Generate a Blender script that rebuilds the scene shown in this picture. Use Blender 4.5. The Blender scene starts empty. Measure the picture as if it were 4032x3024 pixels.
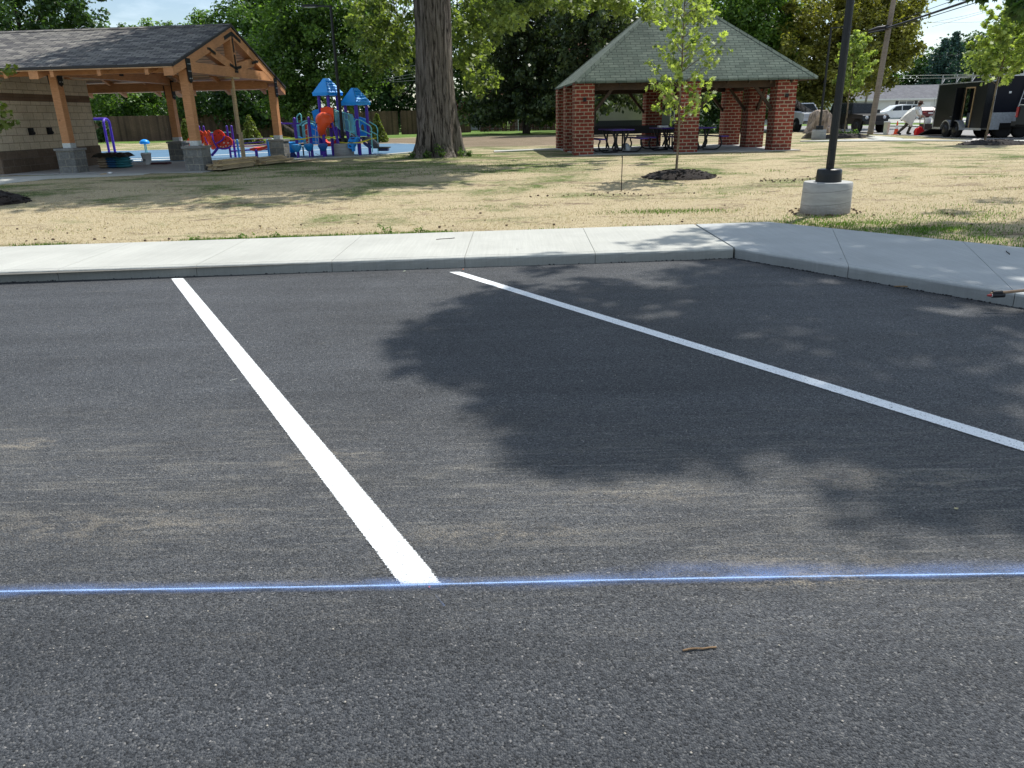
import bpy, math, random
import numpy as np
from mathutils import Vector, Matrix, noise as mnoise
R = math.radians
sc = bpy.context.scene
col = sc.collection
# ------------------------------------------------------------------ camera
F_PX, CAM_H = 2900.0, 1.6            # focal length in photo pixels (4032 wide), eye height
PITCH, ROLL = R(19.95), R(1.21)
_fw = Vector((0, math.cos(PITCH), -math.sin(PITCH)))
_r0 = Vector((1, 0, 0)); _u0 = _r0.cross(_fw)
_rt = _r0*math.cos(ROLL) - _u0*math.sin(ROLL)
_up = _r0*math.sin(ROLL) + _u0*math.cos(ROLL)
cd = bpy.data.cameras.new('camera'); cam = bpy.data.objects.new('camera', cd); col.objects.link(cam)
cd.sensor_width = 36; cd.lens = 36*F_PX/4032; cd.clip_start = 0.05; cd.clip_end = 3000
M = Matrix((_rt, _up, -_fw)).transposed().to_4x4(); M.translation = (0, 0, CAM_H)
cam.matrix_world = M
sc.camera = cam
# ------------------------------------------------------------------ light
SH = Vector((-0.43, -0.47))           # shadow shift per metre of height (sun high, behind and to the right)
el = math.atan2(1.0, SH.length); az_vec = Vector((-SH.x, -SH.y, 0)).normalized()
sun_dir = Vector((az_vec.x*math.cos(el), az_vec.y*math.cos(el), math.sin(el)))
sl = bpy.data.lights.new('sun', 'SUN'); sl.energy = 5.0; sl.angle = R(0.6); sl.color = (1.0, .965, .90)
so = bpy.data.objects.new('sun', sl); col.objects.link(so); so.rotation_euler = sun_dir.to_track_quat('Z', 'Y').to_euler(); so.location = (20, 20, 40)
w = bpy.data.worlds.new('World'); sc.world = w; w.use_nodes = True
nt = w.node_tree; nt.nodes.clear()
N = nt.nodes.new
out = N('ShaderNodeOutputWorld'); bg = N('ShaderNodeBackground'); sky = N('ShaderNodeTexSky')
sky.sky_type = 'NISHITA'; sky.sun_disc = False; sky.sun_elevation = el
sky.sun_rotation = math.atan2(az_vec.x, az_vec.y)
sky.dust_density = .6; sky.air_density = 1.0; sky.ozone_density = 1.2
bg.inputs['Strength'].default_value = 0.125
tc = N('ShaderNodeTexCoord'); mp = N('ShaderNodeMapping'); mp.inputs['Scale'].default_value = (1.2, 1.2, 5.0)
nz = N('ShaderNodeTexNoise'); nz.inputs['Scale'].default_value = 2.6; nz.inputs['Detail'].default_value = 7; nz.inputs['Roughness'].default_value = .55
cr = N('ShaderNodeMapRange'); cr.inputs['From Min'].default_value = .44; cr.inputs['From Max'].default_value = .62; cr.inputs['To Max'].default_value = .72
mx = N('ShaderNodeMix'); mx.data_type = 'RGBA'; mx.inputs[7].default_value = (9.4, 10.6, 11.6, 1)
L = nt.links.new
L(tc.outputs['Generated'], mp.inputs[0]); L(mp.outputs[0], nz.inputs['Vector']); L(nz.outputs[0], cr.inputs[0])
L(cr.outputs[0], mx.inputs[0]); L(sky.outputs[0], mx.inputs[6]); L(mx.outputs[2], bg.inputs[0]); L(bg.outputs[0], out.inputs[0])
sc.view_settings.view_transform = 'Standard'; sc.view_settings.look = 'None'
sc.view_settings.exposure = 0.15; sc.view_settings.gamma = 1
sc.render.engine = 'CYCLES'
sc.cycles.max_bounces = 6; sc.cycles.transparent_max_bounces = 12; sc.cycles.diffuse_bounces = 3

# ------------------------------------------------------------------ measuring helpers (photo pixel + height or distance -> place)
def ray(px, py): return _rt*((px-2016)/F_PX) - _up*((py-1512)/F_PX) + _fw
def G(px, py, z=0.35):
    d = ray(px, py); t = (z-CAM_H)/d.z; return Vector((d.x*t, d.y*t, z))
def D(px, py, Y):
    d = ray(px, py); t = Y/d.y; return Vector((d.x*t, Y, CAM_H+d.z*t))
def q1(x, y): return (2150+x*.4221, y*.4221)
def q2(x, y): return (2700+x*.2652, 200+y*.2652)
def q3(x, y): return (3050+x*.444, y*.444)
def q4(x, y): return (1100+x*.2532, 250+y*.2532)
def q5(x, y): return (3650+x*.193, 300+y*.193)
def q6(x, y): return (700+x*.2532, 400+y*.2532)
def q7(x, y): return (3250+x*.2034, 350+y*.2034)
def z2(x, y): return (x*.3038, 380+y*.3038)
def sm(t): t = min(1, max(0, t)); return t*t*(3-2*t)
# ------------------------------------------------------------------ ground shape
BL0, BC, BR1 = Vector((-6.72, 9.81)), Vector((3.70, 10.62)), Vector((5.716, 8.163))   # back edge of the sidewalk
dl = (BC-BL0).normalized(); nl = Vector((-dl.y, dl.x))
dr = (BR1-BC).normalized(); nr = Vector((-dr.y, dr.x))
mit = (nl+nr).normalized(); mit = mit/mit.dot(nl)
def dlawn(x, y):
    p = Vector((x, y))-BC; return max(p.dot(nl), p.dot(nr))
def gz(x, y):
    d = dlawn(x, y)
    z = .105 + .245*sm(d/9.0)
    z -= .12*sm((x-9)/5)*sm((x*.5+y-38)/6)
    return z
# ------------------------------------------------------------------ scene bookkeeping
def tag(o, label=None, cat=None, group=None, kind=None):
    if label: o['label'] = label
    if cat: o['category'] = cat
    if group: o['group'] = group
    if kind: o['kind'] = kind
    return o
def thing(name, loc, label, cat, group=None, rz=0):
    o = bpy.data.objects.new(name, None); col.objects.link(o); o.location = loc; o.rotation_euler = (0, 0, rz); o.empty_display_size = .2
    return tag(o, label, cat, group)
def kids(o): return [c for c in bpy.data.objects if c.parent == o]
def copy_tree(o, parent=None):
    c = o.copy(); col.objects.link(c); c.parent = parent
    for ch in kids(o): copy_tree(ch, c)
    return c
class MB:
    def __init__(s): s.v = []; s.f = []; s.sm = []
    def add(s, vs, fs, smooth=False):
        b = len(s.v); s.v += [tuple(p) for p in vs]; s.f += [tuple(b+i for i in f) for f in fs]; s.sm += [smooth]*len(fs); return s
    def box(s, c, d, rz=0, M=None):
        x, y, z = d[0]/2, d[1]/2, d[2]/2
        vs = [Vector(p) for p in ((-x,-y,-z),(x,-y,-z),(x,y,-z),(-x,y,-z),(-x,-y,z),(x,-y,z),(x,y,z),(-x,y,z))]
        if M is None: M = Matrix.Rotation(rz, 3, 'Z')
        c = Vector(c); return s.add([M@p+c for p in vs], [(0,3,2,1),(4,5,6,7),(0,1,5,4),(1,2,6,5),(2,3,7,6),(3,0,4,7)])
    def bbox(s, a, b):
        return s.box([(a[i]+b[i])/2 for i in range(3)], [abs(b[i]-a[i]) for i in range(3)])
    def bar(s, p0, p1, w, h, up=(0,0,1)):
        p0 = Vector(p0); p1 = Vector(p1); d = (p1-p0); l = d.length; d.normalize(); u = Vector(up)
        r = d.cross(u)
        if r.length < 1e-4: r = d.cross(Vector((1,0,0)))
        r.normalize(); u = r.cross(d)
        vs = [p+r*a*w/2+u*b*h/2 for p in (p0, p1) for a, b in ((-1,-1),(1,-1),(1,1),(-1,1))]
        return s.add(vs, [(0,1,2,3),(4,7,6,5),(0,4,5,1),(1,5,6,2),(2,6,7,3),(3,7,4,0)])
    def tube(s, pts, r, n=8, cap=True):
        pts = [Vector(p) for p in pts]; m = len(pts); rs = r if isinstance(r, (list, tuple)) else [r]*m
        d0 = (pts[1]-pts[0]).normalized(); a = d0.cross(Vector((0,0,1)))
        if a.length < .05: a = d0.cross(Vector((1,0,0)))
        a.normalize(); vs = []
        for i, p in enumerate(pts):
            t = (pts[min(i+1,m-1)]-pts[max(i-1,0)]).normalized(); a = (a-t*a.dot(t)).normalized(); b = t.cross(a)
            for k in range(n):
                th = 2*math.pi*k/n; vs.append(p+(a*math.cos(th)+b*math.sin(th))*rs[i])
        fs = [(i*n+k, i*n+(k+1)%n, (i+1)*n+(k+1)%n, (i+1)*n+k) for i in range(m-1) for k in range(n)]
        s.add(vs, fs, True)
        if cap: s.add([vs[k] for k in range(n)], [tuple(reversed(range(n)))]); s.add([vs[(m-1)*n+k] for k in range(n)], [tuple(range(n))])
        return s
    def lathe(s, prof, c=(0,0,0), n=24, smooth=True, M=None):
        vs = []; c = Vector(c)
        for r, z in prof:
            for k in range(n):
                p = Vector((r*math.cos(2*math.pi*k/n), r*math.sin(2*math.pi*k/n), z))
                if M: p = M@p
                vs.append(p+c)
        m = len(prof)
        s.add(vs, [(i*n+k, i*n+(k+1)%n, (i+1)*n+(k+1)%n, (i+1)*n+k) for i in range(m-1) for k in range(n)], smooth)
        s.add([vs[k] for k in range(n)], [tuple(reversed(range(n)))]); s.add([vs[(m-1)*n+k] for k in range(n)], [tuple(range(n))])
        return s
    def prism(s, poly, a, b, f):
        """poly: 2-D points; f(u, v, t) -> 3-D; extruded from t=a to t=b"""
        n = len(poly); vs = [f(u, v, t) for t in (a, b) for u, v in poly]
        return s.add(vs, [tuple(reversed(range(n))), tuple(range(n, 2*n))]+[(i, (i+1)%n, n+(i+1)%n, n+i) for i in range(n)])
    def quad(s, *p): return s.add(p, [tuple(range(len(p)))])
    def build(s, name, mat, parent=None, world=False, attr=None):
        me = bpy.data.meshes.new(name)
        o = bpy.data.objects.new(name, me)
        off = parent.location if (world and parent) else None
        V = np.array(s.v, dtype=np.float64)
        if off is not None: V = V-np.array(off)
        me.from_pydata(V.tolist(), [], s.f); me.update()
        me.polygons.foreach_set('use_smooth', s.sm)
        uv = me.uv_layers.new(name='UV'); n = len(me.polygons)
        for p in me.polygons:
            nn = p.normal
            if abs(nn.z) > .999: t, b = Vector((1,0,0)), Vector((0,1,0))
            else: t = Vector((0,0,1)).cross(nn).normalized(); b = nn.cross(t)
            for li in p.loop_indices:
                q = me.vertices[me.loops[li].vertex_index].co; uv.data[li].uv = (q.dot(t), q.dot(b))
        if mat: me.materials.append(mat)
        col.objects.link(o)
        if parent: o.parent = parent
        return o
def rng(seed): return np.random.default_rng(seed)
# ------------------------------------------------------------------ materials
def newmat(name):
    m = bpy.data.materials.new(name); m.use_nodes = True; t = m.node_tree
    return m, t, t.nodes['Principled BSDF'], t.nodes.new, t.links.new
def ramp(Nw, L, src, stops):
    c = Nw('ShaderNodeValToRGB'); e = c.color_ramp.elements
    while len(e) < len(stops): e.new(.5)
    for i, (p, cc) in enumerate(stops): e[i].position = p; e[i].color = (*cc, 1)
    L(src, c.inputs[0]); return c.outputs[0]
def mixc(Nw, L, fac, a, b, mode='MIX'):
    m = Nw('ShaderNodeMix'); m.data_type = 'RGBA'; m.blend_type = mode
    for k, v in ((0, fac), (6, a), (7, b)):
        if isinstance(v, (int, float)): m.inputs[k].default_value = v
        elif isinstance(v, tuple): m.inputs[k].default_value = (*v, 1)
        else: L(v, m.inputs[k])
    return m.outputs[2]
def mapped(Nw, L, coord='Object', scale=(1,1,1), rot=(0,0,0), loc=(0,0,0)):
    t = Nw('ShaderNodeTexCoord'); m = Nw('ShaderNodeMapping'); m.inputs['Scale'].default_value = scale; m.inputs['Rotation'].default_value = rot; m.inputs['Location'].default_value = loc
    L(t.outputs[coord], m.inputs[0]); return m.outputs[0]
def noisev(Nw, L, vec, scale, detail=4, rough=.6, dist=0):
    n = Nw('ShaderNodeTexNoise'); n.inputs['Scale'].default_value = scale; n.inputs['Detail'].default_value = detail; n.inputs['Roughness'].default_value = rough; n.inputs['Distortion'].default_value = dist
    L(vec, n.inputs['Vector']); return n.outputs[0]
def mrange(Nw, L, v, a, b, c=0, d=1):
    m = Nw('ShaderNodeMapRange'); L(v, m.inputs[0])
    for i, x in zip((1,2,3,4), (a,b,c,d)): m.inputs[i].default_value = x
    return m.outputs[0]
def math_(Nw, L, op, a, b=None):
    m = Nw('ShaderNodeMath'); m.operation = op
    for i, v in enumerate((a, b)):
        if v is None: continue
        if isinstance(v, (int, float)): m.inputs[i].default_value = v
        else: L(v, m.inputs[i])
    return m.outputs[0]
def bump(Nw, L, b, h, strength=.3, dist=.01):
    n = Nw('ShaderNodeBump'); n.inputs['Strength'].default_value = strength; n.inputs['Distance'].default_value = dist
    L(h, n.inputs['Height']); L(n.outputs[0], b.inputs['Normal']); return n
_mc = {}
def pm(name, c, var=.25, scale=6, rough=.7, metal=0, bmp=.15, spec=.4, stretch=(1,1,1), c2=None):
    """plain material: colour broken up by two noises, slight bump"""
    if name in _mc: return _mc[name]
    m, t, b, Nw, L = newmat(name)
    v = mapped(Nw, L, 'Object', stretch)
    n1 = noisev(Nw, L, v, scale, 5, .65); n2 = noisev(Nw, L, v, scale*7, 3, .6)
    lo = tuple(x*(1-var) for x in c); hi = tuple(min(1, x*(1+var)) for x in (c2 or c))
    a = ramp(Nw, L, n1, [(.3, lo), (.7, hi)])
    k = mrange(Nw, L, n2, .3, .7, 1-var*.5, 1+var*.4)
    a = mixc(Nw, L, 1.0, a, k, 'MULTIPLY')
    L(a, b.inputs['Base Color']); b.inputs['Roughness'].default_value = rough; b.inputs['Metallic'].default_value = metal
    b.inputs['Specular IOR Level'].default_value = spec
    rr = mrange(Nw, L, n1, .3, .7, max(0, rough-.08), min(1, rough+.08)); L(rr, b.inputs['Roughness'])
    if bmp: bump(Nw, L, b, n2, bmp, .01)
    _mc[name] = m; return m
def leafmat(name, dark, light, trans=.35):
    m, t, b, Nw, L = newmat(name)
    a = Nw('ShaderNodeAttribute'); a.attribute_name = 'tint'
    c = ramp(Nw, L, a.outputs['Fac'], [(0, dark), (.55, tuple((x+y)/2 for x, y in zip(dark, light))), (1, light)])
    L(c, b.inputs['Base Color']); b.inputs['Roughness'].default_value = .5; b.inputs['Specular IOR Level'].default_value = .35
    tr = Nw('ShaderNodeBsdfTranslucent'); g = mixc(Nw, L, 1.0, c, (1.5, 1.62, .62), 'MULTIPLY'); L(g, tr.inputs[0])
    ms = Nw('ShaderNodeMixShader'); ms.inputs[0].default_value = trans
    o = t.nodes['Material Output']; L(b.outputs[0], ms.inputs[1]); L(tr.outputs[0], ms.inputs[2]); L(ms.outputs[0], o.inputs[0])
    return m
def woodmat(name, c, c2, axis_scale=(3, 3, 3), rough=.65, per=False):
    m, t, b, Nw, L = newmat(name)
    v = mapped(Nw, L, 'UV', (2.2, 14, 1)); n = noisev(Nw, L, v, 2.5, 6, .65, .6)
    v2 = mapped(Nw, L, 'Object'); n2 = noisev(Nw, L, v2, 1.3, 3)
    a = ramp(Nw, L, n, [(.3, c), (.7, c2)]); k = mrange(Nw, L, n2, .3, .7, .8, 1.15); a = mixc(Nw, L, 1.0, a, k, 'MULTIPLY')
    vk = Nw('ShaderNodeTexVoronoi'); vk.inputs['Scale'].default_value = 2.3; L(v2, vk.inputs['Vector'])
    kn = mrange(Nw, L, vk.outputs[0], .03, .09, .45, 1); a = mixc(Nw, L, 1.0, a, kn, 'MULTIPLY')
    if per:
        gi = Nw('ShaderNodeNewGeometry'); a = mixc(Nw, L, 1.0, a, mrange(Nw, L, gi.outputs['Random Per Island'], 0, 1, .62, 1.4), 'MULTIPLY')
    L(a, b.inputs['Base Color']); b.inputs['Roughness'].default_value = rough; bump(Nw, L, b, n, .25, .004); return m
def brickmat(name, c1, c2, mortar, bw, bh, mort, distort=.0, rough=.85, bias=0, bumpd=.01, squash=.5, dark=.5):
    m, t, b, Nw, L = newmat(name)
    v = mapped(Nw, L, 'UV')
    if distort:
        nn = Nw('ShaderNodeTexNoise'); nn.inputs['Scale'].default_value = 9; nn.inputs['Detail'].default_value = 2; L(v, nn.inputs['Vector'])
        vm = Nw('ShaderNodeVectorMath'); vm.operation = 'MULTIPLY_ADD'; vm.inputs[1].default_value = (distort, distort, 0); L(nn.outputs['Color'], vm.inputs[0]); L(v, vm.inputs[2]); v = vm.outputs[0]
    br = Nw('ShaderNodeTexBrick'); br.inputs['Scale'].default_value = 1; br.inputs['Brick Width'].default_value = bw; br.inputs['Row Height'].default_value = bh
    br.inputs['Mortar Size'].default_value = mort; br.inputs['Mortar Smooth'].default_value = .15; br.inputs['Bias'].default_value = bias
    br.inputs['Color1'].default_value = (*c1, 1); br.inputs['Color2'].default_value = (*c2, 1); br.inputs['Mortar'].default_value = (*mortar, 1); br.offset = squash
    L(v, br.inputs['Vector'])
    o = mapped(Nw, L, 'Object'); n = noisev(Nw, L, o, 18, 5, .7); n2 = noisev(Nw, L, o, 1.2, 3)
    k = mrange(Nw, L, n, .3, .7, 1-.35*dark*2*.6, 1.2); a = mixc(Nw, L, 1.0, br.outputs['Color'], k, 'MULTIPLY')
    k2 = mrange(Nw, L, n2, .3, .7, .82, 1.15); a = mixc(Nw, L, 1.0, a, k2, 'MULTIPLY')
    L(a, b.inputs['Base Color']); b.inputs['Roughness'].default_value = rough; b.inputs['Specular IOR Level'].default_value = .25
    h = math_(Nw, L, 'SUBTRACT', math_(Nw, L, 'MULTIPLY', n, .5), br.outputs['Fac']); bump(Nw, L, b, h, .7, bumpd)
    return m
# ================================================================== GROUND
def asphalt():
    m, t, b, Nw, L = newmat('asphalt')
    v = mapped(Nw, L, 'Object')
    vo = Nw('ShaderNodeTexVoronoi'); vo.inputs['Scale'].default_value = 150; L(v, vo.inputs['Vector'])
    sep = Nw('ShaderNodeSeparateColor'); L(vo.outputs['Color'], sep.inputs[0])
    stone = ramp(Nw, L, sep.outputs[0], [(0, (.016,.017,.019)), (.25, (.040,.043,.048)), (.60, (.064,.068,.075)), (.88, (.098,.102,.108)), (.98, (.13,.13,.128)), (1, (.26,.25,.24))])
    n1 = noisev(Nw, L, v, 420, 3, .7); k = mrange(Nw, L, n1, .3, .7, .55, 1.45); a = mixc(Nw, L, 1, stone, k, 'MULTIPLY')
    nb = noisev(Nw, L, v, .55, 5, .62); kb = mrange(Nw, L, nb, .3, .7, .78, 1.2); a = mixc(Nw, L, 1, a, kb, 'MULTIPLY')
    vs = mapped(Nw, L, 'Object', (.22, 2.2, 1), (0, 0, R(-4))); ns = noisev(Nw, L, vs, 1.3, 6, .65, .3); ks = mrange(Nw, L, ns, .35, .68, .85, 1.25); a = mixc(Nw, L, 1, a, ks, 'MULTIPLY')
    # pale dust swept into streaks, thickest in a band across the bays
    sx = Nw('ShaderNodeSeparateXYZ'); L(v, sx.inputs[0])
    yy = math_(Nw, L, 'ADD', sx.outputs[1], math_(Nw, L, 'MULTIPLY', sx.outputs[0], .10))
    band = mrange(Nw, L, math_(Nw, L, 'ABSOLUTE', math_(Nw, L, 'SUBTRACT', yy, 3.0)), .15, 1.25, 1, 0)
    band2 = math_(Nw, L, 'MULTIPLY', band, .075)
    vd = mapped(Nw, L, 'Object', (1.0, 5.5, 1), (0, 0, R(-4))); nd = noisev(Nw, L, vd, 1.9, 8, .76, .5)
    nf = noisev(Nw, L, v, 120, 3, .8); nd2 = math_(Nw, L, 'ADD', math_(Nw, L, 'ADD', nd, band2), math_(Nw, L, 'MULTIPLY', math_(Nw, L, 'SUBTRACT', nf, .5), .42))
    dust = mrange(Nw, L, nd2, .595, .84, 0, .85)
    a = mixc(Nw, L, math_(Nw, L, 'MULTIPLY', math_(Nw, L, 'MULTIPLY', band, mrange(Nw, L, nd, .40, .60, .25, 1)), mrange(Nw, L, nf, .47, .62, 0, .62)), a, (.25, .235, .205))
    thn = noisev(Nw, L, mapped(Nw, L, 'Object', (1.1, 17, 1), (0, 0, R(-3))), 2.0, 6, .7, .3)
    thin = math_(Nw, L, 'MULTIPLY', math_(Nw, L, 'MULTIPLY', band, mrange(Nw, L, thn, .54, .68, 0, .8)), mrange(Nw, L, nf, .44, .58, .1, 1)); a = mixc(Nw, L, thin, a, (.36, .335, .285))
    a = mixc(Nw, L, math_(Nw, L, 'MULTIPLY', dust, .5), a, (.29, .265, .22))
    ngr = noisev(Nw, L, mapped(Nw, L, 'Object', (1, 2.2, 1)), 7, 7, .8, .6)
    for (sx0, sy0, rx0, ry0, k0) in ((1.02, 2.27, .20, .045, .85), (-2.62, 3.62, .13, .07, .8), (1.05, 2.35, .35, .12, .4), (.62, 2.95, .28, .09, .45), (-.95, 3.35, .22, .10, .45), (-1.75, 2.75, .5, .12, .4), (1.75, 3.0, .4, .10, .5), (-.10, 2.62, .4, .07, .4)):
        q1_ = math_(Nw, L, 'DIVIDE', math_(Nw, L, 'SUBTRACT', sx.outputs[0], sx0), rx0); q2_ = math_(Nw, L, 'DIVIDE', math_(Nw, L, 'SUBTRACT', sx.outputs[1], sy0), ry0)
        rr_ = math_(Nw, L, 'ADD', math_(Nw, L, 'MULTIPLY', q1_, q1_), math_(Nw, L, 'MULTIPLY', q2_, q2_))
        mk = math_(Nw, L, 'MULTIPLY', mrange(Nw, L, rr_, .2, 2.2, k0, 0), mrange(Nw, L, math_(Nw, L, 'ADD', ngr, math_(Nw, L, 'MULTIPLY', math_(Nw, L, 'SUBTRACT', nf, .5), .5)), .46, .62, 0, 1))
        a = mixc(Nw, L, mk, a, (.36, .31, .235))
    # coarse open patches and fine hairline pits in the new mat
    vc = Nw('ShaderNodeTexVoronoi'); vc.feature = 'DISTANCE_TO_EDGE'; vc.inputs['Scale'].default_value = 34; L(v, vc.inputs['Vector']); pt_ = math_(Nw, L, 'MULTIPLY', mrange(Nw, L, vc.outputs[0], .02, .07, 1, 0), mrange(Nw, L, noisev(Nw, L, v, 2.4, 5, .7), .50, .66, 0, .55)); a = mixc(Nw, L, pt_, a, (.012, .012, .013))
    L(a, b.inputs['Base Color']); b.inputs['Roughness'].default_value = .62; b.inputs['Specular IOR Level'].default_value = .42
    rr = mrange(Nw, L, sep.outputs[1], 0, 1, .48, .85); L(rr, b.inputs['Roughness'])
    h = math_(Nw, L, 'ADD', math_(Nw, L, 'MULTIPLY', vo.outputs['Distance'], -1.0), math_(Nw, L, 'MULTIPLY', n1, .5))
    bump(Nw, L, b, h, 1.0, .009)
    return m
M_asph = asphalt()
cl = [Vector((-80, 3.75)), Vector((-5.6, 8.03)), Vector((2.60, 8.53)), Vector((4.28, 6.03)), Vector((30, -32.2))]
mb = MB(); mb.quad((-80,-60,0), (60,-60,0), (60,12,0), (-80,12,0))
tag(mb.build('parking_lot', M_asph), kind='structure')
# ---- sidewalk slab with rounded nose and tooled joints
def concrete(name, base=(.44,.44,.40), kerb_shade=False):
    m, t, b, Nw, L = newmat(name)
    v = mapped(Nw, L, 'Object'); n = noisev(Nw, L, v, 1.1, 6, .6); n2 = noisev(Nw, L, v, 90, 4, .7)
    a = ramp(Nw, L, n, [(.3, tuple(x*.88 for x in base)), (.7, tuple(x*1.08 for x in base))])
    vb = mapped(Nw, L, 'Object', (38, 1.0, 1), (0, 0, R(4))); nb = noisev(Nw, L, vb, 1, 4, .7); k = mrange(Nw, L, nb, .3, .7, .93, 1.06); a = mixc(Nw, L, 1, a, k, 'MULTIPLY')
    k2 = mrange(Nw, L, n2, .3, .7, .92, 1.07); a = mixc(Nw, L, 1, a, k2, 'MULTIPLY')
    n3 = noisev(Nw, L, v, 2.7, 5, .7, .5); st = mrange(Nw, L, n3, .66, .78, 0, .35); a = mixc(Nw, L, st, a, (.33,.27,.18))
    vo = Nw('ShaderNodeTexVoronoi'); vo.inputs['Scale'].default_value = 26; L(v, vo.inputs['Vector']); pit = mrange(Nw, L, vo.outputs[0], .02, .07, .6, 1); a = mixc(Nw, L, 1, a, pit, 'MULTIPLY')
    sz = Nw('ShaderNodeSeparateXYZ'); L(v, sz.inputs[0]); face = mrange(Nw, L, math_(Nw, L, 'ADD', sz.outputs[2], math_(Nw, L, 'MULTIPLY', math_(Nw, L, 'SUBTRACT', n3, .5), .02)), .088, .108, .62 if kerb_shade else 1, 1); a = mixc(Nw, L, 1, a, face, 'MULTIPLY')  # kerb face darkened in the colour: painted shade plus its greyer form-finished concrete
    L(a, b.inputs['Base Color']); b.inputs['Roughness'].default_value = .82; b.inputs['Specular IOR Level'].default_value = .3
    bump(Nw, L, b, math_(Nw, L, 'ADD', nb, math_(Nw, L, 'MULTIPLY', n2, .5)), .3, .004); return m
M_conc = concrete('path_concrete'); M_walk = concrete('sidewalk_concrete', kerb_shade=True); M_conc2 = concrete('sidewalk_concrete_cool', (.40,.415,.41), kerb_shade=True); M_conc3 = concrete('old_concrete', (.40,.39,.36))
M_joint = pm('joint_dark', (.12,.115,.10), .3, 20, .95)
ZT = .12
def panel(c0, c1, b1, b0, name, mat, side=(0,0)):
    """one poured panel: c0,c1 along the kerb, b0,b1 along the back edge; rounded nose; grooves left between panels"""
    c0, c1, b0, b1 = map(Vector, (c0, c1, b0, b1)); u = (c1-c0).normalized(); g = .003
    c0 = c0+u*g; c1 = c1-u*g; ub = (b1-b0).normalized(); b0 = b0+ub*g; b1 = b1-ub*g
    prof = [(0, -.02), (.004, .06), (.008, ZT-.028), (.016, ZT-.010), (.035, ZT-.001), (.085, ZT), (.088, ZT-.004), (.094, ZT-.004), (.097, ZT+.0005), (.5, ZT), (1.2, ZT)]
    m = MB(); nseg = 12; rows = []
    for i in range(nseg+1):
        t = i/nseg; c = c0.lerp(c1, t); bb = b0.lerp(b1, t); dd = (bb-c); wl = dd.length; dd.normalize(); row = []
        for k, (s, z) in enumerate(prof):
            w_ = .0016*math.sin(17*c.x+3*k)+.0016*math.sin(41*c.x)
            row.append(Vector((*(c+dd*(s+(w_ if k < 4 else 0))), z)))
        row.append(Vector((*bb, ZT))); row.append(Vector((*bb, -.05))); rows.append(row)
    n = len(rows[0]); vs = [p for r in rows for p in r]
    m.add(vs, [(i*n+k, (i+1)*n+k, (i+1)*n+k+1, i*n+k+1) for i in range(nseg) for k in range(n-1)], False)
    for r in (rows[0], rows[-1]): m.add(r, [tuple(range(n))])
    return m.v, m.f
sw = {}
fr = []   # joints: (kerb point, back point)
for i in range(-12, 6):
    x = -.505+i*1.487; xb = -.482+i*1.52
    fr.append(((x, 8.345+(x-0)*.0585), (xb, BC.y+(xb-BC.x)*dl.y/dl.x)))
fr = [f for f in fr if f[0][0] < 2.0]+[((2.60, 8.53), (2.621, BC.y+(2.621-BC.x)*dl.y/dl.x))]
sw1, sw2 = MB(), MB()
def addto(m, vf): m.add(*vf, False)
for a, b_ in zip(fr[:-1], fr[1:]): addto(sw1, panel(a[0], b_[0], b_[1], a[1], '', None))
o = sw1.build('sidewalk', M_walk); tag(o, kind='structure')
# right-hand run
kr = (Vector((4.28, 6.03))-Vector((2.60, 8.53))).normalized()
js = [0, 1.42, 2.95, 4.5, 6.05, 7.6, 9.2, 10.8, 12.4]
c_ = [Vector((2.620, 8.522))+kr*s for s in js]
b_ = [Vector((2.648, BC.y+(2.635-BC.x)*dl.y/dl.x))]+[BC+dr*s for s in (.95, 2.55, 4.1, 5.6, 7.2, 8.8, 10.4, 12.0)]
pa = panel(c_[0], c_[1], b_[1], b_[0], '', None)
for i in range(1, len(js)-1): addto(sw2, panel(c_[i], c_[i+1], b_[i+1], b_[i], '', None))
# first fan-shaped panel (has the outer corner)
addto(sw2, pa); sw2.add([(*b_[0], ZT), (*BC, ZT), (*b_[1], ZT)], [(0, 2, 1)]); sw2.add([(*b_[0], ZT), (*BC, ZT), (*BC, -.05), (*b_[0], -.05)], [(0,1,2,3)])
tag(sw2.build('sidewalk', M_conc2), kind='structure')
jb = MB(); jb.quad((-26, 6.2, .10), (2.66, 8.63, .10), (2.70, 10.45, .10), (-26, 8.2, .10))
jb.quad((2.70, 8.60, .10), (9.2, -1.3, .10), (10.6, 1.6, .10), (3.6, 10.45, .10), (2.70, 10.42, .10))
tag(jb.build('sidewalk_joint_base', M_joint), kind='structure')
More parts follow.
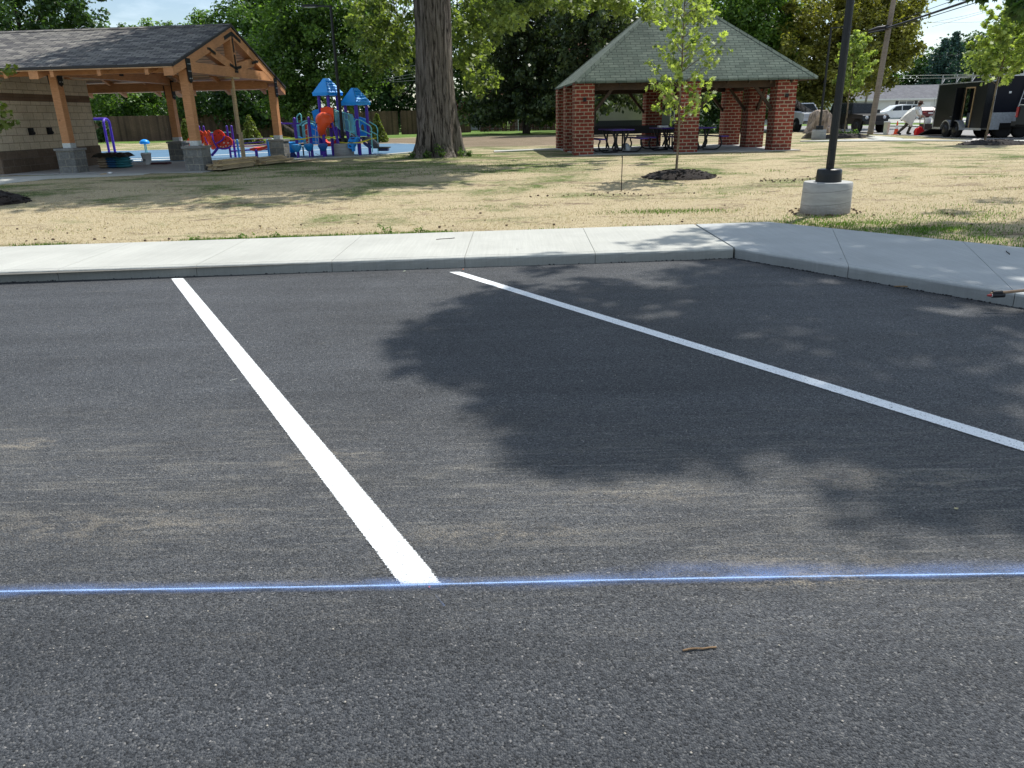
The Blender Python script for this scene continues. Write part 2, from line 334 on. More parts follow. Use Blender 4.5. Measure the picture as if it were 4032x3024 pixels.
# ---- lawn
def lawnmat():
    m, t, b, Nw, L = newmat('lawn_straw')
    v = mapped(Nw, L, 'Object'); vs = mapped(Nw, L, 'Object', (1, 1.5, 1))
    n = noisev(Nw, L, v, 60, 5, .8); straw = ramp(Nw, L, n, [(.30, (.12,.09,.05)), (.42, (.31,.25,.15)), (.54, (.49,.41,.265)), (.72, (.70,.61,.43))])
    ng = noisev(Nw, L, vs, .55, 6, .62, .4); ng2 = noisev(Nw, L, v, 9, 4, .75)
    sx = Nw('ShaderNodeSeparateXYZ'); L(v, sx.inputs[0])
    # greener with distance from the car park
    far = mrange(Nw, L, sx.outputs[1], 11.5, 20, -.05, .07)
    gm = math_(Nw, L, 'ADD', math_(Nw, L, 'ADD', ng, far), math_(Nw, L, 'MULTIPLY', math_(Nw, L, 'SUBTRACT', ng2, .5), .35))
    far2 = mrange(Nw, L, sx.outputs[0], 1, 7, 0, -.05); gm = math_(Nw, L, 'ADD', gm, far2)
    gf = mrange(Nw, L, gm, .485, .66, 0, .9); green = ramp(Nw, L, n, [(.25, (.030,.055,.012)), (.6, (.085,.15,.03)), (.85, (.20,.26,.08))])
    a = mixc(Nw, L, gf, straw, green)
    nd = noisev(Nw, L, mapped(Nw, L, 'Object', (.7, 2.0, 1), (0,0,0), (7,3,0)), .9, 7, .7, .6)
    df = mrange(Nw, L, math_(Nw, L, 'ADD', nd, math_(Nw, L, 'MULTIPLY', math_(Nw, L, 'SUBTRACT', ng2, .5), .45)), .55, .66, 0, .85)
    dirt = ramp(Nw, L, n, [(.3, (.09,.065,.045)), (.7, (.25,.185,.13))]); a = mixc(Nw, L, df, a, dirt)
    # bare graded soil in front of the far fence
    yb = mrange(Nw, L, math_(Nw, L, 'ABSOLUTE', math_(Nw, L, 'SUBTRACT', sx.outputs[1], 44)), 8, 11, 1, 0); xb = mrange(Nw, L, math_(Nw, L, 'ABSOLUTE', math_(Nw, L, 'SUBTRACT', sx.outputs[0], -4)), 9, 16, 1, 0)
    soil = ramp(Nw, L, n, [(.3, (.13,.095,.068)), (.7, (.24,.18,.13))]); a = mixc(Nw, L, math_(Nw, L, 'MULTIPLY', math_(Nw, L, 'MULTIPLY', yb, xb), .85), a, soil)
    yg = mrange(Nw, L, sx.outputs[1], 54, 57, 0, .9); a = mixc(Nw, L, yg, a, mixc(Nw, L, 1, green, (1.5,1.5,1.5), 'MULTIPLY'))
    L(a, b.inputs['Base Color']); b.inputs['Roughness'].default_value = .95; b.inputs['Specular IOR Level'].default_value = .1
    bump(Nw, L, b, math_(Nw, L, 'ADD', n, math_(Nw, L, 'MULTIPLY', ng2, 2)), .8, .02); return m
M_lawn = lawnmat()
ds = [-.02, 0.0]; d = .0
step = .10
while d < 420: d += step; step *= 1.045; ds.append(d)
mb = MB(); rows = []
scols = [0]; s = .25; a = 0
while a < 300: a += s; s *= 1.05; scols.append(a)
pcs = [-x for x in reversed(scols[1:])]+scols
for d in ds:
    corner = BC+mit*d; row = []
    for s in pcs:
        p = corner+(dl*s if s < 0 else dr*s)
        z = gz(p.x, p.y)-.005
        if 0.05 < d < 60: z += .018*mnoise.noise((p.x*1.3, p.y*1.3, 0))*sm(d/.5)+.012*mnoise.noise((p.x*4, p.y*4, 3))*sm(d/.4)
        if d < 0: z = -.1
        row.append((p.x, p.y, z))
    rows.append(row)
n = len(pcs); mb.add([p for r in rows for p in r], [(i*n+k, i*n+k+1, (i+1)*n+k+1, (i+1)*n+k) for i in range(len(rows)-1) for k in range(n-1)], True)
tag(mb.build('lawn', M_lawn), kind='structure')
def strip(name, A, B, mat, off=.03, nx=24, ny=3, kind='structure', skirt=True):
    """sheet between two polylines, laid over the ground"""
    def res(P, n):
        P = [Vector(p[:2]) for p in P]; ls = [0]
        for a, b in zip(P[:-1], P[1:]): ls.append(ls[-1]+(b-a).length)
        o = []
        for i in range(n+1):
            t = ls[-1]*i/n; k = max(j for j in range(len(P)-1) if ls[j] <= t+1e-9); o.append(P[k].lerp(P[k+1], min(1, (t-ls[k])/max(1e-9, ls[k+1]-ls[k]))))
        return o
    a = res(A, nx); b = res(B, nx); m = MB(); g = []
    for i in range(nx+1):
        r = []
        for j in range(ny+1):
            p = a[i].lerp(b[i], j/ny); r.append((p.x, p.y, gz(p.x, p.y)+off))
        if skirt: r = [(r[0][0], r[0][1], r[0][2]-.12)]+r+[(r[-1][0], r[-1][1], r[-1][2]-.12)]
        g.append(r)
    n = len(g[0]); m.add([p for r in g for p in r], [(i*n+k, (i+1)*n+k, (i+1)*n+k+1, i*n+k+1) for i in range(nx) for k in range(n-1)])
    return tag(m.build(name, mat), kind=kind)
# ---- parking lines
def paintmat():
    m, t, b, Nw, L = newmat('white_line_paint')
    v = mapped(Nw, L, 'Object'); n = noisev(Nw, L, v, 160, 4, .75); n2 = noisev(Nw, L, v, 14, 5, .7)
    wear = math_(Nw, L, 'ADD', n, math_(Nw, L, 'MULTIPLY', n2, .35)); a = ramp(Nw, L, wear, [(.43, (.36,.37,.37)), (.56, (.70,.72,.72)), (.75, (.82,.84,.84)), (1, (.88,.90,.90))])
    L(a, b.inputs['Base Color']); b.inputs['Roughness'].default_value = .6
    tr = Nw('ShaderNodeBsdfTransparent'); ms = Nw('ShaderNodeMixShader')
    at = Nw('ShaderNodeAttribute'); at.attribute_name = 'edge'
    al = mrange(Nw, L, math_(Nw, L, 'ADD', math_(Nw, L, 'MULTIPLY', at.outputs['Fac'], 1.3), math_(Nw, L, 'MULTIPLY', math_(Nw, L, 'SUBTRACT', n, .5), 2.4)), 
.35, .60, 0, 1); al = math_(Nw, L, 'MULTIPLY', al, mrange(Nw, L, noisev(Nw, L, v, 95, 3, .65), .33, .41, .25, 1))
    L(al, ms.inputs[0]); L(tr.outputs[0], ms.inputs[1]); L(b.outputs[0], ms.inputs[2]); L(ms.outputs[0], t.nodes['Material Output'].inputs[0]); bump(Nw, L, b, n, .35, .003)
    return m
M_paint = paintmat()
def painted(name, near, far, wn, wf, mat, label, cat, soft=.010, group=None, z=.004, along=60):
    near = Vector(near); far = Vector(far); u = (far-near).normalized()
    m = MB(); vs = []; ed = []
    x = Vector((1, 0))
    for i in range(along+1):
        t = i/along; p = near.lerp(far, t); w_ = wn*(1-t)+wf*t
        for k, e in ((-w_/2-soft, 0), (-w_/2+soft, 1), (w_/2-soft, 1), (w_/2+soft, 0)):
            q = p+x*k; vs.append((q.x, q.y, z)); ed.append(e if 0 < i < along else e*.6)
    m.add(vs, [(i*4+k, i*4+k+1, (i+1)*4+k+1, (i+1)*4+k) for i in range(along) for k in range(3)])
    o = m.build(name, mat); at = o.data.attributes.new('edge', 'FLOAT', 'POINT'); at.data.foreach_set('value', ed)
    return tag(o, label, cat, group)
painted('parking_line', (-.347, 2.283), (-3.655, 8.03), .146, .128, M_paint, 'white painted parking line ending squarely on the blue chalk line', 'parking line', group='white lines between the parking bays')
painted('parking_line', (3.30, 2.19), (-.605, 8.06), .128, .128, M_paint, 'white painted parking line crossing the tree shadow toward the right edge', 'parking line', group='white lines between the parking bays')
def chalkmat():
    m, t, b, Nw, L = newmat('blue_chalk')
    v = mapped(Nw, L, 'Object'); n = noisev(Nw, L, v, 230, 4, .8); n2 = noisev(Nw, L, mapped(Nw, L, 'Object', (1.4, 4, 1)), 2.2, 4, .6)
    at = Nw('ShaderNodeAttribute'); at.attribute_name = 'edge'
    a = ramp(Nw, L, at.outputs['Fac'], [(0, (.16,.21,.37)), (.75, (.16,.26,.52)), (1, (.30,.45,.74))]); L(a, b.inputs['Base Color']); b.inputs['Roughness'].default_value = .9
    pw = math_(Nw, L, 'MULTIPLY', math_(Nw, L, 'POWER', at.outputs['Fac'], 1.15), 1.35)
    core = math_(Nw, L, 'MULTIPLY', mrange(Nw, L, at.outputs['Fac'], .80, .93, 0, .75), mrange(Nw, L, n, .40, .58, .1, 1))
    al = math_(Nw, L, 'ADD', math_(Nw, L, 'MULTIPLY', math_(Nw, L, 'MULTIPLY', pw, mrange(Nw, L, n2, .36, .62, .15, 1.0)), mrange(Nw, L, n, .38, .62, .05, 1)), core)
    tr = Nw('ShaderNodeBsdfTransparent'); ms = Nw('ShaderNodeMixShader'); L(al, ms.inputs[0]); L(tr.outputs[0], ms.inputs[1]); L(b.outputs[0], ms.inputs[2]); L(ms.outputs[0], t.nodes['Material Output'].inputs[0]); return m
M_chalk = chalkmat()
m = MB(); vs = []; ed = []; NA = 90
for i in range(NA+1):
    t = i/NA; x = -3.2+7.4*t; y = 2.272-.004*x+.004*math.sin(x*2.3)
    wu = .045+.07*sm((x-.1)/.5)*sm((1.7-x)/.8)+.015*math.sin(x*3)**2+.05*sm((x-1.3)/.4); wd = .035+.05*sm((x+1.9)/-.2+1)*.5+.028*math.exp(-((x+.05)/.3)**2)
    for k, e in ((-wd, 0), (-.007, .70), (-.0014, 1), (.0014, 1), (.007, .70), (wu, 0)):
        vs.append((x, y+k, .0085)); ed.append(e)
m.add(vs, [(i*6+k, (i+1)*6+k, (i+1)*6+k+1, i*6+k+1) for i in range(NA) for k in range(5)])
o = m.build('chalk_line', M_chalk); o.data.attributes.new('edge', 'FLOAT', 'POINT').data.foreach_set('value', ed)
tag(o, 'thin bright blue chalk line snapped across the asphalt at the near end of the bays', 'chalk line')
m = MB(); p0 = G(1712, 2338, .006); p1 = G(1748, 2385, .006); m.add([p0+Vector((-.003,0,0)), p1+Vector((-.003,0,0)), p1+Vector((.005,0,0)), p0+Vector((.004,0,0))], [(0,1,2,3)])
o = m.build('chalk_mark', M_chalk); o.data.attributes.new('edge', 'FLOAT', 'POINT').data.foreach_set('value', [.5]*4); tag(o, 'short faint blue chalk tick just below the end of the near white line', 'chalk mark')
m = MB(); p = G(1691, 2310, .0065); m.add([p+Vector((.0035*math.cos(a)*(1+.3*math.sin(3*a)), .006*math.sin(a), 0)) for a in np.linspace(0, 6.28, 12)[:-1]], [tuple(range(11))])
tag(m.build('paint_dot', pm('red_marking', (.36,.05,.05), .3, 60, .8)), 'tiny red paint dot at the foot of the near white line', 'paint mark')
# ================================================================== TIMBER PAVILION WITH BLOCK RESTROOM WALL
ZG = 0.35
M_timber = woodmat('cedar_timber', (.45,.195,.075), (.62,.305,.135))
M_timber2 = woodmat('cedar_ceiling', (.50,.29,.15), (.66,.42,.24))
M_lumber = woodmat('sawn_lumber', (.40,.27,.13), (.60,.45,.25))
M_oldlumber = woodmat('weathered_lumber', (.30,.22,.13), (.46,.36,.22))
M_blkmetal = pm('black_metal', (.012,.012,.013), .3, 12, .45, .3)
M_galv = pm('galvanised_plate', (.55,.58,.58), .2, 20, .5, .5)
M_shingle = brickmat('grey_shingles', (.048,.046,.052), (.23,.215,.19), (.026,.026,.028), .30, .145, .012, .02, .95, .1, .006)  # dark course lines are painted shadow under each shingle row
M_shingle_g = brickmat('green_shingles', (.085,.112,.092), (.135,.165,.135), (.032,.045,.04), .33, .115, .011, .010, .95, -.1, .006, dark=.35)  # dark lines again colour in the shadow below each row
M_hipcap = brickmat('hip_cap_shingles', (.085,.112,.092), (.12,.148,.122), (.035,.05,.045), .24, .5, .012, .01, .95, 0, .006, dark=.35)
M_cmu = brickmat('tan_block', (.54,.455,.32), (.62,.53,.39), (.27,.21,.145), .42, .205, .008, 0, .9, 0, .006, dark=.3)
M_cmud = brickmat('brown_split_block', (.11,.08,.055), (.19,.14,.10), (.17,.14,.11), .42, .205, .008, .02, .95, 0, .02)
M_band = brickmat('brown_band_block', (.15,.095,.06), (.19,.125,.08), (.11,.075,.05), .42, .205, .006, 0, .9, 0, .005, dark=.3)
M_pier = brickmat('grey_split_block', (.155,.155,.145), (.25,.25,.235), (.30,.28,.235), .31, .2, .012, .03, .95, 0, .03, dark=.8)
M_cap = pm('cast_stone_cap', (.23,.225,.21), .2, 12, .85)
RZ = R(-5.5)
pav = thing('park_pavilion', (-8.58, 21.42, ZG), 'open timber pavilion with grey shingle roof, stone block piers and tan block wall at left', 'pavilion', rz=RZ)
XL = -14.0                         # roof runs on to the left beyond the picture
YE0, YE1, YR = -.86, 6.75, 2.95
ZR, ZE, ZE1 = 4.00, 2.71, 2.42       # heights above the floor (ridge top, front and rear eave top)
sl_ = (ZR-ZE)/(YR-YE0); sl1 = (ZR-ZE1)/(YE1-YR)
XR = .14
mb = MB(); th = .07
for s, ye, ze in ((1, YE0, ZE), (-1, YE1, ZE1)):
    vs = [(XL, ye, ze), (XR, ye, ze), (XR, YR, ZR), (XL, YR, ZR), (XL, ye, ze-th), (XR, ye, ze-th), (XR, YR, ZR-th), (XL, YR, ZR-th)]
    fs = [(0,1,2,3), (0,4,5,1), (1,5,6,2), (3,7,4,0)]
    if s < 0: fs = [tuple(reversed(f)) for f in fs]
    mb.add(vs, fs)
roof = mb.build('roof', M_shingle, pav)
m = MB()
for s, ye, ze in ((1, YE0, ZE), (-1, YE1, ZE1)):
    m.add([(XL, ye+.01*s, ze-th-.004), (XR-.02, ye+.01*s, ze-th-.004), (XR-.02, YR, ZR-th-.004), (XL, YR, ZR-th-.004), (XL, ye+.01*s, ze-th-.03), (XR-.02, ye+.01*s, ze-th-.03), (XR-.02, YR, ZR-th-.03), (XL, YR, ZR-th-.03)], [(7,6,5,4), (0,4,5,1), (1,5,6,2)])
def ceilmat():
    m, t, b, Nw, L = newmat('ceiling_boards')
    v = mapped(Nw, L, 'UV'); n = noisev(Nw, L, mapped(Nw, L, 'UV', (1.5, 12, 1)), 2, 5)
    a = ramp(Nw, L, n, [(.3, (.60,.34,.17)), (.7, (.80,.52,.30))]); wv = Nw('ShaderNodeTexWave'); wv.inputs['Scale'].default_value = 1.75; wv.bands_direction = 'Y'; wv.wave_profile = 'SIN'; L(v, wv.inputs[0])
    k = mrange(Nw, L, wv.outputs[1], .03, .2, .4, 1); a = mixc(Nw, L, 1, a, k, 'MULTIPLY'); L(a, b.inputs['Base Color']); b.inputs['Roughness'].default_value = .6; return m
m.build('ceiling', ceilmat(), pav)
m = MB(); m.bar((XL, YR-.09, ZR+.0-.025), (XR+.01, YR-.09, ZR-.025), .20, .03, (0, -sl_, 1)); m.bar((XL, YR+.09, ZR-.025), (XR+.01, YR+.09, ZR-.025), .20, .03, (0, sl1, 1)); m.build('ridge_cap', M_shingle, roof)
m = MB()
for s, ye, ze in ((1, YE0, ZE), (-1, YE1, ZE1)):
    m.bar((XL, ye-.012*s, ze-.05), (XR+.012, ye-.012*s, ze-.035), .02, .065)
    m.bar((XR+.012, ye, ze-.05), (XR+.012, YR, ZR-.035), .02, .065)
m.build('drip_edge', pm('dark_trim', (.03,.028,.028), .2, 8, .6), roof)
# posts on piers
def under(y): return (ZR-(YR-y)*sl_ if y < YR else ZR-(y-YR)*sl1)-th-.03
SP = -3.7
posts = [(0, 0), (SP, 0), (2*SP, 0), (0, 5.9), (SP, 5.9), (2*SP, 5.9), (3*SP, 5.9)]
for i, (px, py) in enumerate([(0,0), (SP,0), (0,5.9), (SP,5.9)]):
    m = MB(); jitter = rng(i)
    # tapered-looking split-face pier: three rough courses
    for c in range(3):
        w_ = .52; z0 = c*.2
        m.bbox((px-w_/2, py-w_/2, z0-(.1 if c == 0 else 0)), (px+w_/2, py+w_/2, z0+.2))
    pr = m.build('stone_pier', M_pier, pav)
    m = MB(); m.box((px, py, .635), (.585, .585, .06)); m.build('cap', M_cap, pr)
    m = MB(); m.bbox((px-.112, py-.112, .80), (px+.112, py+.112, under(py)-.30)); po = m.build('post', M_timber, pav)
    m = MB(); m.box((px, py, .735), (.235, .235, .13)); m.build('post_base', M_galv, po)
    for sx_ in (1, -1):
        if px == 0 and sx_ == 1 or px != 0:
            m = MB(); m.prism([(-.10, under(py)-.58), (0, under(py)-.64), (.10, under(py)-.58), (.13, under(py)-.02), (-.13, under(py)-.02)], px+sx_*.134, px+sx_*.146, lambda u, v, t, py=py: (t, py+u, v)); m.build('steel_plate', M_blkmetal, po)
            for bz in (-.52, -.34, -.16):
                for by_ in (-.05, .05): m = MB(); m.tube([(px+sx_*.15, py+by_, under(py)+bz), (px+sx_*.168, py+by_, under(py)+bz)], .016, 6); m.build('bolt', M_galv, po)
# long beams
for by in (0, 5.9):
    m = MB(); m.bbox((XL, by-.07, under(by)-.36), (-.14, by+.07, under(by)-.075)); m.build('beam', M_timber, pav)
# gable and inner truss
def truss(x, full=True):
    w_ = .13
    for s, ye, ze in ((1, YE0, ZE), (-1, YE1, ZE1)):
        m = MB(); yb = YR; zb = under(YR)
        y0 = ye+.03*s
        m.add([(x-w_, y0, under(y0)), (x+w_, y0, under(y0)), (x+w_, y0, under(y0)-.20), (x-w_, y0, under(y0)-.20), (x-w_, YR, zb), (x+w_, YR, zb), (x+w_, YR, zb-.27), (x-w_, YR, zb-.27)],
              [(0,1,2,3), (4,7,6,5), (0,4,5,1), (1,5,6,2), (2,6,7,3), (3,7,4,0)])
        m.build('rafter', M_timber, pav)
    m = MB(); zt = under(0)-.36; m.bbox((x-w_+.005, .0, zt), (x+w_-.005, 5.9, zt+.27)); m.build('tie_beam', M_timber, pav)
    m = MB(); m.bbox((x-w_+.01, YR-.12, zt+.27), (x+w_-.01, YR+.12, under(YR)-.25)); m.build('king_post', M_timber, pav)
    for s in (-1, 1):
        m = MB(); a = Vector((x, YR+s*.16, zt+.28)); yq = YR+s*1.45; b = Vector((x, yq, under(yq)-.24)); m.bar(a, b, .24, .20, (1,0,0)); m.build('strut', M_timber, pav)
        for q, dd in ((a, (b-a).normalized()), (b, (a-b).normalized())):
            m = MB(); m.bar(Vector((x+w_+.004, q.y, q.z))-dd*.16, Vector((x+w_+.004, q.y, q.z))+dd*.22, .012, .075, (0, dd.z, -dd.y)); m.box((x+w_+.004, q.y-dd.y*.17, q.z-dd.z*.17), (.012, .20, .06)); m.build('steel_plate', M_blkmetal, pav)
    m = MB(); m.box((x+w_+.004, YR, zt+.42), (.012, .07, .42)); m.box((x+w_+.004, YR, zt+.16), (.012, .22, .07)); m.box((x+w_+.004, YR, under(YR)-.42), (.012, .07, .5))
    for s in (-1, 1): m.bar((x+w_+.004, YR, under(YR)-.14), (x+w_+.004, YR+s*.55, under(YR)-.14-.55*sl_), .012, .10, (0, s*sl_, 1))
    m.build('steel_plate', M_blkmetal, pav)
truss(0); truss(SP)
# rafter tails poking out under the eaves
for x in [XL+.4+i*1.3 for i in range(11)]:
    if x > -.4: continue
    for s, ye, ze in ((1, YE0, ZE), (-1, YE1, ZE1)):
        m = MB(); y0 = ye+.05*s; y1 = y0+s*1.3
        m.add([(x-.05, y0, under(y0)), (x+.05, y0, under(y0)), (x+.05, y0, under(y0)-.17), (x-.05, y0, under(y0)-.17), (x-.05, y1, under(y1)), (x+.05, y1, under(y1)), (x+.05, y1, under(y1)-.17), (x-.05, y1, under(y1)-.17)], [(0,1,2,3), (4,7,6,5), (0,4,5,1), (1,5,6,2), (2,6,7,3), (3,7,4,0)])
        m.build('rafter_tail', M_timber, pav)
# block wall of the restrooms under the same roof
WX, WY0, WY1 = -5.50, -.45, 4.07
def wallbox(z0, z1, name, mat, grow=0):
    m = MB(); m.bbox((XL, WY0-grow, z0), (WX+grow, WY1+grow, z1)); return m.build(name, mat, pav)
wallbox(-.15, .62, 'wall_base', M_cmud, .03); wallbox(.62, 1.95, 'block_wall', M_cmu); wallbox(1.95, 2.155, 'wall_band', M_band, .004); wallbox(2.155, 2.62, 'block_wall', M_cmu)
m = MB(); m.box((WX+.034, 3.0, .64), (.02, 1.7, .03)); 
for yy_ in (.95, 1.75):
    m = MB(); m.box((WX+.05, yy_, 1.12), (.10, .12, .20)); m.lathe([(.045, 0), (.06, .04), (.03, .09)], (WX+.11, yy_, 1.04), 10); m.build('wall_light', M_blkmetal, pav)
m = MB(); m.bbox((XL, -.75, -.12), (.45, 7.0, .012)); tag(m.build('pavilion_slab', concrete('slab_concrete', (.36,.355,.34)), pav), None)
bpy.data.objects['pavilion_slab'].name = 'floor_slab'
# ================================================================== BRICK SHELTER
M_brick = brickmat('red_brick', (.26,.052,.034), (.155,.038,.028), (.40,.32,.23), .275, .113, .015, .022, .9, -.1, .012, dark=.7)
M_dkwood = pm('dark_stained_wood', (.055,.035,.022), .35, 3, .75, stretch=(1,1,1))
she = thing('brick_shelter', (2.53, 25.85, ZG), 'brick picnic shelter with a green shingled hip roof and red brick columns', 'shelter', rz=R(2.5))
CW = .32; SX = [0, 3.48, 6.65]; SY = [0, 2.55, 5.1]; HC = 2.24
cols_ = [(0,0), (1,0), (2,0), (0,1), (0,2), (1,2), (2,1), (2,2)]
for i, (a, b) in enumerate(cols_):
    x, y = SX[a], SY[b]; m = MB(); m.bbox((x-CW, y-CW, -.1), (x+CW, y+CW, HC)); c = m.build('brick_column', M_brick, she)
    if b == 0 and a in (0, 2):
        m = MB(); m.box((x+(.0), y-CW-.03, HC-.52), (.10, .06, .12)); m.build('outlet_box', M_blkmetal, c)
ox0, ox1, oy0, oy1, ez = -.32, 6.65+.92, -.48, 5.1+.5, HC+.02
apex = Vector((3.45, 2.58, 5.25))
C4 = [Vector((ox0, oy0, ez)), Vector((ox1, oy0, ez)), Vector((ox1, oy1, ez)), Vector((ox0, oy1, ez))]
m = MB()
for k in range(4): m.quad(C4[k], C4[(k+1)%4], apex)
for k in range(4): a, b = C4[k], C4[(k+1)%4]; m.quad(a-Vector((0,0,.06)), b-Vector((0,0,.06)), b, a)
sroof = m.build('roof', M_shingle_g, she)
m = MB()
for k in range(4): m.quad(C4[(k+1)%4]-Vector((0,0,.065)), C4[k]-Vector((0,0,.065)), apex-Vector((0,0,.065)))
m.build('roof_deck', M_dkwood, she)
for k in range(4):
    m = MB(); c = C4[k]; up = Vector((0,0,1)); dd = (apex-c).normalized(); sd = Vector((-dd.y, dd.x, 0)).normalized(); h = .13
    for s in (1, -1):
        n_ = (C4[(k+1)%4]-c if s == (-1 if True else 1) else C4[(k-1)%4]-c)
        n_.normalize(); q = (n_-dd*n_.dot(dd)).normalized()
        m.quad(c+Vector((0,0,.022)), c+q*h+Vector((0,0,.014)), apex+q*h*.5+Vector((0,0,.014)), apex+Vector((0,0,.03)))
    m.build('hip_cap', M_hipcap, sroof)
# perimeter beams, rafters, knee braces
for p0, p1 in (((0,-.0), (6.65,0)), ((0,5.1), (6.65,5.1))):
    m = MB(); m.bar((p0[0]-.3, p0[1], HC-.12), (p1[0]+.3, p1[1], HC-.12), .14, .24); m.build('beam', M_dkwood, she)
for x in (0, 6.65):
    m = MB(); m.bar((x, .33, HC-.14), (x, 4.8, HC-.14), .14, .22); m.build('beam', M_dkwood, she)
for (x, y, dx, dy) in ((0,0,1,0), (3.48,0,-1,0), (3.48,0,1,0), (6.65,0,-1,0), (6.65,2.55,-1,0), (6.65,5.1,-1,0), (3.48,5.1,-1,0), (3.48,5.1,1,0), (0,5.1,1,0), (6.65,2.55,0,-1)):
    m = MB(); m.bar((x+dx*CW, y+dy*CW, HC-.95), (x+dx*(CW+.62), y+dy*(CW+.62), HC-.22), .09, .09); m.build('knee_brace', M_dkwood, she)
for i in range(10):
    x = ox0+.75+i*.70
    for y0, s in ((oy0+.03, 1), (oy1-.03, -1)):
        m = MB(); m.bar((x, y0, ez-.13), (x, y0+s*.32, ez-.13+.32*(apex.z-ez)/(apex.y-oy0)), .05, .10); m.build('rafter', M_dkwood, she)
m = MB(); m.bbox((ox0+.15, oy0+.05, -.15), (ox1-.3, oy1, .02)); m.build('floor_slab', M_conc3, she)
# picnic tables inside
M_purple = pm('purple_coating', (.055,.02,.24), .15, 10, .4, bmp=0); M_blk = pm('black_coating', (.010,.010,.012), .3, 10, .5)
def picnic(loc, rz, label, tilt=0):
    t = thing('picnic_table', loc, label, 'picnic table', 'purple topped picnic tables under the brick shelter', rz)
    m = MB(); m.box((0, 0, .74), (.76, 1.85, .04)); m.build('table_top', M_purple, t)
    for s in (-1, 1): m = MB(); m.box((s*.72, 0, .45), (.27, 1.85, .04)); m.build('bench_seat', M_purple, t)
    for s in (-1, 1):
        m = MB(); y = s*.6
        for a in (-1, 1):
            m.bar((a*.30, y, .72), (a*.06, y, .10), .05, .05); m.bar((a*.12, y, .72), (a*.16, y, .10), .05, .05)
            m.tube([(a*.72, y, .44)]+[(a*(.50+.26*math.cos(q)), y, .24+.22*math.sin(q)) for q in np.linspace(.6, -1.6, 8)]+[(a*.08, y, .04)], .028, 6)
        m.build('leg', M_blk, t)
    return t
Rs = Matrix.Rotation(R(2.5), 4, 'Z')
def shp(x, y, z=.02): return she.location+(Rs@Vector((x, y, z)))
picnic(shp(1.28, .95), R(8), 'purple topped picnic table just right of the front left brick column')
picnic(shp(3.25, 1.8), R(4), 'purple topped picnic table with a white tray on it behind the young tree')
picnic(shp(4.15, 1.35), R(10), 'purple topped picnic table whose end pokes out right of the middle front column')
tr = thing('tray', shp(3.0, 1.3, .785), 'shallow white tray lying on the picnic table behind the young tree', 'tray'); m = MB()
m.box((0,0,.01), (.32,.24,.02))
for s in (-1, 1): m.box((s*.165, 0, .035), (.012, .26, .06)); m.box((0, s*.125, .035), (.32, .012, .06))
m.build('tray_body', pm('white_plastic', (.75,.76,.76), .06, 5, .4), tr)
tt = thing('bag', shp(1.62, .72), 'crumpled pale plastic bag on the slab under the front picnic table', 'bag'); m = MB()
m.lathe([(.02, .0), (.13, .03), (.16, .12), (.10, .24), (.02, .30)], (0,0,0), 9); m.build('sack', pm('pale_plastic_film', (.55,.58,.62), .1, 5, .35), tt)
for k in range(len(tt.children)): pass
bn = thing('mesh_bench', shp(2.2, 4.2), 'long low black mesh bench along the back of the brick shelter', 'bench', rz=R(6)); m = MB()
m.box((0, 0, .45), (4.2, .38, .03)); m.build('seat', M_blk, bn); m = MB(); m.box((0, .2, .66), (4.2, .03, .30)); m.build('backrest', M_blk, bn)
for x in (-1.9, 0, 1.9): m = MB(); m.bar((x, -.15, 0), (x, -.1, .44), .05, .05); m.bar((x, .2, 0), (x, .2, .8), .05, .05); m.build('leg', M_blk, bn)
# ---- timber prop and lumber under the gable
Rp = Matrix.Rotation(RZ, 4, 'Z')
def pv(x, y, z=0): return pav.location+(Rp@Vector((x, y, z)))
zt = under(0)-.36
tp = thing('timber_prop', pv(0, 2.87, .012), 'tall temporary timber prop standing under the middle of the gable tie beam', 'prop', rz=RZ)
m = MB(); m.bar((-.0, -.02, 0), (0, .0, zt-.062), .045, .10, (0,1,0)); m.build('upright', M_lumber, tp)
m = MB(); m.bar((-.05, -.02, .9), (-.05, 0, zt-.33), .045, .10, (0,1,0)); m.build('upright', M_oldlumber, tp)
m = MB(); m.bar((.05, -.02, .0), (.05, -.01, .95), .045, .10, (0,1,0)); m.build('upright', M_oldlumber, tp)
m = MB(); m.box((0, 0, zt-.034), (.26, .45, .045)); m.build('head_plate', M_lumber, tp)
rg = rng(4); k = 0
def board(p0, p1, w_, h, mat, label, group):
    p0, p1 = Vector(p0), Vector(p1); c = (p0+p1)/2
    o = bpy.data.objects.new('x', None)
    m = MB(); m.bar(p0-c, p1-c, w_, h); b = m.build('lumber_board', mat); b.location = c; bpy.data.objects.remove(o)
    return tag(b, label, 'board', group)
ordn = ['bottom', 'second', 'third', 'fourth', 'fifth', 'top']; side3 = ['nearest the pier', 'in the middle', 'on the lawn side']
for lay in range(5):
    nb = 3 if lay < 3 else 2
    for j in range(nb):
        x0 = .42+j*.15+rg.uniform(-.02, .02)+(.08 if lay > 2 else 0); z = .06+lay*.049; q = rg.uniform(-.10, .10)+(.25 if lay > 2 else 0)
        board(pv(x0, -.30+q, z), pv(x0+.22, 1.35+q*1.5, z+.012), .138, .042, M_lumber if rg.random() < .6 else M_oldlumber, 'board %s in the %s layer of the pier side stack' % (side3[j], ordn[lay]), 'boards stacked between the pier and the timber prop')
for lay in range(4):
    nb = 3 if lay < 2 else 4-lay
    for j in range(nb):
        x0 = .95+j*.16+rg.uniform(-.03, .03); z = .06+lay*.05
        board(pv(x0-.25, 1.95+rg.uniform(-.15, .15), z), pv(x0+.05+rg.uniform(-.1, .1), 3.5+rg.uniform(-.3, .3), z+.015), .138, .042, M_oldlumber if rg.random() < .6 else M_lumber, 'board %s in the %s layer of the loose rear pile' % (['on the left', 'in the middle', 'on the right'][j], ordn[lay]), 'boards piled behind the timber prop')
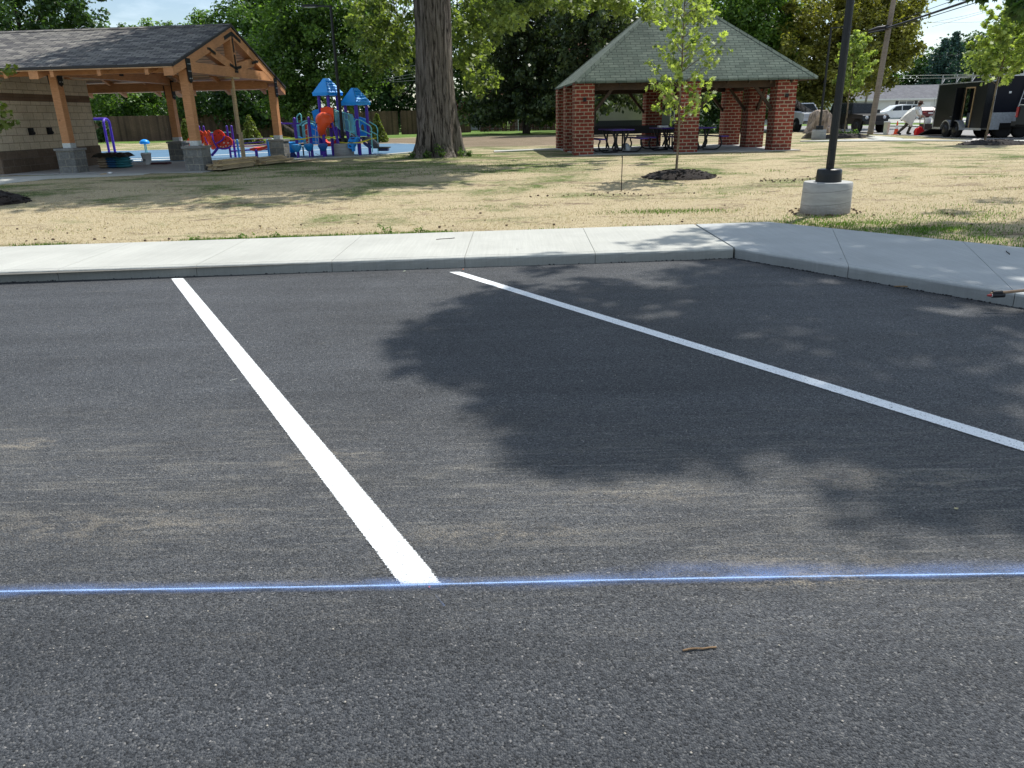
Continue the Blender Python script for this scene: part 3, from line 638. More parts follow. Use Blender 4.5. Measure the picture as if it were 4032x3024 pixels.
board(pv(1.35, 3.1, .03), pv(1.6, 5.0, .03), .20, .02, M_oldlumber, 'thin flat board lying alone on the grass before the right pier', None)
# ---- stack of bags with black cover, bucket, tray
st = G(455, 661, ZG+.012)
k = 0
M_bagt = pm('tan_paper_bag', (.36,.28,.19), .2, 12, .8); M_bagb = pm('blue_bag', (.035,.12,.25), .25, 12, .55); M_bagg = pm('teal_bag', (.05,.22,.25), .25, 12, .55)
def pillow(mb, c, d):
    n = 8; vs = []; fs = []
    for i in range(n+1):
        for j in range(n+1):
            u, v = i/n*2-1, j/n*2-1; h = (1-abs(u)**5)*(1-abs(v)**5); vs.append((c[0]+u*d[0]/2, c[1]+v*d[1]/2, c[2]+h*d[2]/2))
    b = (n+1)**2
    for i in range(n+1):
        for j in range(n+1):
            u, v = i/n*2-1, j/n*2-1; h = (1-abs(u)**5)*(1-abs(v)**5); vs.append((c[0]+u*d[0]/2, c[1]+v*d[1]/2, c[2]-h*d[2]/2))
    for i in range(n):
        for j in range(n):
            a = i*(n+1)+j; fs.append((a, a+n+1, a+n+2, a+1)); fs.append((b+a, b+a+1, b+a+n+2, b+a+n+1))
    mb.add(vs, fs, True)
lname = ['bottom', 'second lowest', 'middle', 'second from the top', 'topmost']
for lay in range(5):
    for j, (mt, cn) in enumerate(((M_bagt, 'tan'), (M_bagb if lay < 4 else M_bagg, 'blue'), (M_bagg, 'teal'))):
        m = MB(); pillow(m, (0,0,0), (.30, .50, .10)); b = m.build('cement_bag', mt)
        b.location = st+Vector((-.26+j*.27+.02*math.sin(lay*3+j), .02*math.cos(lay*5+j), .05+lay*.072)); b.rotation_euler = (0, 0, RZ+.05*math.sin(lay*7+j*2))
        tag(b, lname[lay]+{'tan': ' tan paper sack in the left column of the covered stack', 'blue': ' sack in the blue middle column of the covered stack', 'teal': ' teal sack in the right column of the covered stack'}[cn], 'sack', {'tan': 'tan paper sacks', 'blue': 'blue sacks', 'teal': 'teal sacks'}[cn])
m = MB(); n = 14; vs = []
for i in range(n+1):
    for j in range(n+1):
        u, v = i/n*2-1, j/n*2-1; e = max(abs(u), abs(v)); z = .44-.11*max(0, e-.78)/.22+.035*mnoise.noise((u*3, v*3, 5))+.02*mnoise.noise((u*8, v*8, 1)); vs.append((u*.50, v*.34, z))
m.add(vs, [(i*(n+1)+j, (i+1)*(n+1)+j, (i+1)*(n+1)+j+1, i*(n+1)+j+1) for i in range(n) for j in range(n)], True)
cv = m.build('cover_sheet', pm('black_plastic_sheet', (.014,.016,.014), .4, 8, .35)); cv.location = st; cv.rotation_euler = (0,0,RZ)
tag(cv, 'crumpled black plastic sheet draped over the stack of sacks', 'plastic sheet')
def bucket(loc, label, r=.15, h=.37, mat=None, lid=False):
    t = thing('bucket', loc, label, 'bucket'); m = MB(); m.lathe([(r*.82, 0), (r, h-.05), (r*1.06, h-.05), (r*1.06, h-.02), (r, h-.02), (r*1.0, h), (r*.94, h), (r*.80, .02)], (0,0,0), 20); m.build('pail', mat or pm('white_pail', (.62,.63,.62), .1, 8, .45), t)
    m = MB(); m.tube([(r*1.05*math.cos(a), -.02-r*.55*math.sin(a), h-.04-r*.8*math.sin(a)) for a in np.linspace(0, math.pi, 10)], .004, 5); m.build('handle', M_galv, t); return t
bk = pv(-.95, 2.0, .012); bk_ = G(582, 648, ZG+.012); bucket(bk_, 'dirty white plastic bucket standing on the pavilion floor behind the front pier')
M_char = pm('dark_label', (.10,.11,.12), .2, 8, .6)
b = bpy.data.objects['bucket']; m = MB()
for i in range(4): m.box((-.10+i*.035, -.148, .14+.01*(i%2)), (.022, .006, .07))
m.build('label_print', M_char, b)
t = thing('tray', bk_+Vector((.42, .05, 0)), 'flat dark red tray lying beside the white bucket on the pavilion floor', 'tray'); m = MB(); m.box((0,0,.03), (.55,.30,.05)); m.box((0,0,.06), (.50,.25,.012)); m.build('tray_body', pm('maroon_plastic', (.07,.02,.025), .2, 6, .5), t)
t = thing('trowel', Vector((-10.62, 20.35, gz(-10.6, 20.3)+.03)), 'small white handled tool on the grass at the foot of the left pier', 'tool'); m = MB(); m.tube([(-.18,0,.0), (-.02,0,.01)], .014, 6); m.build('handle', M_lumber, t); m = MB(); m.lathe([(.01,-.02), (.055,.0), (.06,.02), (.02,.035)], (.08,0,.02), 10); m.build('blade', pm('white_plastic', (.7,.7,.7)), t)
# ================================================================== PLAYGROUND
def flat(name, c, rough=.4, var=.08): return pm(name, c, var, 3, rough, bmp=.03)
M_pp = flat('purple_paint', (.085,.03,.42)); M_blue = flat('blue_plastic', (.005,.32,.95)); M_bluer = flat('blue_roof_plastic', (.01,.36,.95), .45)
M_org = flat('orange_plastic', (1.0,.11,.025)); M_red = flat('red_plastic', (.80,.05,.015)); M_teal = flat('teal_paint', (.20,.66,.70)); M_navy = flat('navy_plastic', (.012,.03,.18))
M_dkdeck = pm('dark_deck', (.03,.033,.038), .2, 20, .6); M_grey = pm('grey_steps', (.16,.17,.18), .2, 10, .6)
def rubber():
    m, t, b, Nw, L = newmat('blue_rubber'); v = mapped(Nw, L, 'Object'); n = noisev(Nw, L, v, 55, 4, .8); n2 = noisev(Nw, L, v, .6, 4)
    a = ramp(Nw, L, n, [(.3, (.045,.11,.19)), (.7, (.105,.21,.31))]); k = mrange(Nw, L, n2, .3, .7, .88, 1.12); a = mixc(Nw, L, 1, a, k, 'MULTIPLY'); L(a, b.inputs['Base Color']); b.inputs['Roughness'].default_value = .85; return m
M_rub = rubber()
strip('playground_surface', [(-23, 29.0), (-15.2, 26.6), (-12, 26.4), (-7, 26.9), (-4.9, 28.3), (-3.2, 31.5)], [(-23, 38.5), (-19, 38.6), (-13, 39.8), (-9, 41.2), (-6, 41.4), (-3.6, 38)], M_rub, .022, 40, 4)
strip('playground_border', [(-23, 28.7), (-15.2, 26.3), (-12, 26.1), (-7, 26.6), (-4.7, 28.0), (-2.9, 31.4)], [(-23, 29.0), (-15.2, 26.6), (-12, 26.4), (-7, 26.9), (-4.9, 28.3), (-3.2, 31.5)], M_conc, .035, 40, 1)
strip('playground_border', [(-23, 38.5), (-19, 38.6), (-13, 39.8), (-9, 41.2), (-6, 41.4), (-3.6, 38), (-3.2, 31.5)], [(-23, 38.8), (-19, 38.9), (-13, 40.1), (-9, 41.5), (-5.9, 41.7), (-3.3, 38), (-2.9, 31.4)], M_conc, .035, 40, 1)
M_lt = pm('pale_rubber_stripe', (.60,.64,.64), .1, 20, .85)
strip('surface_stripe', [(-17.5, 27.9), (-15.0, 28.9), (-12.5, 30.2), (-9.6, 33.2), (-6, 36.6)], [(-17.5, 28.15), (-15.0, 29.3), (-12.5, 30.75), (-9.6, 33.7), (-6, 36.8)], M_lt, .028, 24, 1, skirt=False)
strip('surface_stripe', [(-17, 27.0), (-14.6, 27.3), (-12.9, 27.9), (-11.7, 28.4)], [(-17, 27.3), (-14.6, 28.1), (-12.9, 28.6), (-11.7, 28.45)], M_lt, .028, 16, 1, skirt=False)
ZP = .372
def base(p, z=ZP): return Vector((p[0], p[1], z))
YF, YB = 28.4, 29.7
pl = thing('play_structure', base(D(*q4(800, 1385), YF)), 'big play structure with two blue roofed towers, orange slide, purple posts and teal rails', 'play structure')
def P4(x, y, Y=YF): return D(*q4(x, y), Y)
def pole(zx, ztop, Y, zb=1385, mat=M_pp, r=.055, name='post', par=None, world=True):
    a = P4(zx, zb, Y); top = P4(zx, ztop, Y); m = MB(); m.tube([(a.x, a.y, ZP), (a.x, a.y, top.z)], r, 8); m.lathe([(r*1.0, 0), (r*.8, r*.6), (.01, r)], (a.x, a.y, top.z), 8)
    return m.build(name, mat, par or pl, world)
# z from a picture row at a given depth, measured at a column
def zrow(zx, zy, Y): return P4(zx, zy, Y).z
def xat(zx, zy, Y): return P4(zx, zy, Y).x
def vpole(zx_base, zy_top, Y, **k):
    a = P4(zx_base, 1385, Y)
    # follow the vertical up to the wanted row
    lo, hi = 0.0, 6.0
    def row(z):
        v = Vector((a.x, a.y, z))-Vector((0,0,CAM_H)); c = (v.dot(_rt), v.dot(_up), v.dot(_fw)); return ((1512-F_PX*c[1]/c[2])-250)/.2532
    for _ in range(30):
        mid = (lo+hi)/2
        if row(mid) > zy_top: lo = mid
        else: hi = mid
    r = k.get('r', .055); m = MB(); m.tube([(a.x, a.y, ZP), (a.x, a.y, lo)], r, 8); m.lathe([(r*1.05, 0), (r*.8, r*.6), (.01, r)], (a.x, a.y, lo), 8)
    m.build(k.get('name', 'post'), k.get('mat', M_pp), k.get('par', pl), True); return Vector((a.x, a.y, lo))
# tower 1 (tall) and tower 2: square decks turned so one gable faces front-left
def tower(cx, cy, s, rz, zeave, zpeak, zdeck, over=.15):
    Mr = Matrix.Rotation(rz, 3, 'Z'); C_ = Vector((cx, cy, 0))
    def T(x, y, z): return Mr@Vector((x, y, z))+C_
    for a, b in ((-1,-1), (1,-1), (1,1), (-1,1)):
        m = MB(); p = T(a*s/2, b*s/2, 0); m.tube([(p.x, p.y, ZP), (p.x, p.y, zeave-.02)], .058, 8); m.build('post', M_pp, pl, True)
    e = s/2+over; hx = s/2*.42
    m = MB(); lev = 5
    # hipped-gable roof: straight lapped courses on the two long slopes, flat gables at the ends
    for side in (1, -1):
        for k in range(lev):
            t0, t1 = k/lev, (k+1)/lev
            y0, y1 = e*(1-t0)+.05*t0, e*(1-t1)+.05*t1; x0, x1 = e*(1-t0)+hx*t0, e*(1-t1)+hx*t1; z0, z1 = zeave+(zpeak-zeave)*t0, zeave+(zpeak-zeave)*t1
            o = .035
            a = [T(-x0, side*(y0+o), z0+.0), T(x0, side*(y0+o), z0), T(x1, side*y1, z1), T(-x1, side*y1, z1), T(-x0, side*(y0), z0-.03), T(x0, side*y0, z0-.03)]
            m.add(a, [(0,1,2,3), (4,5,1,0)] if side < 0 else [(3,2,1,0), (0,1,5,4)])
    for side in (1, -1):
        a = [T(side*e, -e, zeave), T(side*e, e, zeave), T(side*hx, .05, zpeak), T(side*hx, -.05, zpeak)]
        m.add(a, [(0,1,2,3)] if side > 0 else [(3,2,1,0)])
    m.add([T(-hx,-.05,zpeak), T(hx,-.05,zpeak), T(hx,.05,zpeak), T(-hx,.05,zpeak)], [(0,1,2,3)])
    b = zeave-.10; m.add([T(-e,-e,zeave), T(e,-e,zeave), T(e,e,zeave), T(-e,e,zeave), T(-e,-e,b), T(e,-e,b), T(e,e,b), T(-e,e,b)], [(4,5,1,0), (5,6,2,1), (6,7,3,2), (7,4,0,3), (7,6,5,4)])
    m.build('tower_roof', M_bluer, pl, True)
    m = MB(); m.add([T(a*s/2, b_*s/2, z) for z in (zdeck-.06, zdeck) for a, b_ in ((-1,-1),(1,-1),(1,1),(-1,1))], [(3,2,1,0), (4,5,6,7), (0,1,5,4), (1,2,6,5), (2,3,7,6), (3,0,4,7)]); m.build('deck', M_dkdeck, pl, True)
    return T
s4 = .2532*YF*1.08/F_PX*1.0          # metres per zoom unit at the front row
p1c = P4(805, 1385, 29.0); p2c = P4(1250, 1385, 29.1)
z1e = zrow(750, 455, 29.0); z1p = zrow(740, 235, 29.2); z2e = zrow(1150, 605, 29.1); z2p = zrow(1140, 385, 29.3)
T1 = tower(p1c.x+.08, p1c.y, .46, R(58), z1e, z1p, ZP+1.22); T2 = tower(p2c.x, p2c.y, .54, R(58), z2e, z2p, ZP+.62, .11)
def P4m(pts, Y): return [P4(x, y, Y) for x, y in pts]
def slab(name, pts, Y, th, mat, par=None, holes=None):
    m = MB(); a = P4m(pts, Y); c = len(a); m.add(a+[p+Vector((.0, th, 0)) for p in a], [tuple(range(c)), tuple(reversed(range(c, 2*c)))]+[((i+1)%c, i, c+i, c+(i+1)%c) for i in range(c)])
    return m.build(name, mat, par or pl, True)
def rod(name, pts, mat, r=.018, par=None, n=6):
    m = MB(); m.tube([P4(*p) if len(p) == 3 else P4(p[0], p[1], YF) for p in pts], r, n); return m.build(name, mat, par or pl, True)
# --- orange hood, panel, spiral and open chute
slab('panel', [(640,690), (690,680), (735,668), (790,682), (832,690), (840,905), (650,905)], 28.55, .06, M_org)
m = MB(); c = P4(695, 880, 28.2); prof = []
for i in range(9): a = i/8*math.pi/2; prof.append((.30*math.cos(a)+.001, .27*math.sin(a)))
m.lathe([(.30, -.10)]+prof, c, 18); m.build('slide_hood', M_org, pl, True)
m = MB(); m.tube([P4(780, 880, 28.3), P4(740, 870, 28.25), P4(700, 905, 28.2), P4(668, 960, 28.1), P4(655, 1030, 28.15), P4(672, 1090, 28.3), P4(690, 1140, 28.6)], [.20, .25, .24, .19, .155, .14, .12], 12); m.build('slide_tube', M_org, pl, True)
slab('slide_side', [(775, 815), (795, 820), (790, 880), (830, 1000), (770, 1000), (735, 990), (740, 900)], 28.4, .10, M_org)
m = MB(); A = P4m([(700,1180), (722,1210), (755,1235), (790,1240), (830,1225), (860,1195), (885,1172), (888,1290), (715,1290)], 29.6); c = len(A); m.add(A+[p+Vector((0,.35,0)) for p in A], [tuple(range(c)), tuple(reversed(range(c, 2*c)))]+[((i+1)%c, i, c+i, c+(i+1)%c) for i in range(c)]); m.build('slide_exit', M_red, pl, True)
# --- blue side panels
slab('panel', [(503,745), (560,715), (622,705), (640,800), (600,905), (575,960), (560,1000), (535,870)], 28.9, .08, M_blue)
slab('panel', [(478,930), (545,925), (560,960), (585,985), (612,960), (620,1120), (618,1255), (520,1258), (490,1240)], 29.3, .07, M_blue)
slab('panel', [(398,952), (432,952), (445,1240), (415,1235)], 29.2, .07, M_red)
slab('panel', [(295,1130), (340,1150), (400,1140), (395,1215), (330,1238), (290,1235)], 29.2, .08, M_blue)
# arch panel of tower 2 with a window
def ring(name, outer, inner, Y, th, mat):
    m = MB(); o = P4m(outer, Y); i_ = P4m(inner, Y); n = len(o); vs = o+i_+[p+Vector((0,th,0)) for p in o]+[p+Vector((0,th,0)) for p in i_]; fs = []
    for k in range(n):
        k2 = (k+1)%n; fs += [(k, n+k, n+k2, k2), (2*n+k, 2*n+k2, 3*n+k2, 3*n+k), (k2, 2*n+k2, 2*n+k, k), (n+k, 3*n+k, 3*n+k2, n+k2)]
    m.add(vs, fs); return m.build(name, mat, pl, True)
ring('arch_panel', [(1155,850), (1200,838), (1245,828), (1300,845), (1345,860), (1370,1130), (1180,1130), (1165,1000)], [(1262,985), (1270,960), (1285,945), (1302,950), (1312,970), (1325,1055), (1275,1060), (1266,1020)], 29.55, .06, M_blue)
# --- teal rails between the towers, sloping barrier panels
def barrier(x0, y0, x1, y1, h, n, Y0, Y1):
    m = MB(); P0 = P4(x0, y0, Y0); P1 = P4(x1, y1, Y1); dz = Vector((0, 0, -h))
    m.tube([P0, P1], .02, 6); m.tube([P0+dz, P1+dz], .02, 6)
    for i in range(n+1): q = P0.lerp(P1, i/n); m.tube([q, q+dz], .0105, 5)
    m.build('barrier', M_teal, pl, True)
barrier(852, 715, 955, 770, .60, 7, 28.7, 28.8); barrier(1010, 760, 1150, 830, .60, 8, 28.6, 28.7); barrier(860, 730, 1140, 800, .62, 14, 29.6, 29.7)
barrier(262, 960, 300, 960, .60, 3, 28.6, 28.6); barrier(350, 965, 385, 965, .60, 3, 28.6, 28.7)
slab('stair_side', [(880,985), (960,1030), (1060,1085), (1160,1140), (1160,1175), (1060,1125), (950,1075), (885,1045)], 29.1, .45, M_grey)
rod('handrail', [(1030,875), (1060,872), (1085,905), (1105,1090), (1100,1130)], M_teal); rod('handrail', [(1170,960), (1175,890), (1200,868), (1240,875), (1250,1000)], M_teal); rod('handrail', [(1180,975), (1195,1130), (1225,1130)], M_teal)
# arched bridge hand rails
rod('arch_rail', [(315,960,28.4), (345,925,28.4), (390,900,28.4), (445,890,28.4), (500,898,28.4), (545,915,28.4), (575,935,28.4)], M_teal, .03)
rod('arch_rail', [(350,975,29.3), (380,945,29.3), (430,925,29.3), (480,930,29.3), (520,945,29.3), (560,975,29.3)], M_teal, .028)
rod('loop_rail', [(285,960), (270,830), (285,805), (318,780), (335,800), (345,905)], M_teal, .024)
m = MB()
for x in (440, 452): m.tube([P4(x, 960, 28.3), P4(x+25, 1350, 28.3)], .016, 5)
m.build('climbing_rail', pm('silver_rail', (.5,.56,.58), .1, 5, .35, .6), pl, True)
# rope net
m = MB()
for (a, b, c, d) in ((400,1040,440,1020), (400,1110,445,1120), (520,1015,600,1060), (520,1110,600,1160), (460,1045,490,1055), (455,1150,500,1150), (525,1215,610,1225), (410,1230,455,1210), (560,1010,570,1260), (600,1030,610,1260), (430,1290,470,1290), (560,1395,620,1425), (430,1380,510,1420)): m.tube([P4(a, b, 28.3), P4(c, d, 28.3)], .009, 5)
m.build('rope_net', pm('white_rope', (.7,.72,.74), .1, 20, .8), pl, True)
rod('deck_edge', [(290,1297), (450,1293)], M_teal, .016)
slab('deck', [(290,1250), (470,1245), (470,1262), (290,1280)], 28.6, .5, M_dkdeck)
# --- posts of the lower climber
for zx, zt in ((290, 860), (510, 850)): vpole(zx, zt, 28.3)
vpole(715, 990, 28.2); vpole(655, 1000, 28.9); vpole(920, 1000, 28.3, r=.05); vpole(840, 1010, 29.5, r=.05); vpole(375, 1300, 29.2, r=.03, mat=M_dkdeck)
rod('overhead_bar', [(22,920,28.3), (45,935,28.3), (110,935,28.3), (215,935,28.3), (310,932,28.3)], M_pp, .03)
rod('overhead_bar', [(572,932,28.3), (700,930,28.3), (820,932,28.3)], M_navy, .03)
rod('brace', [(800,870,28.2), (835,985,28.2), (885,1130,28.2), (945,1290,28.2)], M_pp, .045)
rod('overhead_bar', [(200,958,28.3), (215,985,28.3)], M_pp, .03)
# --- right stairs, curved handrails, transfer deck, front climber
for dy, Y in ((0, 28.3), (1, 29.3)):
    ox, oy = (0, 0) if dy == 0 else (92, -2)
    rod('handrail', [(1240+ox,870+oy,Y), (1320+ox,915+oy,Y), (1410+ox,970+oy,Y), (1430+ox,1010+oy,Y), (1438+ox,1070+oy,Y), (1432+ox,1110+oy,Y), (1350+ox,1070+oy,Y), (1258+ox,1030+oy,Y)], M_teal, .022)
    rod('handrail', [(1432+ox,1100+oy,Y), (1440+ox,1240+oy,Y), (1450+ox,1380+oy-20*dy,Y)], M_teal, .02)
slab('stair_side', [(1275,1140), (1395,1140), (1530,1245), (1530,1300), (1460,1300), (1400,1240), (1290,1180)], 29.0, .35, M_grey)
slab('stair_stringer', [(1270,1150), (1300,1180), (1350,1235), (1420,1270), (1460,1310), (1410,1320), (1360,1300), (1310,1260), (1285,1215)], 28.7, .04, M_navy)
slab('stair_tread', [(1450,1245), (1528,1245), (1532,1300), (1455,1302)], 28.8, .3, pm('step_front', (.10,.105,.11), .2, 10, .6))
slab('transfer_deck', [(1460,1303), (1690,1303), (1690,1320), (1460,1322)], 28.6, .7, M_dkdeck)
slab('deck_support', [(1540,1320), (1685,1320), (1685,1362), (1540,1362)], 28.9, .4, M_navy)
rod('deck_leg', [(1528,1320,28.6), (1538,1385,28.6)], M_teal, .015)
m = MB(); A = P4m([(1095,1150), (1208,1145), (1215,1160), (1180,1220), (1140,1300), (1135,1370), (1120,1330), (1065,1310), (1060,1240), (1075,1180)], 28.0); c = len(A)
m.add(A+[p+Vector((.05,.30,.0)) for p in A], [tuple(range(c)), tuple(reversed(range(c, 2*c)))]+[((i+1)%c, i, c+i, c+(i+1)%c) for i in range(c)]); cl_ = m.build('climber', M_blue, pl, True)
m = MB()
for (a, b, c, d) in ((1110,1165,1165,1160), (1085,1220,1150,1225), (1085,1275,1115,1285)): m.tube([P4(a, b, 27.97), P4((a+c)/2, (b+d)/2+8, 27.96), P4(c, d, 27.97)], .022, 6)
m.build('grip', M_navy, cl_, False)
bpy.data.objects[cl_.name].children[0].location = -Vector(pl.location) if cl_.children else (0,0,0)
# stools
def stool(zx, zy, Y, mat, label, r=.17, spring=False):
    a = P4(zx, zy, Y); t = thing('play_stool', (a.x, a.y, ZP), label, 'stool', 'round blue play stools'); m = MB(); m.lathe([(.05, .20), (.10, .24), (r, .36), (r*1.02, .42), (r*.9, .45), (.02, .47)], (0,0,0), 16); m.build('seat', mat, t); m = MB(); m.tube([(0,0,0), (0,0,.22)], .03, 8); m.build('stem', M_pp, t); return t
M_sto = flat('stool_blue', (.03,.27,.62)); M_sto2 = flat('stool_dark_blue', (.02,.12,.42))
stool(285, 1435, 27.3, M_sto, 'pale blue round stool just right of the right stone pier'); stool(690, 1425, 27.6, M_sto2, 'dark blue round stool left of the near playground lamp base')
stool(470, 1415, 27.9, flat('stool_azure', (.02,.30,.70)), 'azure blue round stool between the pale and the dark blue one')
# blue bucket rider at left end
a = P4(200, 1330, 28.4); t = thing('scoop_rider', (a.x, a.y, ZP), 'blue scooped rocking seat partly hidden by the right stone pier', 'rocking seat')
m = MB(); m.lathe([(.04,.12), (.16,.20), (.21,.33), (.22,.50), (.17,.52), (.16,.40), (.02,.34)], (0,0,0), 14); m.build('seat', M_blue, t); m = MB(); m.lathe([(.12,0), (.14,.04), (.08,.14), (.10,.2)], (0,0,0), 10); m.build('spring', M_navy, t)
# caution tape
def tape(pts, label, w_=.055):
    m = MB(); vs = []; n = len(pts)
    for i, (x, y, Y) in enumerate(pts): p = P4(x, y, Y); vs += [p, p+Vector((0, .01*math.sin(i*2), -w_*(.6+.4*math.cos(i*1.7))))]
    m.add(vs, [(2*i, 2*i+2, 2*i+3, 2*i+1) for i in range(n-1)]); tag(m.build('caution_tape', pm('yellow_tape', (.80,.72,.02), .1, 9, .45)), label, 'caution tape', 'yellow caution tapes')
tape([(-150,1120,28.1), (45,1132,28.0), (150,1145,28.0), (250,1168,28.05), (350,1165,28.1), (500,1142,28.1), (620,1137,28.15), (760,1140,28.2), (893,1143,28.2)], 'yellow caution tape strung from the right stone pier to the slanting purple pole')
tape([(930,1215,28.2), (1040,1228,27.8), (1120,1232,27.8), (1230,1222,27.9), (1330,1195,28.0), (1420,1170,28.1), (1510,1150,28.2)], 'yellow caution tape strung from the lamp post to the curved teal handrail')
# ---- ladybird wing climber
def P6(x, y, Y): return D(*q6(x, y), Y)
a = P6(620, 830, 28.7); lb = thing('ladybird_climber', (a.x, a.y, ZP), 'red spotted ladybird wing climber with purple rims behind the front right pier', 'climber')
def disc(name, cx, cy, rx, ry, rot, Y, mat, par, dots, th=.05, turn=0):
    n = 28; m = MB(); c = P6(cx, cy, Y); k = .2532*Y/F_PX*1.06
    def pt(u, v, o): x = u*math.cos(rot)-v*math.sin(rot); y = u*math.sin(rot)+v*math.cos(rot); return c+Vector((x*k*math.cos(turn), x*k*math.sin(turn)+o, -y*k))
    o_ = [(rx*math.cos(t), ry*math.sin(t)) for t in np.linspace(0, 2*math.pi, n, endpoint=False)]
    m.add([pt(u, v, 0) for u, v in o_]+[pt(u, v, th) for u, v in o_], [tuple(reversed(range(n))), tuple(range(n, 2*n))]+[(i, (i+1)%n, n+(i+1)%n, n+i) for i in range(n)]); w_ = m.build(name, mat, par, True)
    m = MB()
    for (u, v, s_) in dots:
        m.add([pt(u+s_*1.25*math.cos(t), v+s_*math.sin(t), -.006) for t in np.linspace(0, 2*math.pi, 10, endpoint=False)], [tuple(reversed(range(10)))])
    return w_, pt, m
M_hole = pm('dark_spot', (.05,.012,.015), .2, 5, .6); M_pale = pm('pale_spot', (.85,.62,.50), .1, 5, .6)
w1, pt1, md = disc('wing', 640, 555, 88, 100, -.25, 28.6, M_red, lb, [(-45,-40,8), (20,-55,8), (-30,25,8), (35,30,8), (40,-15,7)]); md.build('spot', M_hole, w1, False).location = -lb.location
w2, pt2, md = disc('wing', 720, 640, 118, 92, -.12, 28.5, M_red, lb, [(-75,10,9), (-20,-30,8), (30,-35,8), (80,-10,8)]); md.build('spot', M_hole, w2, False).location = -lb.location
md = MB()
for (u, v) in ((-60,45), (0,0), (15,45), (55,10), (62,50), (-25,55)): md.add([pt2(u+13*math.cos(t), v+10*math.sin(t), -.007) for t in np.linspace(0, 2*math.pi, 10, endpoint=False)], [tuple(reversed(range(10)))])
md.build('spot', M_pale, w2, False).location = -lb.location
w3, _, md = disc('wing', 508, 600, 34, 130, -.12, 28.7, M_org, lb, [(-5,-70,5), (8,-20,5), (-6,30,5), (6,80,5)], turn=.3); md.build('spot', M_hole, w3, False).location = -lb.location
w4, _, md = disc('wing', 548, 640, 26, 92, -.2, 28.6, M_org, lb, [(0,-40,5), (3,20,5)], turn=.3); md.build('spot', M_hole, w4, False).location = -lb.location
w5, _, md = disc('wing', 432, 590, 38, 118, .04, 28.9, M_org, lb, [(-6,-60,5), (8,-10,5), (-4,40,5), (6,80,5)], turn=-.3); md.build('spot', M_hole, w5, False).location = -lb.location
w6, _, md = disc('wing', 330, 560, 78, 95, .25, 29.0, M_red, lb, [(30,-30,8), (35,30,8)]); md.build('spot', M_hole, w6, False).location = -lb.location
w7, _, md = disc('wing', 195, 640, 55, 80, .5, 29.0, M_org, lb, [(-10,10,8)]); md.build('spot', M_hole, w7, False).location = -lb.location
def rod6(name, pts, mat, r=.02, par=lb):
    m = MB(); m.tube([P6(*p) for p in pts], r, 6); return m.build(name, mat, par, True)
rod6('rim', [(530,500,28.5), (545,580,28.45), (575,650,28.45), (620,720,28.45), (690,738,28.45), (770,725,28.45), (835,690,28.45)], M_pp, .028)
rod6('rim', [(590,655,28.42), (650,628,28.42), (700,590,28.42), (725,540,28.42)], M_pp, .024)
rod6('leg', [(620,725,28.5), (570,790,28.5), (528,838,28.5)], M_pp, .05)
rod6('rim', [(505,480,28.7), (515,570,28.7), (540,690,28.7)], M_pp, .022); rod6('rim', [(415,545,28.7), (440,610,28.7), (470,665,28.7)], M_pp, .014)
rod6('crossbar', [(395,488,29.3), (600,480,29.3), (835,478,29.3)], M_teal, .02)
def vp6(zx, ztop, Y, zb, par, r=.045, mat=M_pp, name='post'):
    p = P6(zx, zb, Y); t_ = P6(zx-(zb-ztop)*.13, ztop, Y); m = MB(); m.tube([(p.x, p.y, ZP), (p.x, p.y, t_.z)], r, 8); m.lathe([(r, 0), (r*.8, r*.5), (.01, r*.9)], (p.x, p.y, t_.z), 8); return m.build(name, mat, par, True)
vp6(885, 385, 28.9, 760, lb); vp6(812, 385, 29.3, 760, lb, .04); vp6(455, 390, 29.3, 760, lb, .04); vp6(385, 390, 29.4, 760, lb, .04)
# guard rail with red rocker
a = P6(1150, 830, 28.8); gr = thing('rail_ride', (a.x, a.y, ZP), 'purple and blue rail ride with a swooping red seat in front of the conical shrub', 'playground ride')
rod6('top_rail', [(835,620,28.8), (850,600,28.8), (1150,580,28.8), (1450,572,28.8), (1478,580,28.8), (1485,612,28.8)], pm('silver_rail', (.5,.56,.58)), .022, gr)
rod6('rail', [(850,660,28.8), (1150,640,28.8), (1330,625,28.8)], M_pp, .014, gr); rod6('rail', [(850,695,28.8), (1150,690,28.8), (1350,670,28.8), (1430,672,28.8)], M_pp, .022, gr)
rod6('beam', [(815,772,28.8), (930,765,28.8), (1120,752,28.8), (1470,740,28.8)], M_pp, .032, gr)
for zx, zt, zb in ((955, 600, 850), (1430, 600, 892)): vp6(zx, zt, 27.9 if zx > 1000 else 28.3, zb, gr, .038, flat('sky_blue_paint', (.05,.30,.75)))
vp6(1232, 760, 28.3, 868, gr, .055); vp6(815, 690, 28.8, 785, gr, .04)
m = MB(); A = [P6(x, y, 28.3) for x, y in ((1112,730), (1180,718), (1260,720), (1340,700), (1400,675), (1465,655), (1470,690), (1410,708), (1350,740), (1290,765), (1200,772), (1130,762))]; c = len(A)
m.add(A+[p+Vector((.05,.42,.02)) for p in A], [tuple(range(c)), tuple(reversed(range(c, 2*c)))]+[((i+1)%c, i, c+i, c+(i+1)%c) for i in range(c)]); m.build('seat', M_red, gr, True)
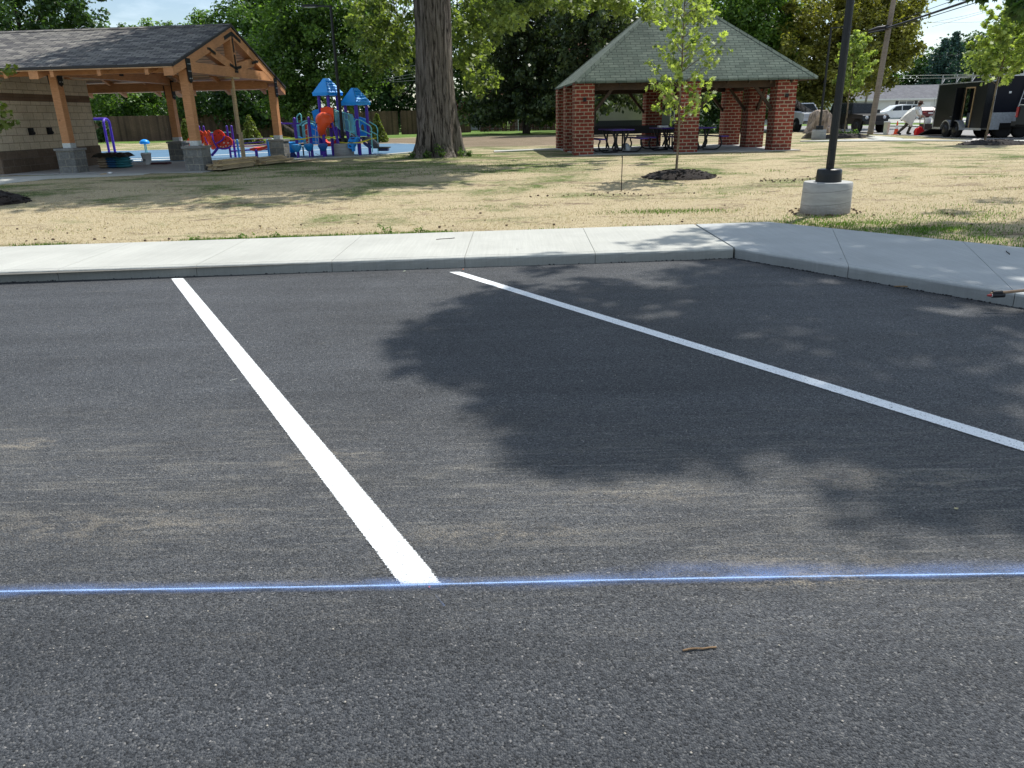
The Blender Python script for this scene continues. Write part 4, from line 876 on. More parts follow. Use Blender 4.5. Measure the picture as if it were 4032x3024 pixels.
# spring rider (blue cap) and swing frame behind the pavilion floor
a = D(*z2(1905, 770), 30.5); t = thing('umbrella_rider', (a.x, a.y, ZP), 'small blue cap topped rider standing on the rubber surface beyond the white bucket', 'spring rider')
m = MB(); m.lathe([(.15, .50), (.19, .53), (.17, .60), (.10, .66), (.01, .68)], (0,0,0), 14); m.build('cap', M_blue, t); m = MB(); m.tube([(-.03,0,0), (-.02,0,.52)], .02, 6); m.tube([(.04,0,0), (.03,0,.52)], .02, 6); m.build('stem', M_teal, t)
def Pz(x, y, Y): return D(*z2(x, y), Y)
a = Pz(1420, 745, 31.5); b_ = Pz(1495, 740, 32.2); sw_ = thing('swing_frame', (a.x, a.y, ZP), 'purple arched swing frame seen past the corner of the block wall', 'swing')
ztop = Pz(1345, 290, 31.6).z
m = MB(); h_ = ztop-.18
arc = [(a.x, a.y, ZP)]+[(a.x+(b_.x-a.x)*(.5-.5*math.cos(q)), a.y+(b_.y-a.y)*(.5-.5*math.cos(q)), h_+.18*math.sin(q)) for q in np.linspace(0, math.pi, 9)]+[(b_.x, b_.y, ZP)]
m.tube(arc, .05, 8); m.build('leg', M_pp, sw_, True)
mid = Vector(((a.x+b_.x)/2, (a.y+b_.y)/2, ztop)); m = MB(); m.tube([mid, mid+Vector((-4.2, -.3, 0))], .05, 8); m.build('top_bar', M_pp, sw_, True)
M_chain = pm('chain', (.35,.36,.36), .2, 30, .5, .6)
for dx in (-.75, -1.25):
    m = MB(); q = mid+Vector((dx, -.05, -.05)); m.tube([q, q+Vector((0,0,-1.02))], .014, 5); m.build('chain', M_chain, sw_, True)
m = MB(); q = mid+Vector((-1.0, -.05, -1.09)); m.box(q, (.52,.18,.03)); m.build('seat', M_blk, sw_, True)
# ================================================================== LAMP POSTS
M_lamp = pm('black_lamp_paint', (.013,.014,.015), .3, 6, .38, .2, .05)
def basemat():
    m, t, b, Nw, L = newmat('cast_concrete_base'); v = mapped(Nw, L, 'Object'); n = noisev(Nw, L, mapped(Nw, L, 'Object', (1,1,5), (R(6),R(4),0)), 2.4, 6, .65); n2 = noisev(Nw, L, v, 30, 4, .7)
    a = ramp(Nw, L, n, [(.3, (.27,.27,.26)), (.55, (.38,.38,.365)), (.75, (.48,.48,.465))])
    sx = Nw('ShaderNodeSeparateXYZ'); L(v, sx.inputs[0]); zz = math_(Nw, L, 'ADD', sx.outputs[2], math_(Nw, L, 'MULTIPLY', sx.outputs[0], -.10))
    md_ = math_(Nw, L, 'ABSOLUTE', math_(Nw, L, 'SUBTRACT', math_(Nw, L, 'MODULO', math_(Nw, L, 'ADD', zz, 1.07), .19), .095)); k = mrange(Nw, L, md_, .0, .006, .45, 1); a = mixc(Nw, L, 1, a, k, 'MULTIPLY')
    d_ = mrange(Nw, L, math_(Nw, L, 'ADD', sx.outputs[2], math_(Nw, L, 'MULTIPLY', math_(Nw, L, 'SUBTRACT', n2, .5), .25)), -.02, .16, .75, 0); a = mixc(Nw, L, d_, a, (.20,.15,.11))
    L(a, b.inputs['Base Color']); b.inputs['Roughness'].default_value = .88; bump(Nw, L, b, n2, .3, .006); return m
M_base = basemat()
def lamp(x, y, label, H=5.1, rb=.36, hb=.47, arm=0.0):
    t = thing('lamp_post', (x, y, gz(x, y)-.02), label, 'lamp post', 'black lamp posts on round concrete bases')
    m = MB(); m.lathe([(rb*1.01, -.2), (rb*1.01, 0), (rb*.99, hb*.6), (rb*.98, hb-.015), (rb*.95, hb)], (0,0,0), 40); m.build('concrete_base', M_base, t)
    m = MB(); m.lathe([(.188, hb), (.182, hb+.10), (.178, hb+.17), (.165, hb+.185), (.07, hb+.192)], (0,0,0), 28); m.build('base_cover', M_lamp, t)
    m = MB(); n = 32; ring_ = []; 
    for z in (hb+.19, H):
        k = .056 if z < 1 else .047
        ring_ += [(k*(1+.035*math.cos(i*math.pi))*math.cos(2*math.pi*i/n), k*(1+.035*math.cos(i*math.pi))*math.sin(2*math.pi*i/n), z) for i in range(n)]
    m.add(ring_, [(i, (i+1)%n, n+(i+1)%n, n+i) for i in range(n)], False); m.build('pole', M_lamp, t)
    m = MB(); m.box((-.03, -.075, hb+.36), (.07, .035, .18)); m.build('access_cover', M_lamp, t)
    m = MB(); m.bar((0,0,H-.03), (.55*math.cos(arm), .55*math.sin(arm), H), .05, .05); m.build('arm', M_lamp, t)
    m = MB(); m.box((.72*math.cos(arm), .72*math.sin(arm), H+.0), (.50, .26, .07), arm); h_ = m.build('lamp_head', M_lamp, t)
    m = MB(); m.box((.72*math.cos(arm), .72*math.sin(arm), H-.04), (.36, .18, .015), arm); m.build('lens', pm('lamp_lens', (.6,.6,.55), .05, 5, .3), h_)
    return t
def Gg(px, py):
    z = .3
    for _ in range(12): p = G(px, py, z); z = .5*z+.5*gz(p.x, p.y)
    return Vector((p.x, p.y, gz(p.x, p.y)))
def back(p, r): q = Vector((p.x, p.y)).normalized(); return Vector((p.x+q.x*r, p.y+q.y*r, p.z))
p = back(Gg(3245, 847), .37); lamp(p.x, p.y, 'black lamp post close by on a grey concrete base beside the sidewalk', H=5.4)
p = back(Gg(1357, 617), .37); lamp(p.x, p.y, 'black lamp post on a concrete base in front of the blue playground', H=5.0, arm=R(180))
p = back(Gg(3222, 549), .35); lamp(p.x, p.y, 'thin black lamp post on a concrete base in front of the boulder', H=5.1, rb=.34)
# ================================================================== FOLIAGE
LEAVES = {}
def leaves(name, cen, rad, per, size, mat, parent, seed=0, squash=.8, tintv=.25, lobes=False, hang=0, world=True, up=.4):
    """one foliage mesh: many small pointed leaf faces gathered in clumps. cen (n,3), rad (n,)"""
    g = rng(seed); cen = np.asarray(cen, float); n = len(cen); rad = np.broadcast_to(rad, (n,)); per = np.broadcast_to(per, (n,)).astype(int)
    idx = np.repeat(np.arange(n), per); m = len(idx)
    d = g.normal(size=(m, 3)); d /= np.linalg.norm(d, axis=1)[:, None]; rr = rad[idx]*g.random(m)**.45
    P = cen[idx]+d*rr[:, None]*np.array([1, 1, squash]); 
    if hang: P[:, 2] -= hang*g.random(m)**2*rad[idx]
    nrm = g.normal(size=(m, 3)); nrm[:, 2] = np.abs(nrm[:, 2])+up; nrm += d*.5; nrm /= np.linalg.norm(nrm, axis=1)[:, None]
    t = g.normal(size=(m, 3)); 
    if hang: t[:, 2] -= 1.6
    t -= nrm*np.sum(t*nrm, 1)[:, None]; t /= np.linalg.norm(t, axis=1)[:, None]; b = np.cross(nrm, t)
    s = size*(.6+.8*g.random(m)); 
    if lobes: sh = np.array([(-1,0), (-.55,.28), (-.75,.75), (-.15,.55), (.15,1.0), (.35,.45), (.95,.45), (.65,.1), (1.15,0), (.65,-.1), (.95,-.45), (.35,-.45), (.15,-1.0), (-.15,-.55), (-.75,-.75), (-.55,-.28)])*.55
    else: sh = np.array([(-.6,0), (.05,.36), (.6,0), (.05,-.36)])
    k = len(sh); V = P[:, None, :]+(t[:, None, :]*sh[None, :, 0:1]+b[:, None, :]*sh[None, :, 1:2])*s[:, None, None]
    V += nrm[:, None, :]*(np.abs(sh[None, :, 1:2])*.35*s[:, None, None])
    off = np.array(parent.location) if (parent and world) else 0
    V = (V-off).reshape(-1, 3); me = bpy.data.meshes.new(name); me.vertices.add(m*k); me.vertices.foreach_set('co', V.ravel())
    me.loops.add(m*k); me.loops.foreach_set('vertex_index', np.arange(m*k)); me.polygons.add(m); me.polygons.foreach_set('loop_start', np.arange(m)*k); me.polygons.foreach_set('loop_total', np.full(m, k))
    me.update(); at = me.attributes.new('tint', 'FLOAT', 'FACE'); ct = g.random(n)*.5+.25
    at.data.foreach_set('value', np.clip(ct[idx]+g.normal(size=m)*tintv, 0, 1).astype(np.float32)); me.materials.append(mat)
    o = bpy.data.objects.new(name, me); col.objects.link(o); o.parent = parent; return o
def blob(ells, n, seed, shell=.55):
    """n clump centres spread through a union of ellipsoids (cx,cy,cz,rx,ry,rz), mostly near the outside"""
    g = rng(seed); w_ = np.array([e[3]*e[4]+e[3]*e[5] for e in ells]); w_ = w_/w_.sum(); o = []
    for e, c in zip(ells, (w_*n).astype(int)+1):
        d = g.normal(size=(c, 3)); d /= np.linalg.norm(d, axis=1)[:, None]; r = shell+(1-shell)*g.random(c)
        o.append(np.array(e[:3])+d*r[:, None]*np.array(e[3:6]))
    return np.vstack(o)
M_bark = None
def barkmat(name, c1, c2, sx_=16, deep=.03):
    m, t, b, Nw, L = newmat(name); v = mapped(Nw, L, 'Object', (sx_*.9, sx_*.9, sx_*.085)); n = noisev(Nw, L, v, 1, 7, .62, .8); n2 = noisev(Nw, L, mapped(Nw, L, 'Object'), 40, 4, .7); n3 = noisev(Nw, L, mapped(Nw, L, 'Object'), .9, 3)
    a = ramp(Nw, L, n, [(.40, tuple(x*.16 for x in c1)), (.48, c1), (.66, c2)]); k = mrange(Nw, L, n2, .3, .7, .75, 1.2); a = mixc(Nw, L, 1, a, k, 'MULTIPLY'); a = mixc(Nw, L, mrange(Nw, L, n3, .45, .7, 0, .35), a, tuple((x*.75, x*.85, x*.72)[i] for i, x in enumerate(c1)))
    L(a, b.inputs['Base Color']); b.inputs['Roughness'].default_value = .95; b.inputs['Specular IOR Level'].default_value = .15
    bump(Nw, L, b, math_(Nw, L, 'ADD', mrange(Nw, L, n, .3, .6, 0, 1), math_(Nw, L, 'MULTIPLY', n2, .15)), 1.0, deep); return m
M_bark = barkmat('grey_bark', (.16,.135,.115), (.27,.235,.205)); M_barks = barkmat('young_bark', (.20,.155,.10), (.30,.24,.17), 40, .005); M_bark2 = barkmat('dark_bark', (.06,.05,.042), (.11,.095,.08), 10)
def trunk(t, base_, top, r0, r1, bends=0, seed=0, name='trunk', mat=None, n=10, seg=6):
    g = rng(seed); a = Vector(base_); b = Vector(top); pts = []; rs = []
    for i in range(seg+1):
        q = i/seg; p = a.lerp(b, q)+Vector((g.normal()*bends, g.normal()*bends, 0))*(q > 0); pts.append(p); rs.append(r0*(1-q)+r1*q)
    m = MB(); m.tube(pts, rs, n); return m.build(name, mat or M_bark2, t, True), pts
LM = dict(
 maple=leafmat('maple_leaves', (.022,.052,.014), (.18,.30,.075), .45), bright=leafmat('bright_leaves', (.04,.09,.018), (.22,.34,.08), .45),
 deep=leafmat('deep_leaves', (.014,.036,.013), (.095,.17,.05), .38), yellow=leafmat('yellow_green_leaves', (.06,.07,.018), (.42,.40,.10), .42),
 olive=leafmat('olive_leaves', (.045,.075,.018), (.27,.33,.10), .45), spruce=leafmat('spruce_needles', (.014,.030,.014), (.11,.15,.055), .3),
 blues=leafmat('blue_spruce_needles', (.02,.05,.05), (.09,.17,.14), .2), young=leafmat('young_leaves', (.08,.13,.025), (.52,.60,.21), .45),
 cone=leafmat('arborvitae_sprays', (.05,.08,.01), (.25,.30,.06), .3))
def tree(name, x, y, ells, nclump, rcl, per, size, lm, label, trunk_r=.3, group='trees standing behind the fences', seed=0, ztop=None, bark=None, shell=.5, cat='tree', trunk_top=None, limbs=5, **k):
    zg = gz(x, y)-.05; t = thing(name, (x, y, zg), label, cat, group)
    e0 = ells[0]; top = Vector((e0[0], e0[1], ztop or e0[2]+e0[5]*.5)); trunk(t, (x, y, zg), top, trunk_r, trunk_r*.3, .12 if trunk_r > .1 else .02, seed, mat=bark)
    g = rng(seed+50); c = blob(ells, nclump, seed, shell)
    m = MB(); 
    for i in range(limbs):
        q = c[g.integers(len(c))]; s = Vector((x, y, zg)).lerp(top, .35+.5*g.random()); e = Vector(q); md_ = s.lerp(e, .5)+Vector((0, 0, -.15*(e-s).length+.0)); m.tube([s, md_, e], [trunk_r*.35, trunk_r*.22, trunk_r*.06], 6)
    if limbs: m.build('limb', bark or M_bark2, t, True)
    leaves('crown', c, rcl*(.6+.8*rng(seed+9).random(len(c))), per, size, LM[lm], t, seed, **k); return t
def E(px, py, Y, rx, ry, rz): p = D(px, py, Y); return (p.x, p.y, p.z, rx, ry, rz)
# ---- the big trunk in the middle, crown mostly above the picture, hanging leafy ends
bt0 = Gg(1715, 622); bx, by = bt0.x, bt0.y+.85
big = thing('shade_tree', (bx, by, gz(bx, by)-.05), 'huge old tree with deeply furrowed grey bark in the middle of the lawn', 'tree')
m = MB(); n = 72; prof = [(0, 1.12), (.10, 1.0), (.25, .90), (.5, .84), (.9, .82), (1.4, .80), (2.0, .76), (2.7, .73), (3.4, .72), (4.3, .72), (5.2, .74), (6.4, .78)]; vs = []
for zi, r in prof:
    fl = max(0, 1-zi/1.4)
    for k in range(n):
        a = 2*math.pi*k/n; f = 1+fl*.27*math.sin(a*5+.6)+fl*.10*math.sin(a*9+2)+.02*math.sin(a*7+zi*.4)+.022*math.sin(a*23+zi*.7+2*math.sin(zi))+.014*mnoise.noise((math.cos(a)*9, math.sin(a)*9, zi*.8))*3
        bulge = .07*math.exp(-((zi-2.3)/.8)**2)*max(0, -math.cos(a))+.10*math.exp(-((zi-.9)/.9)**2)*max(0, math.cos(a-.3))
        vs.append((math.cos(a)*(r*.80*f+bulge)+.015*zi*(zi < 9), math.sin(a)*(r*.80*f), zi))
m.add(vs, [(i*n+k, i*n+(k+1)%n, (i+1)*n+(k+1)%n, (i+1)*n+k) for i in range(len(prof)-1) for k in range(n)], True); m.build('trunk', M_bark, big)
g = rng(77); m = MB(); tips = []
for i in range(11):
    a = i/11*2*math.pi+.3; r = 5.0+2.2*g.random(); e = Vector((bx+math.cos(a)*r, by+math.sin(a)*r, 8.2+3.5*g.random())); s = Vector((bx, by, 5.7+g.random()*.6)); m.tube([s, s.lerp(e, .35)+Vector((0,0,1.0)), s.lerp(e, .7)+Vector((0,0,.9)), e], [.26, .19, .12, .04], 8); tips.append(e)
m.build('limb', M_bark, big, True)
ce = [(bx+.3, by-2.4, 11.5, 7.0, 5.6, 3.6), (bx-.8, by-2.8, 9.2, 5.8, 5.0, 1.6)]
c = blob(ce, 620, 5, .35); c = c[(c[:,2] > 7.3)]
leaves('crown', c, .95, 90, .24, LM['olive'], big, 5)
# hanging twigs that come down into the picture, both sides of the trunk
hc = []; g = rng(8)
for (px, py, Y, rx_, ry_, k) in ((1480, 30, 29, 130, 70, 44), (1560, 130, 29, 70, 80, 36), (1500, 215, 29, 60, 55, 20), (1590, 230, 29, 45, 60, 14), (1440, 140, 28, 60, 70, 14), (1660, 120, 30, 60, 90, 22), (1850, 60, 29, 80, 100, 40), (1860, 190, 29, 60, 80, 28), (1960, 50, 24, 60, 60, 16), (1995, 95, 21, 35, 35, 7), (2080, 10, 23, 90, 30, 14), (1890, 300, 29, 50, 60, 12), (2250, 5, 23, 150, 28, 18), (2450, 10, 23, 90, 35, 14), (2580, 40, 23, 45, 50, 10), (2750, 30, 23, 30, 40, 6)):
    for _ in range(k): hc.append(tuple(D(px+g.normal()*rx_*.6, py+g.normal()*ry_*.6, Y+g.normal()*.9)))
leaves('hanging_foliage', np.array(hc), .27, 34, .125, LM['olive'], big, 9, lobes=True, hang=.6)
m = MB()
for i in range(26):
    q = Vector(hc[int(g.integers(len(hc)))]); s = q+Vector((g.normal()*.5, g.normal()*.4, 2.0+g.random())); m.tube([s, s.lerp(q, .6)+Vector((.12,0,-.1)), q], [.02, .012, .004], 5)
m.build('twig', M_bark2, big, True)
# basal suckers around the trunk
for i, (x_, y_, z_, r_) in enumerate(((-.80,-.45,.46,.15), (-.28,-.86,.50,.15), (.10,-.82,.68,.2), (.24,-.84,.48,.16), (.88,-.42,.55,.17), (1.1,-.3,.46,.12))): leaves('sucker', [(bx+x_, by+y_, z_), (bx+x_, by+y_, z_-r_*.6)], r_, 40, .07, LM['maple'], big, 3+i)
# ---- tree to the right, outside the picture: throws the shade on the bays, one branch dips into the top right corner
rt_ = thing('shade_tree', (13.5, 11.5, .25), 'maple whose dark leaves dip into the top right corner of the picture', 'tree')
trunk(rt_, (13.5, 11.5, .2), (11.6, 11.2, 13.5), .38, .2, .1, 3, mat=M_bark)
m = MB()
for e in ((6.4, 10.8, 11.9), (7.0, 9.6, 12.4), (9.0, 12.0, 12), (8.2, 13.0, 12.5), (9.5, 9.5, 13), (10, 14.5, 13)): s = Vector((12.2, 11.3, 9.5)); e = Vector(e); m.tube([s, s.lerp(e, .5)+Vector((0,0,.8)), e], [.20, .12, .03], 7)
m.build('limb', M_bark, rt_, True)
g = rng(21); cc = []
def shadow_clumps(poly_pts, z0, z1, n, jit):
    """clumps on the boughs whose shadow falls about the given ground points"""
    for (x, y, s, k) in poly_pts:
        for _ in range(k):
            z = z0+(z1-z0)*g.random(); gx, gy = x+g.normal()*s, y+g.normal()*s*.75; cc.append((gx-SH.x*z, gy-SH.y*z, z))
shadow_clumps([(-.42, 5.35, .14, 8), (-.22, 5.95, .20, 8), (-.25, 4.95, .15, 8), (.05, 4.55, .18, 9), (.35, 4.1, .17, 8), (.45, 3.62, .14, 7), (.38, 3.5, .08, 4), (-.05, 6.6, .2, 6), (.45, 5.9, .34, 11), (.05, 5.35, .25, 8), (.45, 4.9, .30, 10), (.85, 4.35, .28, 10), (.85, 3.75, .22, 7), (1.35, 5.2, .40, 12), (1.5, 4.3, .35, 12), (1.45, 3.6, .26, 9), (2.0, 3.1, .20, 7), (2.3, 3.8, .40, 11), (2.35, 2.72, .14, 4), (2.5, 4.9, .5, 11), (1.5, 6.4, .45, 10), (.8, 7.1, .45, 7), (2.3, 6.6, .5, 16), (3.1, 5.6, .5, 16), (3.3, 6.7, .45, 12), (2.2, 7.7, .45, 8), (2.9, 7.6, .35, 7), (1.9, 9.2, .25, 3), (3.3, 9.5, .42, 22), (3.4, 8.5, .42, 20), (4.3, 7.2, .5, 24), (4.2, 9.3, .5, 24), (4.6, 8.2, .45, 20), (5.4, 7.6, .6, 24), (6.3, 7.0, .8, 20), (7.0, 9.2, .9, 24), (8.5, 10.6, 1.0, 22), (5.9, 9.5, .5, 10), (10, 9, 1.6, 26), (5.8, 5.0, 1.2, 24), (4.2, 3.4, .8, 16)], 10.0, 13.0, 0, 0)
cc = np.array(cc); leaves('crown', cc, .40, 54, .16, LM['maple'], rt_, 11)
hc = []
for (px, py, Y, rx_, ry_, k) in ((3860, -20, 9.5, 40, 12, 7), (3790, -22, 9.5, 25, 10, 3), (4010, 20, 9.5, 28, 40, 14), (4060, -20, 9.5, 60, 50, 20)):
    for _ in range(k): hc.append(tuple(D(px+g.normal()*rx_*.6, py+g.normal()*ry_*.6, Y+g.normal()*.15)))
leaves('drooping_branch', np.array(hc), .07, 5, .15, LM['deep'], rt_, 13, lobes=True, hang=.5)
# ---- background trees, left to right
BT = 'background trees beyond the fences'
tree('tall_tree', -36.5, 62, [E(60,60,62,6,5,3.6), E(250,50,62,2.6,2.6,2.2), E(345,75,62,1.5,1.6,1.4), E(220,-30,62,4.5,3,1.6), E(30,130,62,4,3,2)], 170, .85, 70, .25, 'deep', 'dark feathery tree top rising over the left end of the pavilion roof', .35, BT, 1, shell=.3)
tree('tree', -40, 78, [E(420,360,78,6,4,4), E(640,400,78,6,4,4), E(180,330,78,8,4,5)], 180, 1.2, 80, .30, 'deep', 'low dark bushy tree behind the fence seen under the pavilion roof', .3, BT, 2)
tree('tree', -32, 67, [E(480,395,67,3.6,2.4,1.9), E(610,400,67,2.6,2.2,1.7)], 90, .8, 90, .24, 'maple', 'mid green rounded shrub tree above the fence right of the block wall', .2, BT, 3)
tree('tree', -30, 95, [E(580,112,95,1.0,1,.9), E(520,125,95,1.8,1,.6), E(640,115,95,1.2,1,.7), E(700,112,95,1.0,1,.8), E(440,125,95,2,1,.7), E(780,110,95,1,1,.9), E(500,260,95,14,4,3)], 120, .8, 60, .3, 'maple', 'distant tree whose tufts just clear the pavilion ridge', .3, BT, 33)
tree('tree', -24, 80, [E(1000,150,80,3.8,3.5,5), E(860,260,80,5,4,3.8), E(1010,50,80,3.0,3,3.2), E(800,80,80,1.0,1,1.0), E(870,95,80,1.5,1.5,1.9)], 230, 1.2, 85, .30, 'maple', 'green leafy tree right behind the pavilion gable', .35, BT, 4)
tree('tree', -17, 64, [E(820,380,64,4,3,2.6), E(930,420,64,3,2,1.7), E(1000,330,64,3.6,2.5,4)], 130, .95, 85, .26, 'deep', 'dark green tree above the fence framed by the pavilion posts', .3, BT, 5)
tree('maple_tree', -14.5, 55, [E(1240,200,55,5.0,3.6,4.6), E(1330,300,55,3.5,3,2.6), E(1120,250,55,3.0,3,3.6), E(1250,40,55,4.6,4,3.2), E(1160,400,55,2.2,2,1.3), E(1420,150,55,2.0,2,3.0)], 330, .85, 110, .22, 'maple', 'large full maple with light tipped leaves behind the playground towers', .4, BT, 6, shell=.4)
tree('tree', -4.5, 84, [E(1560,200,84,7,4,8), E(1700,330,84,8,3,5), E(1500,420,84,4,3,2.6)], 200, 1.5, 85, .34, 'deep', 'very dark tree mass behind the wires just left of the huge trunk', .4, BT, 7)
tree('tree', 3.5, 86, [E(1900,250,86,6,4,8), E(2050,120,86,7,4,7)], 170, 1.5, 85, .34, 'deep', 'very dark tree just right of the huge trunk behind the hanging leaves', .4, BT, 8)
# spruces with drooping sprays
def spruce(px_base, Y, z_h, r_max, label, lm='spruce', seed=0, per=32, nb=26, group=BT, size=.26, trunk_r=.32, z0=1.2, cut=None):
    p = D(px_base, 500, Y); x = p.x; zg = gz(x, Y)-.05; t = thing('spruce_tree', (x, Y, zg), label, 'tree', group); trunk(t, (x, Y, zg), (x, Y, z_h), trunk_r, .05, .02, seed, mat=M_bark2)
    g = rng(seed); cen = []; rad = []; m = MB()
    for i in range(nb):
        q = (i+.5)/nb; z = z0+(z_h-z0)*q**1.1; L_ = r_max*(1-q)**.75*(.75+.4*g.random()); na = 7 if q < .7 else 5
        for k in range(na):
            a = 2*math.pi*(k+g.random()*.7)/na; 
            for s in np.linspace(.25, 1, max(3, int(L_/.55))): cen.append((x+math.cos(a)*L_*s, Y+math.sin(a)*L_*s, z-.30*L_*s**1.0+.12*L_*s*s+g.normal()*.08)); rad.append(.34+.16*(1-s))
            if L_ > 1: m.tube([(x, Y, z), (x+math.cos(a)*L_*.5, Y+math.sin(a)*L_*.5, z-.13*L_), (x+math.cos(a)*L_*.95, Y+math.sin(a)*L_*.95, z-.2*L_)], [.05, .03, .012], 4)
    m.build('limb', M_bark2, t, True)
    leaves('crown', cen, rad, per, size, LM[lm], t, seed, hang=1.5, squash=.5, up=.1); return t
spruce(2072, 60, 17, 5.6, 'big dark spruce with drooping branches left of the brick shelter', seed=3, per=26, nb=30, z0=2.0)
spruce(2330, 56, 16, 4.6, 'dark spruce with hanging sprays rising behind the shelter roof', seed=4, per=24, nb=26, z0=3.0)
tree('tree', 13, 70, [E(2560,60,70,5,4,3.5), E(2700,130,70,4,3,4)], 150, 1.2, 80, .28, 'deep', 'dark tree behind the peak of the green shelter roof', .35, BT, 12)
tree('maple_tree', 19.5, 64, [E(2860,70,64,5.2,4,4.2), E(3000,140,64,3.8,3,4.0), E(2960,270,64,2.6,2,1.8), E(2800,180,64,3,3,3)], 260, 1.0, 95, .25, 'maple', 'glossy green maple over the right slope of the shelter roof', .35, BT, 13)
tree('tree', 24, 60, [E(3030,80,60,2.6,2,3.4), E(3060,190,60,1.6,2,2.2)], 80, .85, 90, .24, 'bright', 'bright green tree crown left of the big yellowish tree', .2, BT, 14)
tree('yellow_tree', D(3318,480,58).x, 58, [E(3300,120,58,5.06,3.74,5.29), E(3180,230,58,2.99,2.75,3.22), E(3450,120,58,3.45,2.86,4.14), E(3530,190,58,2.18,2.20,1.72), E(3140,330,58,1.84,1.76,1.49), E(3240,370,58,2.18,1.76,1.03), E(3370,260,58,2.64,2.42,1.61), E(3570,60,58,1.38,1.54,1.72)], 400, .82, 110, .22, 'yellow', 'big yellow-green tree behind the near lamp post and the boulder', .42, BT, 15, shell=.35)
spruce(3668, 125, D(3668, 150, 125).z, 5.4, 'blue-green spruce with a pointed top left of the open sky', 'blues', 21, 22, 20, size=.34)
spruce(3706, 128, D(3706, 122, 128).z, 5.0, 'slimmer blue-green spruce with the taller tip beside the open sky', 'blues', 22, 22, 20, size=.34)
spruce(3850, 120, D(3850, 120, 120).z, 5.0, 'dark ragged conifer right of the open sky behind the black trailer', 'spruce', 23, 24, 20, size=.34)
tree('tree', 68, 134, [E(3640,310,134,11,4,5.5), E(3780,290,134,10,4,6), E(3900,290,134,10,4,7), E(3520,325,134,8,4,4)], 280, 2.0, 70, .5, 'deep', 'wide dark tree belt above the grey ranch house roof', .4, BT, 24)
tree('tree', 57, 86, [E(3950,230,86,3.6,3,2.6), E(4030,230,86,4,3,4), E(4030,140,86,2.6,2.4,2.4)], 110, 1.2, 75, .34, 'olive', 'pale leafed tree behind the right hand young tree', .3, BT, 25)
# small trees seen through the shelter
tree('small_tree', 16.6, 55, [E(2830,400,55,1.9,1.6,1.6), E(2800,350,55,1.6,1.4,1.0)], 60, .55, 90, .18, 'deep', 'small dark tree seen between the middle and back brick columns', .09, BT, 31)
tree('small_tree', 19.2, 52, [E(2930,400,52,.9,.8,1.7)], 30, .45, 80, .16, 'maple', 'narrow small tree seen between the two rear right columns', .07, BT, 32)
tree('tree', 22.6, 54, [E(3030,375,54,1.4,1.3,1.6)], 40, .5, 90, .18, 'maple', 'leafy tree with a pale trunk seen left of the right front column', .3, BT, 34, bark=M_bark, limbs=2)
leafb = [(2770, 470, 53), (2800, 475, 54), (2860, 470, 53)]
for i, (px, py, Y) in enumerate(leafb):
    c0 = D(px, py, Y); t = thing('shrub', (c0.x, c0.y, gz(c0.x, c0.y)), ['low dark shrub by the far white house seen through the shelter', 'middle one of the shrubs seen through the shelter beside the small dark tree', 'low shrub right of the small dark tree seen through the shelter'][i], 'shrub', 'shrubs beyond the shelter')
    leaves('foliage', blob([(c0.x, c0.y, .7, .6, .5, .5)], 8, i+90), .3, 70, .12, LM['deep'], t, i)
# conical evergreens on the playground edge
def cone(px, pyb, Y, h, r, label, seed):
    p = D(px, pyb, Y); x = p.x; zg = gz(x, Y); t = thing('conical_shrub', (x, Y, zg), label, 'shrub', 'conical evergreens around the playground'); g = rng(seed); cen = []; rad = []
    for i in range(150):
        q = g.random()**1.4; a = g.random()*6.283; rr = r*(1-q)**.8*(.75+.3*g.random()); cen.append((x+rr*math.cos(a), Y+rr*math.sin(a), zg+.08+q*(h-.1))); rad.append(.07+.09*(1-q))
    leaves('foliage', cen, rad, 36, .10, LM['cone'], t, seed, up=.2); m = MB(); m.tube([(0,0,0), (0,0,h*.9)], [.05, .015], 6); m.build('trunk', M_bark2, t); return t
cone(991, 546, 47, 1.62, .62, 'cone shaped evergreen shrub behind the red seat ride, in front of the fence', 1)
cone(1490, 543, 45, 1.55, .45, 'cone shaped evergreen shrub beside the right hand end of the play structure', 2)
cone(737, 548, 50, 1.5, .42, 'narrow evergreen shrub half hidden behind the front right pavilion post', 3)
cone(1226, 540, 49, 1.6, .42, 'evergreen shrub half hidden behind the blue and orange play panels', 4)
t = thing('climbing_vine', (Pz(1330, 500, 60).x, 60, gz(-30, 60)), 'dark vine clump growing up the fence right behind the swing frame', 'plant'); cv_ = Pz(1330, 430, 59.8)
leaves('foliage', blob([(cv_.x, 59.6, 1.2, .55, .3, .9)], 24, 4), .3, 60, .14, LM['deep'], t, 4)
